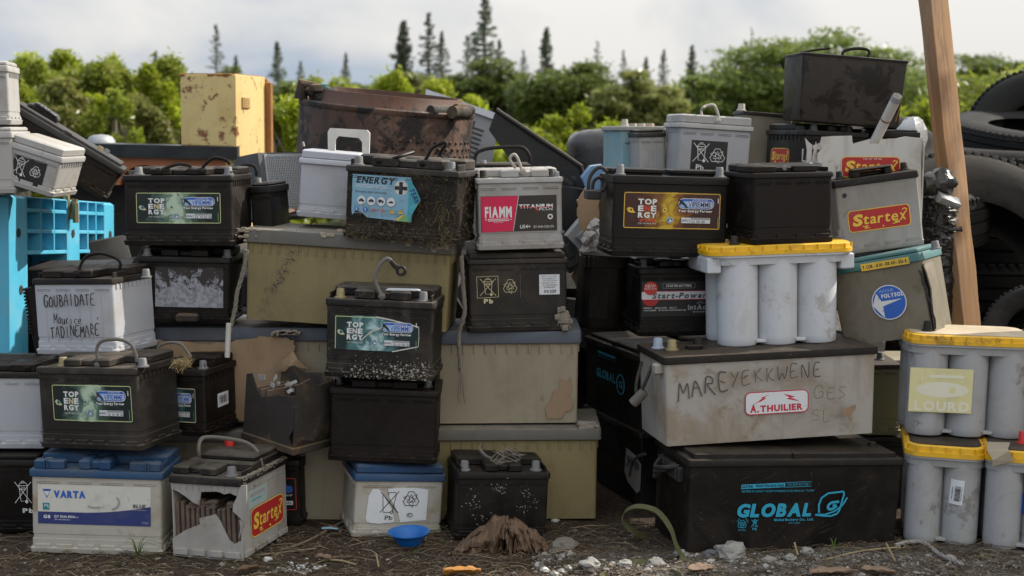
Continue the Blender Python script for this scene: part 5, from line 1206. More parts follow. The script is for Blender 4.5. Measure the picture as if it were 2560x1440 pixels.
handle(s, s.root, [(1203, 1112, .03), (1199, 1120, .0), (1206, 1132, -.03), (1217, 1142, -.055), (1228, 1146, -.07)], -.03, .004, HANDLEG, .7)
b = MB(); c = lz(s, 1262, 1150, s.h + .022)
for k in range(9):
    p = c + V((rg.uniform(-.02, .02), rg.uniform(-.02, .02), 0)); pts = [p + V((rg.gauss(0, .022), rg.gauss(0, .02), rg.uniform(0, .04) - .004 * i)) for i in range(4)]; b.tube(smoothpath(pts, 5), .0009, 0, 4)
o = b.build('wire_tangle', ROPE); o.matrix_world = s.M; tag(o, 'pale tangle of thin wire on the black battery behind the leaf', 'wire')
# battery C5 and the white one above
s = solve(1174, 832, 1418, 826, 650, 3.59, side=1166); battery('car_battery', 'dark grey battery with outlined bin and recycling signs and a small white date label', s, CHAR, CHAR, .012, .014, 'full', cen=(.1, .9))
P = Print(front(s), 1190, 685, 1400, 760); P.stroke([(1192, 690), (1245, 689), (1246, 741), (1193, 743)], 1.4, I_CREAM, True); P.bin(1199, 694, 1240, 738, I_CREAM, 1.4); P.recycle(1275, 716, 18, I_CREAM, 1.3, 19); P.text(1209, 745, 1232, 757, 'Pb', I_CREAM, .02)
P.rect(1300, 687, 1301, 745, I_GRAPH); P.build(s.root, None)
P = Print(front(s), 1348, 686, 1399, 736)
for k, tx in enumerate(('RECYCLER', 'RECHARGER ICI', 'NE PAS JETER', 'RISQUE ACIDE', 'ATTENTION', 'VERIFIER')): P.text(1354 + (k % 3) * 2, 689 + k * 5.4, 1392 - (k % 2) * 4, 692.4 + k * 5.4, tx, I_GRAPH)
P.text(1360, 724, 1390, 732, '04/2019', I_K); P.build(s.root, I_LABW)
b = MB(); q = lx(s, 1408, 800, -s.d / 2)
for k in range(60):
    p = V((q.x + rg.gauss(0, .008), -s.d / 2 - .002 + rg.gauss(0, .003), max(.004, q.z + rg.gauss(0, .014)))); u = rg.uniform(.003, .008); b.box(p.x - u, p.x + u, p.y - u, p.y + u, p.z - u, p.z + u, 0, None, u * .4)
b.build('mould', MUDGR, s.root)
s = solve(1197, 627, 1407, 621, 447, 3.585, side=1183, xt=1187); battery('car_battery', 'light grey battery with a red and dark bronze label at centre', s, LGREY, LGREY, .013, .022, 'euro', ((1208, .12, CHAR), (1375, .12, CHAR)), cen=(.30, .84), tr=.0085, back=.36)
handle(s, s.root, [(1307, 430), (1300, 412), (1294, 396), (1286, 386), (1277, 391), (1275, 400), (1282, 412), (1290, 420)], -s.d / 2 + .012, .0038, HANDLEW, .7, ((1307, 428),))
P = Print(front(s), 1202, 489, 1392, 578)
P.poly([(1202, 490), (1296, 489.5), (1281, 577), (1204, 579)], I_CRIM); P.segs([(1297, 489), (1282, 577)], 1.2, I_W)
P.text(1212, 515, 1279, 543, 'FIAMM', I_WC, .03); P.rect(1219, 545.5, 1272, 547.3, I_WC); P.rect(1219, 549.5, 1272, 551.3, I_WC); P.rect(1212, 546.5, 1217, 547.7, I_WC); P.rect(1213.9, 544.5, 1215.1, 549.7, I_WC); P.rect(1274, 547, 1279, 548.4, I_WC); P.text(1233, 552.5, 1258, 555.6, 'MADE IN ITALY', I_WC)
P.text(1297, 511, 1382, 521.5, 'TITANIUM', I_WC, .02); P.rect(1297, 517, 1382, 521.8, I_BRONZE); P.text(1297, 511, 1382, 521.5, 'TITANIUM', I_WC, .0); P.rect(1299, 517.8, 1380, 519.4, I_RED2)
P.circle(1342, 524.5, 3, I_RED2); P.text(1347, 521.8, 1382, 527, 'PLUS', I_W, .012)
P.circle(1375, 543, 8.5, I_GRAPH); P.circle(1375, 543, 6.5, I_WC); P.circle(1375, 543, 3.6, I_BRONZE); P.text(1299, 562, 1325, 571, 'L154+', I_WC, .012); P.text(1333, 564.5, 1383, 570.5, '12V 54Ah 520A EN', I_WC)
P.build(s.root, I_BRONZE)
s = solve(1187, 602, 1328, 602, 420, 3.80, yaw=2); battery('car_battery', 'black battery with a tall black strap handle behind the light grey red label one', s, BLACK, BLACK, .014, .012, 'full', ((1208, .1), ))
handle(s, s.root, [(1186, 425), (1187, 398), (1192, 383), (1204, 376), (1230, 370), (1287, 367), (1308, 370), (1321, 384), (1325, 400), (1326, 425)], -.05, .005, BLACK, .6)
# ENERGY+ style battery
s = solve(861, 592, 1137, 613, 411, 3.56, side=1184, xt=856); EN = s
battery('car_battery', 'black battery with a peeling sky blue label, two strap handles and hay stuck on', s, DUSTY, CHAR, .015, .026, 'euro', ((896, .14), (1127, .12)), cen=(.22, .84), tr=.0105, th=.023, back=.46)
handle(s, s.root, [(949, 403), (975, 399), (1000, 391), (1035, 380, -.03)], -s.d / 2 + .012, .0045, BLACK, .6, ((949, 402),))
handle(s, s.root, [(1058, 410), (1068, 392), (1080, 371), (1097, 361), (1113, 355), (1114, 362, -.04), (1104, 376, -.03), (1098, 388, -.02)], -s.d / 2 + .012, .0042, BLACK, .7, ((1058, 409),))
P = Print(front(s), 880, 440, 1054, 551, (640, 400), rot=0)
P.text(35, 14, 400, 78, 'ENERGY', I_K, .02, .22); P.circle(450, 100, 62, I_LABC, 66); P.rect(432, 45, 466, 158, I_K); P.rect(392, 84, 508, 118, I_K)
for k in range(3): P.rect(30, 88 + 12 * k, 335 + 10 * k, 92 + 12 * k, I_LABW)
P.text(30, 140, 320, 162, 'Batterie sans entretien', I_GRAPH, .0, .2)
for k in range(4):
    cx = 90 + 92 * k; P.circle(cx, 232, 38, I_LABW, 40)
    if k in (0, 1): P.poly([(cx - 24, 240), (cx - 24, 228), (cx - 14, 226), (cx - 6, 216), (cx + 10, 216), (cx + 16, 226), (cx + 25, 230), (cx + 25, 240)], I_K); P.circle(cx - 13, 241, 6, I_K); P.circle(cx + 13, 241, 6, I_K)
    elif k == 2: P.rect(cx - 24, 215, cx + 6, 238, I_K); P.poly([(cx + 8, 222), (cx + 18, 222), (cx + 25, 232), (cx + 25, 240), (cx + 8, 240)], I_K); P.circle(cx - 12, 242, 6, I_K); P.circle(cx + 14, 242, 6, I_K)
    else: P.poly([(cx - 26, 232), (cx + 26, 228), (cx + 16, 243), (cx - 20, 243)], I_K); P.poly([(cx - 8, 230), (cx - 4, 222), (cx + 8, 222), (cx + 10, 229)], I_K)
for k, m in enumerate((I_BLUE, I_BLUE, I_RED, I_RED, I_GRAPH, I_GRAPH)):
    cx = 50 + 82 * k
    if k < 2: P.circle(cx, 312, 20, I_BLUE); P.rect(cx - 5, 300, cx + 5, 324, I_W)
    elif k < 4: P.stroke([(cx, 292), (cx + 22, 312), (cx, 332), (cx - 22, 312)], 3, I_RED2, True); P.circle(cx, 312, 8, I_RED2)
    else: P.poly([(cx, 290), (cx + 24, 332), (cx - 24, 332)], I_YEL); P.stroke([(cx, 290), (cx + 24, 332), (cx - 24, 332)], 3, I_K, True); P.rect(cx - 2, 305, cx + 2, 322, I_K)
P.rect(30, 345, 250, 349, I_GREY); P.rect(270, 345, 430, 349, I_GREY)
P.poly([(430, 398), (490, 350), (560, 320), (560, 400)], I_GREEN); P.poly([(400, 398), (470, 345), (500, 335), (440, 390)], I_YEL)
lab = P.build(s.root, I_SKYL, base_poly=[(0, 0), (535, 0), (552, 40), (560, 400), (330, 392), (150, 385), (90, 340), (40, 330), (10, 372), (0, 330)])
# its curled corner
f = front(s); b = MB(); pts = [(1019, 448), (1032, 455), (1045, 470), (1060, 498), (1046, 520), (1036, 535), (1028, 556), (1018, 548), (1022, 520), (1023, 480)]
uvp = [f.uv(*p) for p in pts]; hh = (.002, .012, .02, .028, .024, .018, .012, .004, .006, .004)
vs = [f.pt(u, v_, hh[i]) for i, (u, v_) in enumerate(uvp)]; b.add(vs, [(0, 9, 1), (1, 9, 2), (2, 9, 8), (2, 8, 3), (3, 8, 4), (4, 8, 5), (5, 8, 7), (5, 7, 6)]); b.build('curled_corner', ink('label_turquoise', (.08, .40, .46), .3, (.4, .5, .3)), lab, smooth=False)
P = Print(front(s), 1030, 470, 1056, 525, h=.027); P.text(1026, 482, 1062, 496, '75Ah', I_NAVY, .02, 0, 62); P.poly([(1050, 512), (1060, 498), (1046, 522)], I_GREEN); P.build(lab, None)
b = MB()
for k in range(800):
    side_ = rg.random() < .25; z = s.h * rg.random() ** 1.6 * .92; x = rg.uniform(-s.w / 2, s.w / 2)
    l = rg.uniform(.0025, .0075)
    if side_: p = V((s.w / 2 + .002, rg.uniform(-s.d / 2, s.d / 2), z))
    else:
        p = V((x, -s.d / 2 - .0035 - (.004 if z < .02 else 0), z))
        if -s.w * .44 < x < s.w * .14 and s.h * .42 < z < s.h * .88 and rg.random() < .85: continue
    d_ = V((rg.gauss(0, 1), rg.gauss(0, .25), rg.gauss(0, .8))).normalized() * l; b.tube([p - d_, p + V((rg.gauss(0, .001), -.0015, rg.gauss(0, .001))), p + d_], .00034, 0, 3, caps=False)
for k in range(34):
    p = V((s.w / 2 - .03 + rg.gauss(0, .012), -s.d / 2 - .006, s.h * rg.uniform(-.08, .5))); d_ = V((rg.gauss(0, .5), rg.gauss(0, .2), -1)).normalized() * .013; b.tube([p - d_, p + V((rg.gauss(0, .003), 0, 0)), p + d_], .00045, 0, 3, caps=False)
tag(b.build('stuck_hay', STRAWG, s.root, smooth=False), kind='stuff')
# milky battery with thick white handle
s = solve(744, 541, 890, 553, 393, 3.72, yaw=0, xt=744); battery('car_battery', 'milky white battery with a thick white moulded handle beside the drum', s, WHITE, WHITE, .014, .022, 'full', over=.006, slots=False, band=True)
b = MB(); pts = [(821, 384), (820, 330), (826, 320), (918, 325), (925, 333), (923, 390), (906, 390), (906, 356), (898, 345), (846, 340), (838, 350), (838, 384)]; q = [lx(s, px, py, .02) for px, py in pts]
b.prism([(p.x, p.z) for p in q], .012, .030); b.build('handle', pmat('white_handle', (.60, .59, .55), .4, da=.35, speck=.2), s.root)
b = MB(); p = lx(s, 760, 366, 0); b.tube([p, p + V((-.004, 0, .012))], .003, 0, 5); b.build('vent_stub', HANDLEW, s.root)
# ------------------------------------------------------------------ rusty drum
Yd = 4.45; ct = at(968, 262, Yd); cb = at(948, 505, Yd); ax = (ct - cb).normalized(); ax = (ax + V((0, -.05, 0))).normalized()
Rd = 215 / FPX * Yd; Hd = (ct - cb).length
xa = V((1, 0, 0)); xa = (xa - ax * xa.dot(ax)).normalized(); ya = ax.cross(xa); base = ct - ax * Hd
Md = Matrix(((xa.x, ya.x, ax.x, base.x), (xa.y, ya.y, ax.y, base.y), (xa.z, ya.z, ax.z, base.z), (0, 0, 0, 1))); Mdi = Md.inverted()
drum = thing('metal_drum', 'rusty perforated steel drum tilted behind the batteries', 'drum', Md)
b = MB(); b.lathe([(Rd * .99, 0), (Rd, .01), (Rd, Hd * .3), (Rd, Hd * .6), (Rd, Hd - .02), (Rd * 1.012, Hd - .016), (Rd * 1.014, Hd - .004), (Rd * 1.0, Hd), (Rd * .985, Hd - .002), (Rd * .975, Hd - .02), (Rd * .97, Hd * .5), (Rd * .97, .01)], 0, None, 64, False, False)
rgd = random.Random(4)
for r_ in range(9):
    for k in range(13):
        a = R(-88 + 6.2 * k + (3 if r_ % 2 else 0)); z = Hd * (.16 + .068 * r_); c_, s_ = cos(a), sin(a)
        if k < 3 and rgd.random() < .4: continue
        Mk = Matrix.Translation((Rd * c_, Rd * s_, z)) @ V((c_, s_, 0)).to_track_quat('Z', 'Y').to_matrix().to_4x4(); b.lathe([(.0065, -.002), (.0045, .003), (.0018, .0045), (.0001, .0047)], 0, Mk, 8, False, False)
shell = b.build('shell', RUST, drum)
b = MB(); b.lathe([(Rd * .97, Hd - .03), (Rd * .91, Hd - .012), (Rd * .86, Hd + .026), (Rd * .85, Hd + .036), (Rd * .82, Hd + .036), (Rd * .80, Hd - .03), (Rd * .78, Hd - .1)], 0, None, 64, False, False); b.build('inner_ring', pmat('rust_brown_ring', (.10, .05, .034), .7, dust=(.17, .09, .06), da=.6, up=.3, streak=.5, stain=(.03, .02, .016), sa=.8), drum)
b = MB()
for a in (-98, -92): 
    c_, s_ = cos(R(a + 14)), sin(R(a + 14)); Mk = Matrix.Translation((Rd * c_, Rd * s_, Hd * .47)) @ V((c_, s_, 0)).to_track_quat('Z', 'Y').to_matrix().to_4x4(); b.box(-.012, .012, -.003, .003, .0005, .0015, 0, Mk, .0004)
b.build('slot', DARKHEAP, drum)
for i, (px0, py0, px1, py1, r_, lab) in enumerate(((1076, 277, 1120, 277, .017, 'charred log stub at the left of three on the drum rim'), (1130, 280, 1168, 282, .019, 'charred log stub in the middle of three on the drum rim'), (1140, 272, 1178, 274, .017, 'charred log stub at the right, behind the others on the drum rim'))):
    p0, p1 = at(px0, py0, Yd - Rd * .8 + .06 * (i == 2)), at(px1, py1, Yd - Rd * .55 + .08 * (i == 2)); b = MB(); dv = p1 - p0
    n = 7; b.tube([V((0, 0, 0)) + dv * (k / n) + V((0, 0, rgd.uniform(-.002, .002))) for k in range(n + 1)], [r_ * rgd.uniform(.88, 1.1) for k in range(n + 1)], 0, 12); o = b.build('charred_log', CHARRED); o.location = p0; tag(o, lab, 'charred log', 'charred stubs on the drum rim')
b = MB(); o_ = at(752, 250, Yd - .12)
for k in range(26):
    px, py = rgd.uniform(752, 838), 0; py = 222 + (px - 752) * .22 + rgd.uniform(-8, 14); 
    if px < 785: py -= 6
    p = at(px, py, Yd - .14 + rgd.uniform(0, .1)) - o_; u = rgd.uniform(.012, .024)
    bm = [V((rgd.gauss(0, 1), rgd.gauss(0, 1), rgd.gauss(0, 1))).normalized() * u * rgd.uniform(.6, 1.2) for _ in range(10)]
    b.rbox([(-u * .7, u * .7, u * .6, u * .3), (0, u * 1.1, u, u * .5), (u * .7, u * .6, u * .6, u * .3)], 0, Matrix.Translation(p) @ Matrix.Rotation(rgd.uniform(0, 6), 4, 'Z') @ Matrix.Rotation(rgd.uniform(-.8, .8), 4, 'X'), 3)
b.tube([at(752, 248, Yd - .1) - o_, at(756, 208, Yd - .1) - o_, at(790, 218, Yd - .1) - o_, at(840, 232, Yd - .08) - o_], [.022, .018, .014, .010], 0, 8)
b.build('burnt_wad', CHARRED).location = o_; ow = C.objects[-1] if False else bpy.data.objects['burnt_wad']; tag(ow, 'burnt black wad with a turquoise scrap on the left rim of the drum', 'burnt rubbish')
b = MB(); 
for k in range(16): p = V((rgd.gauss(0, .02), rgd.gauss(0, .008), rgd.gauss(0, .006))) + at(805, 218, Yd - .12) - o_; b.box(p.x - .007, p.x + .007, p.y - .003, p.y + .003, p.z - .002, p.z + .003, 0, None, .001)
b.build('turquoise_scrap', pmat('turquoise_plastic', (.03, .25, .21), .5), ow)
# ------------------------------------------------------------------ slanted white panel and black casing behind
q = [at(px, py, 4.9) for px, py in ((1066, 236), (1245, 300), (1232, 395), (1168, 560), (1060, 420))]; o_ = q[0].copy(); wp = thing('appliance_panel', 'white and grey slotted appliance panel slanting behind the drum', 'panel', Matrix.Translation(o_))
L2 = [(p.x - o_.x, p.z - o_.z) for p in q]; b = MB(); b.prism(L2, 0, .05); b.build('louvred_side', PANELG, wp)
b = MB(); d_ = V((L2[1][0], 0, L2[1][1])); b.prism([(-.004, -.004), (L2[1][0] + .004, L2[1][1] - .004), (L2[1][0] + .01, L2[1][1] + .018), (.0, .018)], -.012, .052); b.build('top_rim', PANELW, wp)
b = MB(); ang = atan2(L2[1][1], L2[1][0])
for k in range(11):
    for j, x in enumerate((.15, .205)):
        b.box(x - .022, x + .022, -.003, .001, -.055 - .016 * k, -.049 - .016 * k, 0, Matrix.Rotation(-ang, 4, 'Y'), .001)
b.box(.176, .188, -.003, .001, -.16, -.03, 0, Matrix.Rotation(-ang, 4, 'Y'), .001); b.build('slot', DGREY, wp)
q = [at(px, py, 4.5) for px, py in ((1240, 274), (1254, 284), (1350, 348), (1452, 416), (1467, 478), (1458, 482), (1440, 470), (1330, 452), (1290, 420), (1222, 325))]; o_ = q[0].copy(); tv = thing('black_casing', 'large black plastic casing slanting behind the light grey battery', 'casing', Matrix.Translation(o_))
L2 = [(p.x - o_.x, p.z - o_.z) for p in q]; b = MB(); b.prism(L2, 0, .16)
b.build('shell', TVB, tv); b = MB(); b.tube([V((p[0], -.004, p[1])) for p in (L2[0], L2[1], L2[2], L2[3], L2[4])], .008, 0, 8); b.build('rim', CHAR, tv)
b = MB()
for k in range(7): p = at(1380 + k * 9, 455 + rgd.uniform(-8, 8), 4.46) - o_; b.lathe([(.0001, -.01), (.011, -.008), (.011, .008), (.0001, .01)], 0, Matrix.Translation(p) @ Matrix.Rotation(pi / 2, 4, 'X'), 10)
b.build('knob', TVB, tv)
q = [at(px, py, 4.42) for px, py in ((1330, 452), (1462, 474), (1485, 800), (1400, 830), (1330, 640))]; o_ = q[0].copy(); b = MB(); b.prism([(p.x - o_.x, p.z - o_.z) for p in q], 0, .10); o = b.build('black_casing', TVB); o.location = o_; tag(o, 'black sheet standing for the darkness right of the light grey battery', 'casing')  # black sheet added where the gap holds only deep shade
# ------------------------------------------------------------------ right part: gap debris
sheet('cardboard', 'torn brown cardboard corner left of the amber label battery', 'cardboard', ragged([(1441, 500, 1), (1462, 470, 1), (1496, 478, 0), (1497, 560, 1), (1470, 590, 1), (1446, 560, 1)], 5, 4), 3.85, CARD, th=.02)
gG = 'grey plastic fragments in the dark gap'
for i, (px, py, a_, c_, rot, lab) in enumerate(((1455, 582, .040, .034, .75, 'grey angular plastic fragment, upper one in the dark gap'), (1418, 620, .022, .050, .45, 'grey slim plastic fragment at left in the dark gap'), (1432, 650, .030, .024, .6, 'grey small plastic fragment, lowest in the dark gap'))):
    p = at(px, py, 3.95 + .04 * i); b = MB(); b.prism([(-a_, -c_), (a_ * .7, -c_), (a_, c_ * .4), (a_ * .5, c_), (-a_, c_ * .8)], -.02, .02); b.box(-a_ * .6, a_ * .4, -.028, -.018, -c_ * .5, c_ * .3, 0, None, .003)
    o = b.build('plastic_fragment', PANELG if i == 0 else DGREY); o.location = p; o.rotation_euler = (0, -rot, .2); tag(o, lab, 'plastic piece', gG)
b = MB(); pts = [at(px, py, 3.82) for px, py in ((1484, 565), (1478, 590), (1470, 610), (1464, 632))]; o_ = pts[0].copy()
for k, p in enumerate(pts):
    for j in range(5): u = rg.uniform(.008, .014); b.rbox([(-u, u * .6, u * .5, u * .3), (0, u * 1.1, u, u * .5), (u, u * .5, u * .5, u * .3)], 0, Matrix.Translation(p - o_ + V((rg.gauss(0, .006), rg.gauss(0, .006), rg.gauss(0, .006)))) @ Matrix.Rotation(rg.uniform(0, 6), 4, 'Y'), 3)
o = b.build('crumpled_rag', pmat('pale_rag', (.42, .40, .40), .9, da=.4, bump=.5)); o.location = o_; tag(o, 'crumpled whitish rag in the gap left of the amber label battery', 'rag')
b = MB(); p = at(1380, 700, 3.9); q = [at(px, py, 4.05) for px, py in ((1428, 690), (1450, 650), (1462, 700), (1448, 735))]; o_ = q[0].copy(); b.prism([(v_.x - o_.x, v_.z - o_.z) for v_ in q], 0, .02); o = b.build('cardboard', CARD); o.location = o_; tag(o, 'small brown cardboard bit low in the dark gap', 'cardboard')
q = [at(px, py, 4.3) for px, py in ((1455, 445), (1478, 416), (1506, 412), (1510, 470), (1470, 482))]; o_ = q[0].copy(); b = MB(); b.prism([(v_.x - o_.x, v_.z - o_.z) for v_ in q], 0, .12); o = b.build('plastic_fragment', pmat('pale_blue_plastic', (.20, .34, .56), .4)); o.location = o_; tag(o, 'pale blue plastic piece behind the black rope loop', 'plastic piece')
# black bag
ctr = at(1500, 400, 4.75); rx, rz = 82 / FPX * 4.75, 76 / FPX * 4.75; b = MB(); n, m_ = 40, 22; rings = []
for j in range(m_ + 1):
    v_ = -pi / 2 + pi * j / m_; ring = []
    for i in range(n):
        u = 2 * pi * i / n; sq = lambda c, e: math.copysign(abs(c) ** e, c)
        p = V((rx * sq(cos(v_), .5) * sq(cos(u), .7), rx * .8 * sq(cos(v_), .5) * sq(sin(u), .7), rz * sq(sin(v_), .55))); p *= 1 + .05 * noise.noise(p * 14 + V((3, 1, 0))) + .03 * noise.noise(p * 40); ring.append(p)
    rings.append(ring)
b.loft(rings); o = b.build('rubbish_bag', FILM, None, 180); o.location = ctr; tag(o, 'full black rubbish bag with a shiny top in front of the bright bush', 'bag')
# ------------------------------------------------------------------ back row
s = solve(1552, 472, 1660, 470, 316, 4.10, yaw=14, d=.17); battery('car_battery', 'faded teal battery with grey lid in the back row', s, TEAL, pmat('mossy_grey_lid', (.26, .26, .25), .7, da=.5), .012, .004, 'none', ((1562, .2, HANDLEW),), slots=False, band=False, ledge=.002, over=.006)
b = MB()
for k in range(4): b.lathe([(.0001, 0), (.013, 0), (.011, .009), (.0001, .009)], 0, Matrix.Translation((-s.w * .2 + k * s.w * .2, .0, s.h - .0005)), 14)
b.build('filler_caps', HANDLEW, s.root)
P = Print(front(s), 1560, 340, 1600, 380); P.segs([(1562, 357), (1570, 360), (1576, 352), (1586, 350), (1594, 340)], 2, I_K); P.build(s.root, None)
s = solve(1601, 472, 1664, 470, 332, 3.98, yaw=8, d=.15); battery('car_battery', 'small mid grey battery in front of the teal one', s, GREY, CHAR, .012, .01, 'full', slots=True, ledge=.003, groups=2)
s = solve(1692, 470, 1867, 480, 305, 3.86, side=1653, xt=1689); SV = s; battery('car_battery', 'silver grey battery with an ivory loop handle and a black recycling label', s, SILVER, LGREY, .013, .024, 'full', groups=4, over=.006)
handle(s, s.root, [(1800, 303), (1796, 290), (1792, 277), (1784, 263), (1766, 265), (1754, 274), (1755, 288, 0), (1762, 298, 0)], -s.d / 2 + .006, .0042, HANDLEW, .7, ((1794, 303),))
P = Print(front(s), 1727, 352, 1817, 432, (92, 82)); P.bin(4, 6, 46, 56, I_W, 1.5); P.recycle(67, 38, 20, I_W, 1.5); P.text(14, 62, 34, 76, 'Pb', I_W, .015); P.build(s.root, I_DARK)
s = solve(1848, 465, 1965, 474, 276, 4.15, side=1818); battery('car_battery', 'dirty beige battery with dark rim at the back between silver and black ones', s, MUD, DUSTY, .010, .003, 'none', ((1853, .12, HANDLEW),), slots=False, band=False, ledge=.002, over=.004, tr=.010)
# black box on top
s = solve(1994, 300, 2252, 320, 135, 3.88, side=1948, d=.175, xt=2006); TB = s
root = thing('black_box', 'plain black box shaped battery topmost at right with small carry handles', 'battery', s.M); s.root = root; hx, hy = s.w / 2, s.d / 2
b = MB(); b.rbox([(0, hx - .010, hy - .004, .006), (.006, hx - .006, hy - .001, .007), (s.h - .004, hx + .002, hy, .006), (s.h, hx + .002, hy, .006)], 0, None, 3); b.build('case', pmat('smooth_black_plastic', (.0125, .0100, .0085), .42, spec=.35, dust=(.06, .048, .039), da=.5, dpos=(.46, .52), speck=.12, up=.4, scale=11), root)
b = MB(); b.rbox([(s.h - .001, hx + .004, hy + .003, .006), (s.h + .004, hx + .004, hy + .003, .006), (s.h + .006, hx, hy, .006)], 0, None, 3); b.build('lid', BLACK, root)
handle(s, root, [(2105, 141), (2112, 127), (2145, 121), (2172, 126), (2170, 143)], .0, .0042, BLACK, .5); handle(s, root, [(2000, 131, -.01), (2030, 126, 0), (2075, 121, .0)], .0, .0032, BLACK, .5)
s = solve(2004, 476, 2158, 482, 324, 3.88, side=1908, d=.24); battery('car_battery', 'black battery under the black box with a small red and yellow sticker on its side', s, BLACK, BLACK, .014, .018, 'euro', ((2034, .15), (2120, .2)), cen=(.4, .7), back=.3)
P = Print(leftf(s), 1928, 370, 1974, 412, (100, 100)); startex(P, 0, 0, 100, 100, r=18); P.build(s.root, None)
s = solve(2170, 480, 2291, 482, 328, 3.98, yaw=3); battery('car_battery', 'black battery lid showing behind the white broken case at right', s, BLACK2, BLACK2, .016, .006, 'full')
# white broken case
s = solve(2044, 640, 2303, 640, 345, 3.72, yaw=5, d=.17); BW = s; root = thing('broken_battery', 'white battery case with a ragged broken top and a pipe stuck in it', 'battery', s.M); s.root = root; hx, hy = s.w / 2, s.d / 2
b = MB(); fr = [lx(s, px, py, -hy) for px, py in ((2044, 640), (2044, 385), (2056, 372), (2050, 362), (2055, 342), (2090, 340), (2130, 339), (2131, 351), (2133, 363), (2168, 361), (2172, 350), (2177, 362), (2190, 359), (2217, 361), (2218, 347), (2240, 346), (2265, 341), (2303, 345), (2303, 640))]
b.prism([(p.x, p.z) for p in fr], -hy, -hy + .004); h = s.h
b.prism([(-hx, 0), (hx, 0), (hx, h * .98), (hx * .4, h * 1.0), (0, h * .95), (-hx * .5, h * .98), (-hx, h * .9)], hy - .004, hy)
b.box(hx - .004, hx, -hy + .004, hy - .004, .001, h * .99); b.box(-hx, -hx + .004, -hy + .004, hy - .004, .001, h * .80)
lf = [(-hx - .028, 0), (-hx, 0), (-hx, h * .80), (-hx - .004, h * .97), (-hx - .010, h * .88), (-hx - .016, h * .78), (-hx - .014, h * .94), (-hx - .024, h * .965), (-hx - .034, h * 1.0), (-hx - .028, h * .9)]
b.prism(lf, -hy + .03, -hy + .033); b.box(-hx, hx, -hy, hy, 0, .004)
b.build('case', OLDWHITE, root); b = MB()
for k in range(5): b.box(-hx * .8 + hx * .4 * k - .002, -hx * .8 + hx * .4 * k + .002, -hy + .006, hy - .006, .01, h * .9, 0, None, .0006)
b.box(-hx + .006, hx - .006, -hy + .012, hy - .008, .01, h * .84); b.build('cell_walls', PLATES, root)
P = Print(front(s), 2102, 390, 2250, 445, (148, 78)); startex(P, 0, 2, 148, 76, tel=True, r=14); P.build(root, None)
b = MB(); p0, p1 = at(2184, 360, 3.80), at(2244, 240, 3.70); dv = p1 - p0; r_ = .0132
b.tube([V((0, 0, -.05)) - dv * .1, V((0, 0, 0)) + dv * .0, dv * .96, dv], [r_, r_, r_, r_ * 1.0], 0, 20, caps=False); b.tube([dv, dv * .7], [r_ * .82, r_ * .8], 0, 20, caps=False); b.tube([dv * .72, dv * .71], r_ * .82, 0, 16)
n = 20
pp = thing('plastic_pipe', 'off white pipe with a rusty band sticking out of the white broken case', 'pipe', Matrix.Translation(p0)); b.build('tube', PIPEW, pp)
b = MB(); b.tube([dv * .90, dv * 1.002], r_ * 1.04, 0, 20, caps=False); b.build('end_sleeve', PANELG, pp); b = MB(); b.tube([dv * .50, dv * .53], r_ * 1.02, 0, 20, caps=False); b.tube([dv * .97 + V((.012, -.005, 0)), dv * .8 + V((.016, -.005, -.01)), dv * .72 + V((.012, -.005, -.03))], .0015, 0, 5); b.build('rust_band', RUSTE, pp)
# ------------------------------------------------------------------ amber label battery and neighbours
s = solve(1528, 640, 1815, 645, 437, 3.52, side=1494); battery('truck_battery', 'black battery with amber smoke label and two flat caps on its lid', s, BLACK2, BLACK2, .020, .016, 'bars', ((1550, .12), (1798, .12)), None, tr=.0098, th=.026, over=.003, slots=False)
top_energy(s, 1558, 481, 1801, 573, SM_FIRE, I_OCHRE, I_RED2, ('B696C21', '12', '100', '800', ''), True, eye=I_OCHRE)
b = MB(); b.tube(smoothpath([lx(s, px, py, y_) for px, py, y_ in ((1470, 482, .0), (1473, 450, .0), (1483, 430, .0), (1500, 418, .0), (1516, 428, .0), (1521, 448, .0), (1512, 470, .0), (1503, 478, .0))], 6), .0048, 0, 8); b.tube(smoothpath([lx(s, px, py, .03) for px, py in ((1480, 482), (1484, 455), (1496, 444), (1508, 448))], 5), .0045, 0, 8)
q = lx(s, 1478, 486, 0); b.box(q.x - .014, q.x + .02, -.03, .03, q.z - .012, q.z + .012, 0, None, .003); b.build('rope_handle', ROPEB, s.root)
s = solve(1884, 612, 2079, 605, 433, 3.47, side=1814); battery('car_battery', 'plain brown black battery on the yellow lidded one with a round lid screw', s, BROWN, BROWN, .013, .019, 'euro', ((2021, .55), (2045, .6)), cen=(-.0, .82), back=.55, tr=.0098)
b = MB(); q = lx(s, 1960, 412, -s.d / 2 + .008); b.lathe([(.0001, 0), (.006, 0), (.005, .003), (.0001, .003)], 0, Matrix.Translation((q.x, -s.d / 2 + .0055, s.h + .010)) @ Matrix.Rotation(pi / 2, 4, 'X'), 14); b.build('lid_screw', LEAD, s.root)
s = solve(1598, 842, 1802, 838, 670, 3.62, side=1558); battery('car_battery', 'black battery with a white stripe and red dot label under the amber label one', s, BLACK2, BLACK2, .016, .020, 'euro', ((1608, .12), (1790, .2)))
P = Print(front(s), 1604, 703, 1786, 790, (182, 87)); P.circle(22, 42, 20, I_SRED); P.rect(0, 24, 172, 46, I_CRIM, 3); P.rect(0, 25.5, 171, 44.5, I_LABW, 3); P.circle(22, 17, 17, I_RED2)
P.text(9, 7, 34, 15, 'NEW', I_WC); P.text(6, 16, 36, 20, 'GENERATION', I_WC); P.stroke(P.rr(52, 5, 132, 17, 2), 1, I_GREY, True); P.text(60, 8, 124, 14, 'STARTER-BATTERIE', I_WC, .02, .2)
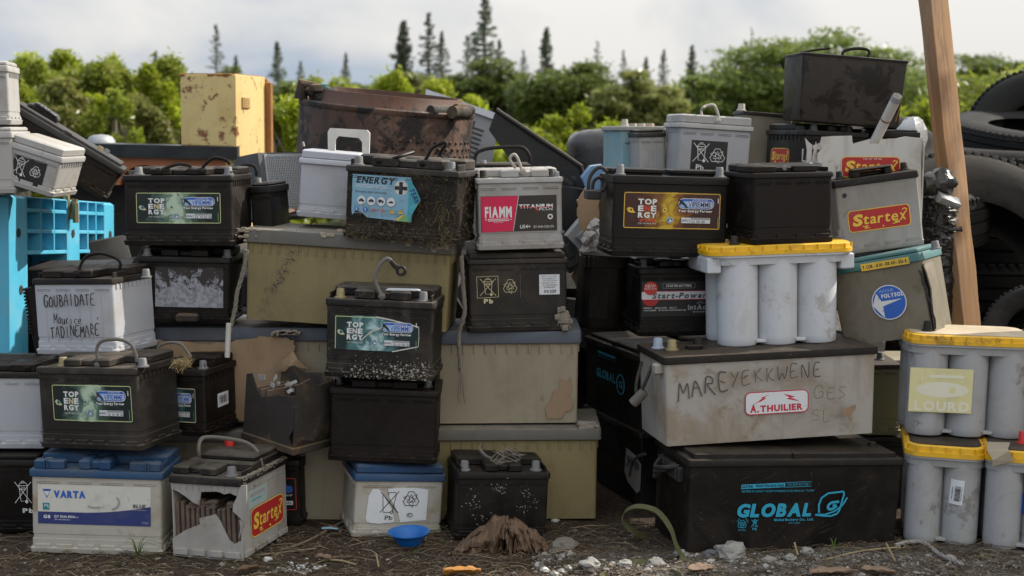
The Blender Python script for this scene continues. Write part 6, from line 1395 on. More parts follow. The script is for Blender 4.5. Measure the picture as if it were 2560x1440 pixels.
P.text(26, 28, 162, 43, 'Start-Power', I_GRAPH, .03, .2); P.rect(0, 60.5, 112, 61.2, I_BRONZE)
P.text(5, 64, 26, 67.4, 'GERMANY', I_W); P.text(32, 64, 62, 67.4, 'VERSCHLOSSEN', I_W); P.text(68, 64, 88, 67.4, 'ABSOLUT', I_W); P.text(5, 70, 36, 73.4, 'WARTUNGSFREI', I_W); P.text(42, 70, 110, 73.4, 'SMF SEALED-MAINTENANCE-FREE', I_W)
P.text(115, 58, 168, 72, 'intAct', I_GREY, .02); P.text(128, 75, 167, 79, 'Battery-Power', I_W, 0, .15)
for k in range(7): a = R(200 + 23 * k); P.segs([(146 + 4 * cos(a), 58 + 4 * sin(a)), (146 + 11 * cos(a), 58 + 9 * sin(a))], 1, I_GREY)
P.build(s.root, I_DARK)
s = solve(1452, 822, 1560, 828, 634, 3.74, yaw=5, d=.17); root = thing('ribbed_battery', 'tall dark ribbed case standing left of the white stripe label battery', 'battery', s.M); s.root = root; hx, hy = s.w / 2, s.d / 2
b = MB(); b.rbox([(0, hx * .94, hy * .94, .03), (.01, hx, hy, .03), (s.h - .035, hx, hy, .03), (s.h - .033, hx + .005, hy + .005, .032), (s.h - .002, hx + .005, hy + .005, .032), (s.h, hx, hy, .03)], 0, None, 5)
for k in range(9): x = -hx + .02 + (s.w - .05) * k / 12; b.box(x - .0022, x + .0022, -hy - .003, -hy + .002, .03, s.h - .045, 0, None, .001)
for k in range(4): x = -hx - .004 + .012 * k; b.box(x - .003, x + .003, -hy - .008, -hy + .002, s.h - .036, s.h - .006, 0, None, .001)
b.build('case', BROWN, root)
# ------------------------------------------------------------------ yellow lidded tubs
gY = 'white round celled batteries with yellow lids'
s = solve(1808, 869, 2106, 855, 616, 3.46, yaw=9, d=.19); tub_battery('tub_battery', 'clean white three cell battery with yellow lid standing on the scribbled one', s, TUB, 3, 2, .024, ((1836, .2, CHAR), (2098, .6, LEAD)), gY, over=.036)
s = solve(2268, 1087, 2574, 1100, 834, 3.44, yaw=-5, d=.19); tub_battery('tub_battery', 'grey three cell battery with yellow lid and a bleached yellow sticker', s, TUBG, 3, 2, .024, ((2318, .25, BLACK, .026),), gY, over=.010, bracket=False, topmat=pmat('bleached_top_sheet', (.55, .45, .30), .7, da=.3))
rr_ = s.w / 6
P = Print(Face(s.M, (0, -s.d / 2 - .003, 0), (1, 0, 0), (0, 0, 1), (0, -1, 0)), 2273, 921, 2431, 1031, (158, 110)); P.circle(82, 53, 66, I_FADE, 19); P.poly([(100, 48), (112, 45), (118, 52), (114, 62), (100, 60)], I_PALEY); P.text(14, 82, 152, 107, 'LOURD', I_FADE, .03); P.rect(48, 16, 136, 24, I_FADE); P.rect(28, 12, 31, 34, I_FADE)
P.build(s.root, I_PALEY)
s = solve(2258, 1354, 2446, 1370, 1108, None, yaw=-13, d=.25); tub_battery('tub_battery', 'grey two cell wide battery with yellow lid and a white barcode label on the ground', s, TUBG, 2, 3, .028, ((2335, .45, DUSTY),), gY, over=.008, bracket=False, topmat=DUSTY)
r2 = s.w / 4; uc = s.w / 4
f = front(s, (uc, r2 * 1.02)); P = Print(f, 2375, 1200, 2409, 1262, (34, 62), h=.0022, rot=R(-3)); rgb = random.Random(2)
y = 16
while y < 52: u = rgb.choice((.8, 1.4, 2.0)); P.rect(12, y, 26, y + u, I_K); y += u + rgb.choice((.7, 1.2))
P.text(-9, 32, 21, 36, 'Non Spillable', I_NAVY, .012, 0, -90); P.text(12, 32, 46, 34.5, '0194554003', I_K, 0, 0, -90); P.build(s.root, I_LABW)
s = solve(2458, 1370, 2650, 1386, 1122, None, yaw=-13, d=.25); tub_battery('tub_battery', 'grey battery with yellow lid, red cap and torn paper, cut by the right edge', s, TUBG, 2, 3, .028, ((2556, .35, RED, .030),), gY, over=.008, bracket=False, topmat=DUSTY)
b = MB(); f_ = lambda px, py, dy: lx(s, px, py, -s.d / 2 - dy)
v_ = [lz(s, 2468, 1104, s.h + .004), lz(s, 2526, 1106, s.h + .004), f_(2520, 1122, .012), f_(2468, 1126, .012), f_(2482, 1150, .02), f_(2480, 1166, .014), f_(2534, 1153, .014), f_(2524, 1128, .02)]
b.add(v_, [(0, 3, 2, 1), (3, 4, 7, 2), (4, 5, 6, 7)]); b.build('torn_paper', pmat('old_paper', (.42, .36, .26), .85, da=.4), s.root, smooth=False)
P = Print(front(s, (s.w / 4, s.w / 4)), 2552, 1240, 2574, 1294); P.build(s.root, I_BLUE)
# ------------------------------------------------------------------ red sticker battery and the mud caked one
s = solve(2104, 640, 2311, 612, 452, 3.66, side=None, yaw=2, xt=2088); battery('car_battery', 'grey leaning battery with black lid and a large red and yellow sticker', s, pmat('dirty_grey_plastic', (.26, .25, .235), .5, dust=(.20, .17, .14), da=.5, stain=(.07, .055, .045), sa=.5, streak=.3, up=.3), BLACK, .018, .008, 'none', ((2100, .2, BLACK), (2261, .3, BLACK)), slots=False, band=False, ledge=.002, over=.004, tr=.009)
b = MB(); hx, hy = s.w / 2, s.d / 2; x0, x1 = -hx + s.w * .24, -hx + s.w * .72; b.box(x0, x1, -hy + .01, -hy + .05, s.h + .014, s.h + .022, 0, None, .003); b.box(x0, x0 + .02, -hy + .01, -hy + .05, s.h - .001, s.h + .016, 0, None, .003); b.box(x1 - .02, x1, -hy + .01, -hy + .05, s.h - .001, s.h + .016, 0, None, .003); b.box(x0 + .02, x1 - .02, -hy + .03, hy - .01, s.h - .001, s.h + .010, 0, None, .003); b.build('handle', BLACK, s.root)
P = Print(front(s), 2119, 518, 2277, 573, (158, 56)); startex(P, 0, 0, 158, 56, r=10); P.build(s.root, None)
P = Print(front(s), 2104, 480, 2118, 495); P.circle(2111, 489, 6, I_K); P.build(s.root, None)
s = solve(2107, 868, 2334, 837, 663, 3.60, side=2385, d=.20); battery('truck_battery', 'mud caked battery with dark teal lid and a round blue sticker, split at the right', s, MUD, TEALL, .021, .012, 'full', ((2340, .2, LEAD),), slots=False, band=False, ledge=0, over=.004, tr=.0095)
P = Print(front(s), 2152, 652, 2275, 670, (122, 22)); f_ = Face(s.M, (0, -s.d / 2 - .0045, 0), (1, 0, 0), (0, 0, 1), (0, -1, 0)); P = Print(f_, 2151, 651, 2275, 669, (124, 22)); P.text(5, 5, 118, 17, 'P. C13R - 13 Hi - 100 AH - 556 A', I_K, .02); P.build(s.root, I_OCHRE)
P = Print(front(s), 2179, 711, 2268, 800, (90, 90)); P.circle(45, 45, 45, I_W); P.circle(45, 45, 42.5, I_BLUE); P.text(24, 11, 60, 18, 'ACCUS', I_LBLUE, .012); P.text(28, 22, 84, 33, 'POLYSOL', I_WC, .02); P.poly([(16, 18), (26, 40), (80, 40), (28, 53), (28, 84), (2, 48)], I_W); P.build(s.root, None)
P = Print(front(s), 2300, 680, 2335, 830); P.segs([(2313, 672), (2318, 690), (2316, 705), (2324, 720), (2322, 740), (2329, 762), (2326, 780), (2330, 800), (2327, 825)], 5, I_K); P.build(s.root, None)  # split: dark line painted for the shade inside an open gap
b = MB(); hx, hy = s.w / 2, s.d / 2
rings = [[(hx + .001 + o1, -hy + .004 + y_, z), (hx + .005 + o1, -hy + .002 + y_, z), (hx + .006 + o2, -hy + .09, z), (hx + .002 + o2, -hy + .09, z)] for z, o1, o2, y_ in ((.0, .0, .0, .0), (s.h * .3, .006, .002, -.004), (s.h * .55, .012, .004, -.008), (s.h * .75, .007, .002, -.004), (s.h - .03, .001, .0, 0))]
b.loft(rings); b.build('split_wall', MUD, s.root)
# black wrapped bundle
b = MB(); prof = [(800, 40), (740, 43), (690, 46), (640, 47), (600, 50), (560, 53), (520, 52), (490, 48), (478, 38)]; rings = []; Yw = 3.95; n = 84; zb = at(2350, 800, Yw); 
def ring(px, py, wpx, j, f=.045):
    c = at(px, py, Yw + .09) - zb; out = []
    for i in range(n):
        a = 2 * pi * i / n; r_ = wpx / FPX * Yw; p = V((r_ * cos(a), r_ * 1.2 * sin(a), 0)); k = noise.noise(V((cos(a) * 1.5, sin(a) * 1.5, py * .035))) * .14 - abs(noise.noise(V((cos(a) * 2.2, sin(a) * 2.2, py * .13)))) * .20 - abs(noise.noise(V((cos(a) * 6, sin(a) * 6 + 4, py * .05)))) * .08; out.append(c + p * (1 + k))
    return out
for j in range(81):
    t_ = j / 80 * (len(prof) - 1); i0 = min(int(t_), len(prof) - 2); f_ = t_ - i0; py = prof[i0][0] * (1 - f_) + prof[i0 + 1][0] * f_; wp_ = prof[i0][1] * (1 - f_) + prof[i0 + 1][1] * f_; rings.append(ring(2342 + (py < 600) * 2, py, wp_, j))
b.loft(rings); root = thing('wrapped_bundle', 'bundle wrapped in creased black film beside the timber post', 'bundle', Matrix.Translation(zb)); b.build('film_wrap', FILM, root, 40)
b = MB(); c0 = at(2318, 470, Yw - .02) - zb
rings = []
for j in range(13):
    px = 2308 + j * 7.2; c = at(px, 462 - 6 * sin(j / 12 * 3) + (8 if j > 10 else 0) * -.5, Yw) - zb; r_ = (.024 + .014 * sin(j / 12 * pi * .9)) * (1 if j < 10 else (.45 if j < 12 else .2)); rings.append([c + V((0, r_ * 1.3 * cos(2 * pi * i / 18), r_ * sin(2 * pi * i / 18))) * (1 + .28 * noise.noise(V((i * .9, j * .8, 1)))) for i in range(18)])
b.loft(rings); b.build('film_tail', FILM, root, 30); b = MB()
rings = []
for j in range(7):
    px = 2345 + j * 8; c = at(px, 492 + j * 3, Yw - .03) - zb; r_ = .016; rings.append([c + V((0, r_ * 2.0 * cos(2 * pi * i / 12), r_ * sin(2 * pi * i / 12))) * (1 + .3 * noise.noise(V((i * .9, j * .9, 7)))) for i in range(12)])
b.loft(rings); b.build('torn_sheet', PANELG, root, 30)
b = MB(); p = at(2388, 574, Yw + .03) - zb; b.tube([p + V((-.02, 0, 0)), p + V((.008, 0, 0)), p + V((.018, 0, .002))], [.006, .005, .009], 0, 8); b.build('film_knot', FILM, root)
# ------------------------------------------------------------------ scribbled long battery and the big black one below
s = solve(1665, 1117, 2187, 1083, 893, 3.34, side=1600, d=.22); BTH = s
root = battery('truck_battery', 'long dirty translucent battery with scribbled names and a red edged white sticker', s, TRANSL, DUSTY, .018, .004, 'none', ((1645, .62, pmat('blue_oxide_lead', (.30, .36, .44), .6, da=.4, speck=.6)), (1680, .45, BRASS), (1745, .5, BLACK)), slots=False, band=False, ledge=0, over=.006, tr=.011, th=.026).root
hx, hy = s.w / 2, s.d / 2
b = MB(); b.lathe([(.0001, 0), (.021, 0), (.021, .009), (.018, .010), (.0001, .010)], 0, Matrix.Translation((lx(s, 1735, 872, -.01).x, -.01, s.h)), 20)
for k in range(24): a = 2 * pi * k / 24; b.box(.0205, .0225, -.001, .001, .001, .009, 0, Matrix.Translation((lx(s, 1735, 872, -.01).x, -.01, s.h)) @ Matrix.Rotation(a, 4, 'Z'), .0003)
b.build('filler_cap', BLACK, root)
b = MB(); b.tube(smoothpath([(-hx - .004, -.02, s.h - .03), (-hx - .02, -.03, s.h - .06), (-hx - .035, -.03, s.h - .09), (-hx - .045, -.02, s.h - .105), (-hx - .04, .0, s.h - .08), (-hx - .02, .02, s.h - .03)], 5), .0042, 0, 8); ho = b.build('rope_handle', ROPEB, root)
b = MB(); b.tube([(-hx - .030, -.035, s.h - .095), (-hx - .055, -.02, s.h - .125)], .013, 0, 10); b.build('grip', HANDLEG, ho)
b = MB(); b.box(-hx - .022, -hx + .001, -hy + .015, -hy + .045, s.h - .045, s.h - .019, 0, None, .004); b.build('handle_lug', TRANSL, root)
P = Print(front(s), 1665, 905, 2187, 1100); hand(P, 1693, 945, 1820, 988, 'MARE', I_MARK2, 3.2, .10, 11, -26); hand(P, 1818, 922, 2050, 956, 'YEKKWENE', I_MARK2, 2.6, .09, 12, -14); hand(P, 2025, 970, 2110, 1000, 'GES', I_MARK3, 2.0, .10, 13, 4); hand(P, 2015, 1028, 2070, 1056, 'SL', I_MARK3, 1.8, .12, 14)
P.poly([(2095, 1030), (2128, 1018), (2128, 1030), (2112, 1052), (2098, 1045)], CARD); P.build(root, None)
P = Print(front(s), 1862, 977, 2021, 1034, (160, 62)); P.rect(0, 0, 160, 62, I_RED, 14); P.rect(2.5, 2.5, 157.5, 59.5, I_LABW, 12)
P.poly([(28, 30), (44, 17), (38, 17), (62, 8), (47, 17), (54, 18), (40, 26)], I_RED); P.poly([(95, 8), (126, 18), (114, 21), (122, 23), (138, 32), (104, 23), (112, 20)], I_RED); P.segs([(20, 34), (30, 28)], 1, I_RED)
P.text(13, 34, 35, 56, 'A.', I_RED, .03); P.text(38, 37, 145, 55, 'THUILIER', I_RED, .03); P.build(root, None)
s = solve(1714, 1387, 2240, 1375, 1150, None, yaw=12.5, d=.25, xt=1709); BG = s
root = battery('truck_battery', 'big black battery on the ground with bright turquoise lettering', s, pmat('black_truck_plastic', (.0062, .0048, .0042), .5, dust=(.040, .027, .018), da=.42, speck=.35, up=.45, streak=.2, spec=.24), BLACK, .016, .012, 'tray', ((2180, .35, DUSTY),), slots=False, band=False, ledge=0, over=.006, tr=.011, th=.022).root
hx, hy = s.w / 2, s.d / 2
b = MB()
for k in range(3): b.tube(smoothpath([(-hx - .004, -.06 + .02 * k, s.h - .03), (-hx - .03, -.03 + .02 * k, s.h - .04 - .012 * k), (-hx - .034, .03, s.h - .05 - .012 * k), (-hx - .004, .06, s.h - .03)], 5), .0055, 0, 8)
for k in range(9): b.box(-hx - .014, -hx + .001, -.08 + .018 * k, -.07 + .018 * k, s.h - .065, s.h - .03, 0, None, .002)
b.build('rope_handle', ROPEB, root)
P = Print(front(s), 1840, 1195, 2120, 1330)
P.rot = 0
P.poly([(1850, 1210), (1958, 1206), (1958, 1217.5), (1850, 1221)], I_CYAN); P.text(1852, 1211.5, 1879, 1218.5, 'SUPER', I_DARK, .02); P.text(1886, 1210, 1955, 1216.5, 'MAINTENANCE-FREE', I_DARK, .02); P.stroke([(1959, 1206), (2023, 1204), (2023, 1215.5), (1959, 1217.5)], 1.2, I_CYAN, True); P.text(1963, 1207.5, 2020, 1213.5, 'CALCIUM BATTERY', I_CYAN)
P.text(1851, 1224, 2031, 1230, 'CERTIFIED BY QUALITY SYSTEM STANDARD OF ISO 9001 & ISO / TS 16949', I_CYAN, 0)
P.text(1843, 1257, 2026, 1291, 'GLOBAL', I_CYAN, .03, .16); P.text(1843.5, 1257, 2026.5, 1291, 'GLOBAL', I_CYAN, .03, .16); P.text(1844.5, 1257.5, 2027, 1291.5, 'GLOBAL', I_CYAN, .03, .16)
P.text(1935, 1295, 2034, 1303, 'Global Battery Co., Ltd.', I_CYAN, .02); P.text(1972, 1305, 2001, 1308, 'MADE IN KOREA', I_CYAN)
P.recycle(1857, 1308, 11, I_CYAN, 1.3); P.text(1848, 1320, 1866, 1324, 'RECYCLE', I_CYAN); P.text(1842, 1296, 1852, 1300, 'LEAD', I_CYAN, 0, 0, -60); P.text(1862, 1296, 1874, 1300, 'RETURN', I_CYAN, 0, 0, 60); P.bin(1878, 1296, 1896, 1315, I_CYAN, 1.2); P.text(1882, 1316.5, 1893, 1322.5, 'Pb', I_CYAN, .02)
P.segs([(2046, 1282), (2044, 1262), (2050, 1244), (2066, 1233), (2104, 1229), (2106, 1236), (2102, 1252), (2098, 1272), (2092, 1284), (2076, 1290), (2056, 1289), (2036, 1286)], 4.5, I_CYAN); P.segs([(2036, 1286), (2060, 1286), (2085, 1278), (2104, 1262), (2114, 1244)], 4, I_CYAN)
P.segs([(2094, 1254), (2074, 1256), (2066, 1264), (2068, 1273), (2080, 1272), (2088, 1264), (2078, 1263)], 6.5, I_CYAN)
P.build(root, None)
# two more big black ones behind, seen by their long left sides
gB = 'big black batteries standing end on behind the scribbled one'
for (ztop_px, zbot, lab, cyan) in ((839, .205, 'big black battery with dim turquoise lettering, side on behind the scribbled one', True), (None, .0, 'big black battery on the ground side on behind the lettered one, torn white label', False)):
    pn = at(1604, 900, 3.68); pf = at(1463, 900, 4.06); pn.z = pf.z = 0; e = (pf - pn).normalized(); nn = V((-e.y, e.x, 0)); 
    if nn.x > 0: nn = -nn
    ex = -e; uy = -nn; L_ = (pf - pn).length; h = (.205 if not cyan else at(1463, 839, 4.06).z - zbot); D = .20
    o_ = pf + ex * (L_ / 2) + uy * (D / 2); o_.z = zbot + .001; s = Spec(); s.w, s.d, s.h = L_, D, h - .001; s.M = Matrix(((ex.x, uy.x, 0, o_.x), (ex.y, uy.y, 0, o_.y), (0, 0, 1, o_.z), (0, 0, 0, 1))); s.Mi = s.M.inverted()
    root = battery('truck_battery', lab, s, BLACK2, BLACK, .016, .010, 'tray', (), gB, slots=False, band=False, ledge=0, over=.005).root
    if cyan:
        P = Print(front(s), 1491, 925, 1566, 985); P.text(1492, 932, 1540, 955, 'GLOBAL', I_CYAN2, .03); P.ring(1553, 951, 9, 3, I_CYAN2, 24); P.text(1549, 942, 1558, 960, 'G', I_CYAN2, .03); P.rect(1496, 888, 1540, 894, I_CYAN2); P.text(1496, 898, 1542, 902, 'CERTIFIED BY QUALITY SYSTEM', I_CYAN2); P.build(root, None)
    else:
        P = Print(front(s), 1562, 1128, 1606, 1232); P.bin(1566, 1145, 1583, 1175, I_K, 1.6); P.recycle(1592, 1158, 8, I_K, 1.4, 14); P.build(root, pmat('torn_grey_label', (.22, .20, .19), .8, da=.6), base_poly=[(1566, 1128), (1588, 1134), (1604, 1150), (1602, 1215), (1594, 1228), (1570, 1212), (1562, 1190)])
        b = MB(); b.tube(smoothpath([lx(s, px, py, -s.d / 2 - .02) for px, py in ((1614, 1135), (1594, 1142), (1580, 1160), (1574, 1190))], 5), .004, 0, 8); b.build('rope_handle', ROPEB, root)
s = solve(2160, 1089, 2249, 1088, 912, 3.70, yaw=0, d=.4); battery('car_battery', 'murky olive translucent battery between the scribbled one and the yellow lids', s, GREENISH, CHAR, .012, .008, 'none', ((2200, .2, LEAD),), groups=2)  # depth stretched to keep sun off the lettered battery's lid
s = solve(2215, 1060, 2330, 1060, 900, 4.15, yaw=0, d=.17); battery('car_battery', 'dirty beige battery behind the murky olive one', s, TRANSL, BEIGE, .012, .006, 'none', groups=2)
s = solve(2150, 1292, 2262, 1290, 1094, 3.70, yaw=0, d=.45); battery('car_battery', 'dark battery under the murky olive one, deepened to block sun', s, BLACK2, BLACK2, .014, .002, 'none')  # set under the olive one, stretched in depth to block the sun
# ------------------------------------------------------------------ timber post
Yp = 4.02; p1 = at(2418, 830, Yp); p0 = at(2333, -10, Yp); ax = (p0 - p1).normalized(); foot = p1 - ax * (p1.z / ax.z) ; top = p0 + ax * .5; hw = 39 / FPX * Yp
xa = V((1, 0, 0)); xa = (xa - ax * xa.dot(ax)).normalized(); ya = ax.cross(xa); yw = R(31); xa, ya = xa * cos(yw) + ya * sin(yw), ya * cos(yw) - xa * sin(yw)
b = MB(); L_ = (top - foot).length; nseg = 40; b.loft([[(sx_ * hw * .80 + .0035 * noise.noise(V((k * .35, sx_ * 5, 0))), sy_ * hw * .50 + .0035 * noise.noise(V((k * .35, sy_ * 7 + 3, 9))), L_ * k / nseg) for sx_, sy_ in ((1, -.96), (1, .96), (.96, 1), (-.96, 1), (-1, .96), (-1, -.96), (-.96, -1), (.96, -1))] for k in range(nseg + 1)]); o = b.build('timber_post', TIMBER, None, 25)
o.matrix_world = Matrix(((xa.x, ya.x, ax.x, foot.x), (xa.y, ya.y, ax.y, foot.y), (xa.z, ya.z, ax.z, foot.z), (0, 0, 0, 1))); tag(o, 'leaning sawn timber post at the right before the tyres', 'post')
# ------------------------------------------------------------------ tyres
gTy = 'old tyres piled at the right'
def tyre(lab, px, py, Y, R0, wd, tiltx, tiltz, mat=None, lugs=84, roll=0):
    c = at(px, py, Y); M_ = Matrix.Translation(c) @ Matrix.Rotation(tiltz, 4, 'Z') @ Matrix.Rotation(tiltx, 4, 'X') @ Matrix.Rotation(roll, 4, 'Y'); root = thing('old_tyre', lab, 'tyre', M_, gTy)
    w2 = wd / 2; prof = [(R0 * .56, -w2 * .72), (R0 * .60, -w2 * .88), (R0 * .66, -w2 * .93), (R0 * .68, -w2 * .97), (R0 * .80, -w2 * 1.05), (R0 * .90, -w2 * 1.0), (R0 * .955, -w2 * .86), (R0 * .985, -w2 * .70), (R0 * .995, -w2 * .52), (R0 * .968, -w2 * .50), (R0 * .968, -w2 * .44), (R0, -w2 * .42), (R0, -w2 * .06), (R0 * .97, -w2 * .05), (R0 * .97, w2 * .05), (R0, w2 * .06), (R0, w2 * .42), (R0 * .968, w2 * .44), (R0 * .968, w2 * .50), (R0 * .995, w2 * .52), (R0 * .985, w2 * .70), (R0 * .955, w2 * .86), (R0 * .90, w2), (R0 * .80, w2 * 1.05), (R0 * .68, w2 * .97), (R0 * .66, w2 * .93), (R0 * .60, w2 * .88), (R0 * .56, w2 * .72), (R0 * .60, w2 * .66), (R0 * .84, w2 * .85), (R0 * .94, w2 * .5), (R0 * .95, 0), (R0 * .94, -w2 * .5), (R0 * .84, -w2 * .85), (R0 * .60, -w2 * .66), (R0 * .56, -w2 * .72)]
    b = MB(); b.lathe(prof, 0, None, 72, False, False); b.build('sidewall', mat or RUBBER, root, 40)
    t = MB(); t.lathe([(R0 * .965, -w2 * .88), (R0 * .966, -w2 * .6), (R0 * .966, w2 * .6), (R0 * .965, w2 * .88)], 0, None, 60, False, False)
    for k in range(lugs):
        a = 2 * pi * k / lugs; Mk = Matrix.Rotation(a, 4, 'Z')
        for z0, z1, off in ((-w2 * .90, -w2 * .56, 0), (w2 * .56, w2 * .90, 0)):
            q = R0 * .93; t.box(q, R0 * .988, -pi * R0 / lugs * .70, pi * R0 / lugs * .70, z0, z1, 0, Mk @ Matrix.Rotation(off * 2 * pi / lugs, 4, 'Z'), .004)
    t.build('tread', mat or RUBBER, root, 30); return root
tyre('biggest old tyre low at the right with a wide black hole facing the camera', 2440, 690, 4.75, .445, .22, R(56), R(8), RUBBERD)
tyre('wide old tyre lying flat in the pile just above the biggest tyre', 2575, 462, 5.6, .415, .30, R(4), R(0), RUBBER)
tyre('thin old tyre lying on the wide flat one under the topmost tyre', 2600, 342, 5.7, .36, .11, R(10), R(10), RUBBER)
tyre('topmost old tyre standing up at the right edge', 2612, 378, 5.95, .34, .26, R(63), R(-12), RUBBER, 80)
tyre('upper tyre added flat behind the biggest tyre to darken its hole', 2480, 590, 5.6, .46, .2, R(3), 0)  # this and the next two are added to darken the big tyre's hole
tyre('middle tyre added flat behind the biggest tyre to darken its hole', 2470, 700, 5.6, .47, .2, R(-2), 0)
tyre('lower tyre added flat behind the biggest tyre to darken its hole', 2480, 820, 5.6, .46, .2, R(2), 0)
tyre('old tyre showing its shoulder left of the timber post', 2215, 385, 5.1, .20, .15, R(30), R(20), RUBBERD, 80)
tyre('old tyre behind the film bundle left of the timber post', 2260, 520, 5.05, .30, .20, R(10), R(0), RUBBER)
tyre('small old tyre at the lower right corner of the pile', 2600, 850, 4.35, .17, .14, R(60), R(-30), RUBBERD, 60)
tyre('old tyre flat at the bottom of the pile behind the yellow lids', 2450, 960, 5.0, .40, .22, R(4), R(0), RUBBERD)
for k, lb in enumerate(('lowest tyre of the unseen stack added for shade beyond the right edge', 'second tyre of the unseen stack added for shade beyond the right edge', 'third tyre of the unseen stack added for shade beyond the right edge', 'fourth tyre of the unseen stack added for shade beyond the right edge', 'top tyre of the unseen stack added for shade beyond the right edge')):
    tyre('old ' + lb, 3262 + 12 * (k % 2), 1190 - 215 * k, 3.45, .32, .20, R(1.5 * (k % 2)), .4 * k, RUBBERD)  # unseen stack added to shade the ground and lower wall
b = MB(); pts = [at(px, py, 4.4) for px, py in ((2398, 806), (2440, 818), (2480, 832), (2510, 836))]; o_ = pts[0].copy(); b.tube([p - o_ for p in pts], [.006, .008, .006, .003], 0, 6, .3); o = b.build('batten', pmat('grey_wood', (.34, .31, .27), .8, da=.4)); o.location = o_; tag(o, 'pale thin batten lying behind the yellow lid at right', 'wood strip')
p = at(2280, 345, 4.6); b = MB(); 
rings = []
for j in range(9):
    v_ = -pi / 2 + pi * j / 8; rings.append([V((.05 * cos(v_) * cos(u * pi / 8), .04 * cos(v_) * sin(u * pi / 8), .07 * sin(v_))) * (1 + .25 * noise.noise(V((u * .6, j * .7, 3)))) for u in range(16)])
b.loft(rings); o = b.build('film_wad', FOIL, None, 30); o.location = p; tag(o, 'crumpled shiny film between the white broken case and the tyres', 'film')
# ------------------------------------------------------------------ ropes
def rope(pts, r, name, label, mat=ROPE, cat='rope', strands=3, twist=900):
    P_ = smoothpath(pts, 10); o_ = V(P_[0]); b = MB(); L_ = [0]
    for a, c in zip(P_[:-1], P_[1:]): L_.append(L_[-1] + (c - a).length)
    # resample finely
    N = max(8, int(L_[-1] / (r * .9))); Q = []; j = 0
    for i in range(N + 1):
        d = L_[-1] * i / N
        while j < len(L_) - 2 and L_[j + 1] < d: j += 1
        f = (d - L_[j]) / max(1e-9, L_[j + 1] - L_[j]); Q.append(P_[j].lerp(P_[j + 1], f) - o_)
    for k in range(strands):
        pth = []
        for i, p in enumerate(Q):
            t = (Q[min(i + 1, N)] - Q[max(i - 1, 0)]).normalized(); a = t.orthogonal().normalized() if abs(t.z) < .9 else t.cross(V((0, 1, 0))).normalized(); c = t.cross(a); an = i * .55 + k * 2 * pi / strands
            pth.append(p + (a * cos(an) + c * sin(an)) * r * .5)
        b.tube(pth, r * .58, 0, 5)
    o = b.build(name, mat, None, 60); o.location = o_; return tag(o, label, cat)
rp = thing('rope', 'hanging rope ending in a white tube, left of the big olive battery', 'rope', Matrix.Translation(at(612, 640, 3.56)))
r1 = rope([at(px, py, 3.56) for px, py in ((618, 625), (612, 660), (602, 700), (592, 735), (588, 770), (580, 805), (574, 830))], .0055, 'strand', None); r1.location = r1.location - rp.location; r1.parent = rp
for k in ('label', 'category'):
    if k in r1: del r1[k]
b = MB(); b.tube([at(572, 808, 3.545) - rp.location, at(570, 850, 3.545) - rp.location, at(568, 893, 3.545) - rp.location], .0068, 0, 14); b.build('tube_sleeve', PIPEW, rp)
rope([at(px, py, Y) for px, py, Y in ((1153, 640, 3.56), (1156, 680, 3.56), (1158, 720, 3.57), (1162, 770, 3.57), (1157, 800, 3.57), (1147, 835, 3.575), (1148, 880, 3.575), (1152, 930, 3.58))], .0055, 'rope', 'frayed rope hanging in front of the centre beige industrial battery')
b = MB(); o_ = at(1152, 925, 3.578)
for pts in (((1152, 925), (1148, 960), (1146, 990), (1151, 1008)), ((1153, 925), (1158, 960), (1160, 990), (1164, 1010)), ((1152, 925), (1153, 965), (1152, 985))): b.tube(smoothpath([at(px, py, 3.578) - o_ for px, py in pts], 4), .0018, 0, 5)
b.build('frayed_end', ROPE, None, 60); fe = bpy.data.objects['frayed_end']; rr = [o for o in C.objects if o.get('label', '').startswith('frayed rope')][0]; fe.location = o_ - rr.location; fe.parent = rr
def G(px, py, dz=.006): p = gnd(px, py); p.z = gz(p.x, p.y) + dz; return p
rope([G(px, py, .008) for px, py in ((2240, 1372), (2270, 1362), (2305, 1362), (2330, 1374), (2350, 1390), (2375, 1402), (2405, 1416))], .0055, 'rope', 'grey twisted rope lying on the ground before the yellow lidded batteries', pmat('grey_rope', (.30, .285, .27), .85, da=.4, bump=.5))
# webbing strap
def strap(pts, wd, label, name='webbing_strap', wdir=(.25, .95, .2)):
    P_ = smoothpath([p for p in pts], 8); o_ = V(P_[0]); b = MB(); rings = []
    for i, p in enumerate(P_):
        t = (P_[min(i + 1, len(P_) - 1)] - P_[max(i - 1, 0)]).normalized(); a = V(wdir); a = (a - t * a.dot(t)).normalized(); c = t.cross(a) * .0011; p = p - o_
        rings.append([p - a * wd - c, p + a * wd - c, p + a * wd + c, p - a * wd + c])
    b.loft(rings); o = b.build(name, STRAPM, None, 40); o.location = o_; return tag(o, label, 'strap', 'olive webbing straps')
Yq = 3.27
strap([G(1618, 1343, .002), at(1585, 1330, 3.36), at(1560, 1305, 3.36), at(1562, 1280, 3.36), at(1590, 1266, 3.34), at(1630, 1272, 3.32), at(1655, 1290, 3.30), at(1678, 1325, 3.27), at(1692, 1365, 3.25), at(1712, 1400, 3.23), G(1735, 1425, .006), G(1728, 1437, .004)], .011, 'olive webbing strap looping in front of the big black turquoise lettered battery')
strap([G(1500, 1448, .004), at(1540, 1426, 3.17), at(1585, 1410, 3.19), at(1620, 1414, 3.19), at(1660, 1428, 3.18), G(1700, 1450, .01)], .012, 'olive webbing strap arching at the bottom edge of the photo', wdir=(.1, .62, .78))
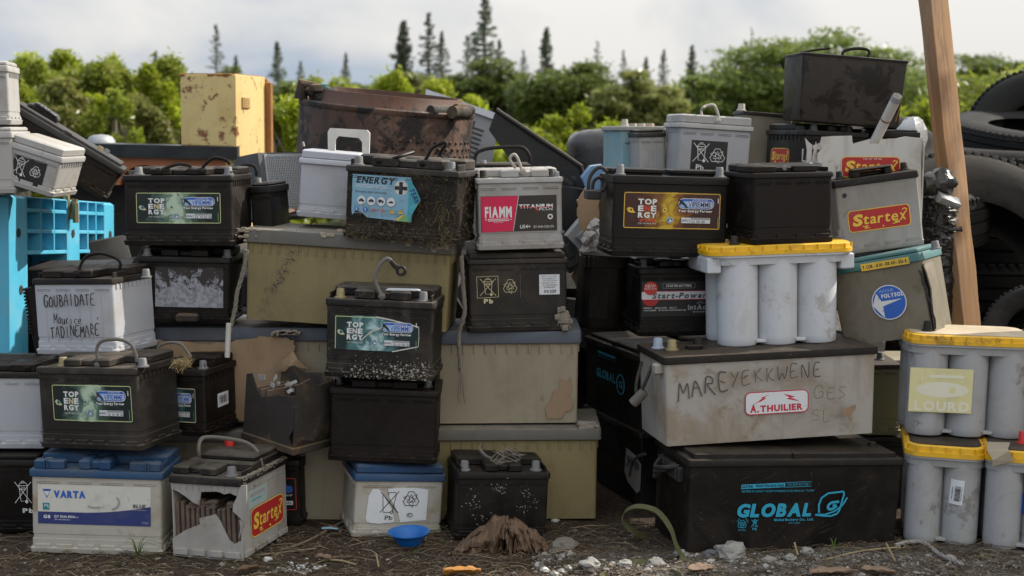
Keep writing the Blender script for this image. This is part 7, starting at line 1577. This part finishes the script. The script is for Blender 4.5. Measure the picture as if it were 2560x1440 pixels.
# blue bowl
c = G(1023, 1361, .0); br = 54 / FPX * c.y; b = MB()
prof = [(br * .50, 0), (br * .55, .002), (br * .66, .014), (br * .82, .026), (br * .96, .031), (br * 1.0, .0320), (br * 1.0, .034), (br * .95, .0335), (br * .80, .028), (br * .63, .016), (br * .52, .005), (.0001, .004)]
b.lathe(prof, 0, None, 40, True, False); o = b.build('plastic_bowl', BOWL, None, 50); o.location = c + V((0, 0, .002)); o.rotation_euler = (R(2), R(-1), 0); tag(o, 'small bright blue plastic bowl on the ground before the pale grey battery', 'bowl')
# big dried leaf
c = G(1258, 1368, .0); b = MB()
def blade(spine, drop, back, seed, slant, ragg):
    """one half of the folded leaf: hangs from a ridge down to the soil, ribbed by its side veins"""
    S = smoothpath([V(p) for p in spine], 12); n = len(S); m_ = 12; rows = []
    for j in range(m_ + 1):
        t = j / m_; row = []
        for i, p in enumerate(S):
            f = i / (n - 1); tt = min(1.0, t * (1 + ragg * noise.noise(V((i * .35, seed, 0))) * t))
            vein = .0050 * sin((f * 13 + t * 2.2 + .8 * noise.noise(V((f * 5, t * 3, seed + 11)))) * pi) * min(1, t * 3)
            y = p.y - (drop if not back else -drop) * (1 - (1 - tt) ** 1.8) + vein + .030 * noise.noise(V((f * 6, t * 4, seed))) * (.3 + t) + .010 * noise.noise(V((f * 16, t * 9, seed)))
            z = p.z * (1 - tt ** 1.5) * (1 + .22 * noise.noise(V((f * 7, 1, 4)))) + .003 + .016 * noise.noise(V((f * 7, t * 5, seed + 3))) * t + .005 * noise.noise(V((f * 22, t * 9, seed + 3)))
            row.append((p.x + slant * t + .006 * noise.noise(V((f * 6, t * 5, seed + 7))) * t, y, max(.0015, z)))
        rows.append(row)
    b.loft(rows, 0, None, False, False, closed=False)
L1 = [(-.108, .0, .004), (-.085, .005, .028), (-.045, .008, .058), (-.008, .01, .076), (.012, .012, .074)]
L2 = [(.002, .0, .060), (.018, -.004, .079), (.045, -.006, .066), (.075, -.006, .046), (.100, -.006, .018), (.112, -.004, .004)]
blade(L1, .055, False, 1, -.012, .30); blade(L1, .03, True, 2, 0, .1); blade(L2, .045, False, 3, .010, .55); blade(L2, .03, True, 4, 0, .2)
b.tube(smoothpath([V((.05, -.03, .062)), V((.062, -.05, .035)), V((.072, -.055, .012)), V((.09, -.06, .003))], 4), .0016, 0, 5)
o = b.build('dry_leaf', LEAFD, None, 30); o.location = c; o.rotation_euler = (0, 0, R(-3)); tag(o, 'large curled brown dry leaf in front of the black battery', 'dry leaf')
md = o.modifiers.new('thick', 'SOLIDIFY'); md.thickness = .0010
def fold_leaf(px, py, w_, l_, rz, label, mat, seed):
    r_ = random.Random(seed); b = MB(); rows = []
    for j in range(7):
        v_ = j / 6 - .5; row = []
        for i in range(11):
            u = i / 10; wid = w_ * sin(pi * (.08 + .84 * u)) ** .7; row.append(((u - .5) * l_, v_ * wid, .004 + abs(v_) * .02 + .006 * noise.noise(V((u * 5 + seed, v_ * 5, 0))) + .01 * u * (1 - u)))
        rows.append(row)
    b.loft(rows, 0, None, False, False, closed=False); o = b.build('dry_leaf', mat, None, 30); o.location = G(px, py, .002); o.rotation_euler = (R(r_.uniform(-8, 8)), 0, rz); md = o.modifiers.new('thick', 'SOLIDIFY'); md.thickness = .001; tag(o, label, 'dry leaf', 'dry leaves on the ground'); return o
TANL = pmat('tan_leaf', (.22, .145, .095), .7, dust=(.17, .115, .08), da=.4, up=.1, scale=20)
fold_leaf(1155, 1441, .03, .085, .1, 'orange yellow leaf at the bottom edge below the blue bowl', pmat('orange_leaf', (.42, .18, .03), .6, da=.3, up=.1, stain=(.3, .05, .02), sa=.4), 1)
fold_leaf(1750, 1432, .03, .06, .3, 'small tan leaf beside the strap end', TANL, 2); fold_leaf(2080, 1440, .045, .10, .15, 'largest tan leaf at the bottom edge before the turquoise lettering', TANL, 3); fold_leaf(2195, 1438, .04, .075, -.3, 'ragged tan leaf at the bottom edge right of the largest tan one', TANL, 4)
fold_leaf(620, 1433, .02, .05, .6, 'small brown leaf left of the white chips', LEAFD, 5); fold_leaf(808, 1403, .018, .04, -.4, 'small reddish leaf right of the white chips', TANL, 6)
# stones
def stone(px, py, r_, lab, mat, seed, sq=.7):
    r_ *= .88
    bm = bmesh.new(); bmesh.ops.create_icosphere(bm, subdivisions=3, radius=1)
    for v_ in bm.verts:
        n = v_.co.copy(); k = 1 + .38 * noise.noise(n * 1.6 + V((seed * 3.1, 0, 0))) + .16 * noise.noise(n * 3.4 + V((0, seed, 0))) + .10 * noise.noise(n * 7); v_.co = V((n.x * k * 1.2, n.y * k, n.z * k * sq)) * r_
    me = bpy.data.meshes.new('stone'); bm.to_mesh(me); bm.free(); me.materials.append(mat); me.polygons.foreach_set('use_smooth', [True] * len(me.polygons)); me.set_sharp_from_angle(angle=R(28))
    o = bpy.data.objects.new('stone', me); C.objects.link(o); o.location = G(px, py, r_ * sq * .55); tag(o, lab, 'stone', 'stones on the ground'); return o
for i, a in enumerate(((1826, 1393, .036, 'largest pale stone at the foot of the big black turquoise lettered battery', STONE), (1776, 1396, .018, 'dark bluish stone left of the largest pale stone', pmat('dark_stone', (.08, .085, .095), .6, da=.5, bump=.6, up=0)), (2018, 1386, .015, 'upright whitish stone under the turquoise emblem', STONE), (1975, 1398, .014, 'low pale stone left of the upright whitish one', STONE), (1925, 1405, .016, 'flat grey stone right of the largest pale stone', STONE), (1408, 1372, .030, 'round earthy stone right of the large dry leaf', pmat('earthy_stone', (.16, .14, .115), .95, da=.5, bump=.7, up=0)), (1340, 1382, .011, 'small pale stone in front of the dry leaf', STONE), (1384, 1383, .010, 'small whitish stone below the round earthy one', STONE), (1388, 1303, .009, 'white pebble beside the olive battery corner', STONEW), (1476, 1426, .022, 'grey lump near the bottom strap', STONE), (1640, 1412, .020, 'grey lump in the crook of the strap', STONE), (1362, 1428, .011, 'white stone at the bottom edge near the middle', STONEW), (670, 1399, .010, 'white pebble with a sprout beside it', STONEW), (2375, 1395, .013, 'whitish stone by the grey rope', STONE), (1700, 1386, .014, 'grey stone at the left foot of the big black lettered battery', STONE), (1560, 1420, .017, 'grey lump over the arching strap', STONE))): stone(a[0], a[1], a[2], a[3], a[4], i + 1)
rgg = random.Random(21); cc_ = MB()
b = MB(); bm = bmesh.new(); bmesh.ops.create_icosphere(bm, subdivisions=1, radius=1); ico = [v_.co.copy() for v_ in bm.verts]; icf = [tuple(v_.index for v_ in f.verts) for f in bm.faces]; bm.free()
def chip(b, px, py, r_):
    p = G(px, py, r_ * .3); b.add([p + V((q.x * r_ * rgg.uniform(.7, 1.4), q.y * r_ * rgg.uniform(.7, 1.4), q.z * r_ * rgg.uniform(.5, 1))) for q in ico], icf)
for k in range(70): chip(b, 745 + rgg.gauss(0, 38), 1417 + rgg.gauss(0, 8), rgg.uniform(.0015, .0055))
tag(b.build('white_chips', STONEW, None), 'scatter of small white chips on the soil before the broken grey battery', 'chips', kind='stuff')
b = MB()
for k in range(5200):
    if k % 5 < 3: px = rgg.uniform(1330, 2560); py = rgg.uniform(1385, 1446)
    else: px = rgg.uniform(0, 2560); py = rgg.uniform(1325, 1446)
    chip(b, px, py, rgg.uniform(.0008, .0032) if rgg.random() < .93 else rgg.uniform(.003, .008))
lb = MB()
for k in range(3200):
    px = 1330 + 1000 * rgg.random() ** 1.15; py = rgg.uniform(1384, 1446)
    if rgg.random() < max(0, noise.noise(V((px * .012, py * .05, 2)))) * 1.6 + .12: chip(lb, px, py, rgg.uniform(.0012, .0040) if rgg.random() < .92 else rgg.uniform(.005, .011))
tag(lb.build('lime_grit', leafmat('lime_grit', (.16, .145, .125), (.28, .26, .235), (.46, .44, .41), 0, .95), None, 20), 'pale lime grit and crumbs spread before the big black lettered battery', 'gravel', kind='stuff')
tag(b.build('gravel', GRAVM, None, 20), 'pale grit and small gravel strewn over the soil', 'gravel', kind='stuff')
b = MB()
for k in range(2800):
    px, py = rgg.uniform(-20, 2580), 1315 + 130 * rgg.random(); p = G(px, py, .003); l = rgg.uniform(.006, .03) if rgg.random() < .93 else rgg.uniform(.03, .08); a = rgg.uniform(-.9, .9) + (pi if rgg.random() < .5 else 0); d_ = V((cos(a), sin(a), rgg.gauss(0, .10))) * l
    r_ = rgg.uniform(.0004, .0011) * (1.4 if l > .03 else 1); b.tube([p - d_, p + V((rgg.gauss(0, .002), rgg.gauss(0, .002), .003 + abs(rgg.gauss(0, .003)))), p + d_], [r_, r_, r_ * .5], 0, 3, caps=False)
tag(b.build('straw_litter', STRAWM, None, smooth=False), 'dry straw, twigs and root fibres littering the soil', 'straw', kind='stuff')
TW = pmat('dry_twig', (.20, .16, .12), .85, da=.4, up=.1)
for i, (pts, r_, lab) in enumerate(((((700, 1378), (760, 1355), (830, 1320), (865, 1300)), .004, 'long grey twig reaching from the broken grey battery to the right'), (((640, 1392), (720, 1380), (790, 1377)), .003, 'thin twig lying just right of the broken grey battery'), (((1150, 1368), (1170, 1378), (1205, 1372)), .005, 'short stout twig under the left end of the dry leaf'), (((1520, 1425), (1540, 1412), (1566, 1398)), .0035, 'yellow straw stem slanting left of the strap'), (((2215, 1358), (2228, 1382), (2240, 1405)), .003, 'yellowish stem upright by the corner of the big black battery'), (((1986, 1356), (1990, 1375), (1994, 1392)), .003, 'thin stem leaning on the big black battery front'), (((2060, 1400), (2150, 1384), (2250, 1374)), .0028, 'long straw stem before the right end of the big black battery'), (((940, 1384), (947, 1420)), .0028, 'short upright stick below the blue bowl'), (((805, 1402), (850, 1405), (890, 1412)), .003, 'flat stem right of the white chips'))):
    q = [G(px, py, .004) for px, py in pts]
    if 'upright' in lab or 'leaning' in lab: 
        q[0] = at(pts[0][0], pts[0][1], q[-1].y + .01)
        if len(q) > 2: q[1] = q[0].lerp(q[2], .5)
    o_ = q[0].copy(); b = MB(); b.tube(smoothpath([p - o_ for p in q], 5), r_ * .8, 0, 6); o = b.build('twig', TW if i < 3 else pmat('straw_stem', (.34, .26, .14), .7, da=.3, up=.1), None, 60); o.location = o_; tag(o, lab, 'twig', 'twigs on the ground')
def tuft(px, py, n, l, lab, name='grass_tuft'):
    c = G(px, py, .0); b = MB()
    for k in range(n):
        a = rgg.uniform(0, 6.28); le = l * rgg.uniform(.5, 1.1); lean = rgg.uniform(.25, .9); d_ = V((cos(a), sin(a) * .6, 0)); pts = [V((0, 0, 0)), d_ * le * .35 * lean + V((0, 0, le * .5)), d_ * le * lean + V((0, 0, le * (.8 - .5 * lean)))]; P_ = smoothpath(pts, 4); sd = V((-d_.y, d_.x, 0)) ; n_ = len(P_); w_ = .0035
        b.loft([[p - sd * w_ * (1 - i / n_), p + sd * w_ * (1 - i / n_)] for i, p in enumerate(P_)], 0, None, False, False, closed=False)
    o = b.build(name, GRASSM, None, smooth=False); o.location = c; tag(o, lab, 'grass', 'green sprouts on the ground')
tuft(345, 1398, 9, .085, 'green grass tuft in front of the navy labelled pale battery'); tuft(645, 1398, 5, .022, 'tiny green sprout at the corner of the broken grey battery'); tuft(1037, 1383, 6, .016, 'tiny green sprout right below the blue bowl'); tuft(2085, 1378, 3, .05, 'single green blade before the big black lettered battery'); tuft(1108, 1356, 5, .015, 'tiny yellowish sprout right of the blue bowl')
# torn can label litter
b = MB(); p = G(825, 1327, .01); b.tube([V((-.02, 0, 0)), V((0, 0, .002)), V((.022, -.004, 0))], [.006, .008, .005], 0, 8, .6); o = b.build('crushed_wrapper', pmat('blue_silver_wrapper', (.20, .34, .42), .35, da=.4, metal=.3, stain=(.02, .03, .05), sa=.7, scale=40)); o.location = p; tag(o, 'crushed blue and silver wrapper between the broken and the pale grey batteries', 'litter')
for o in list(C.objects):
    if o.type == 'MESH' and o.parent is None and 'label' not in o and 'kind' not in o: print('UNLABELLED', o.name)
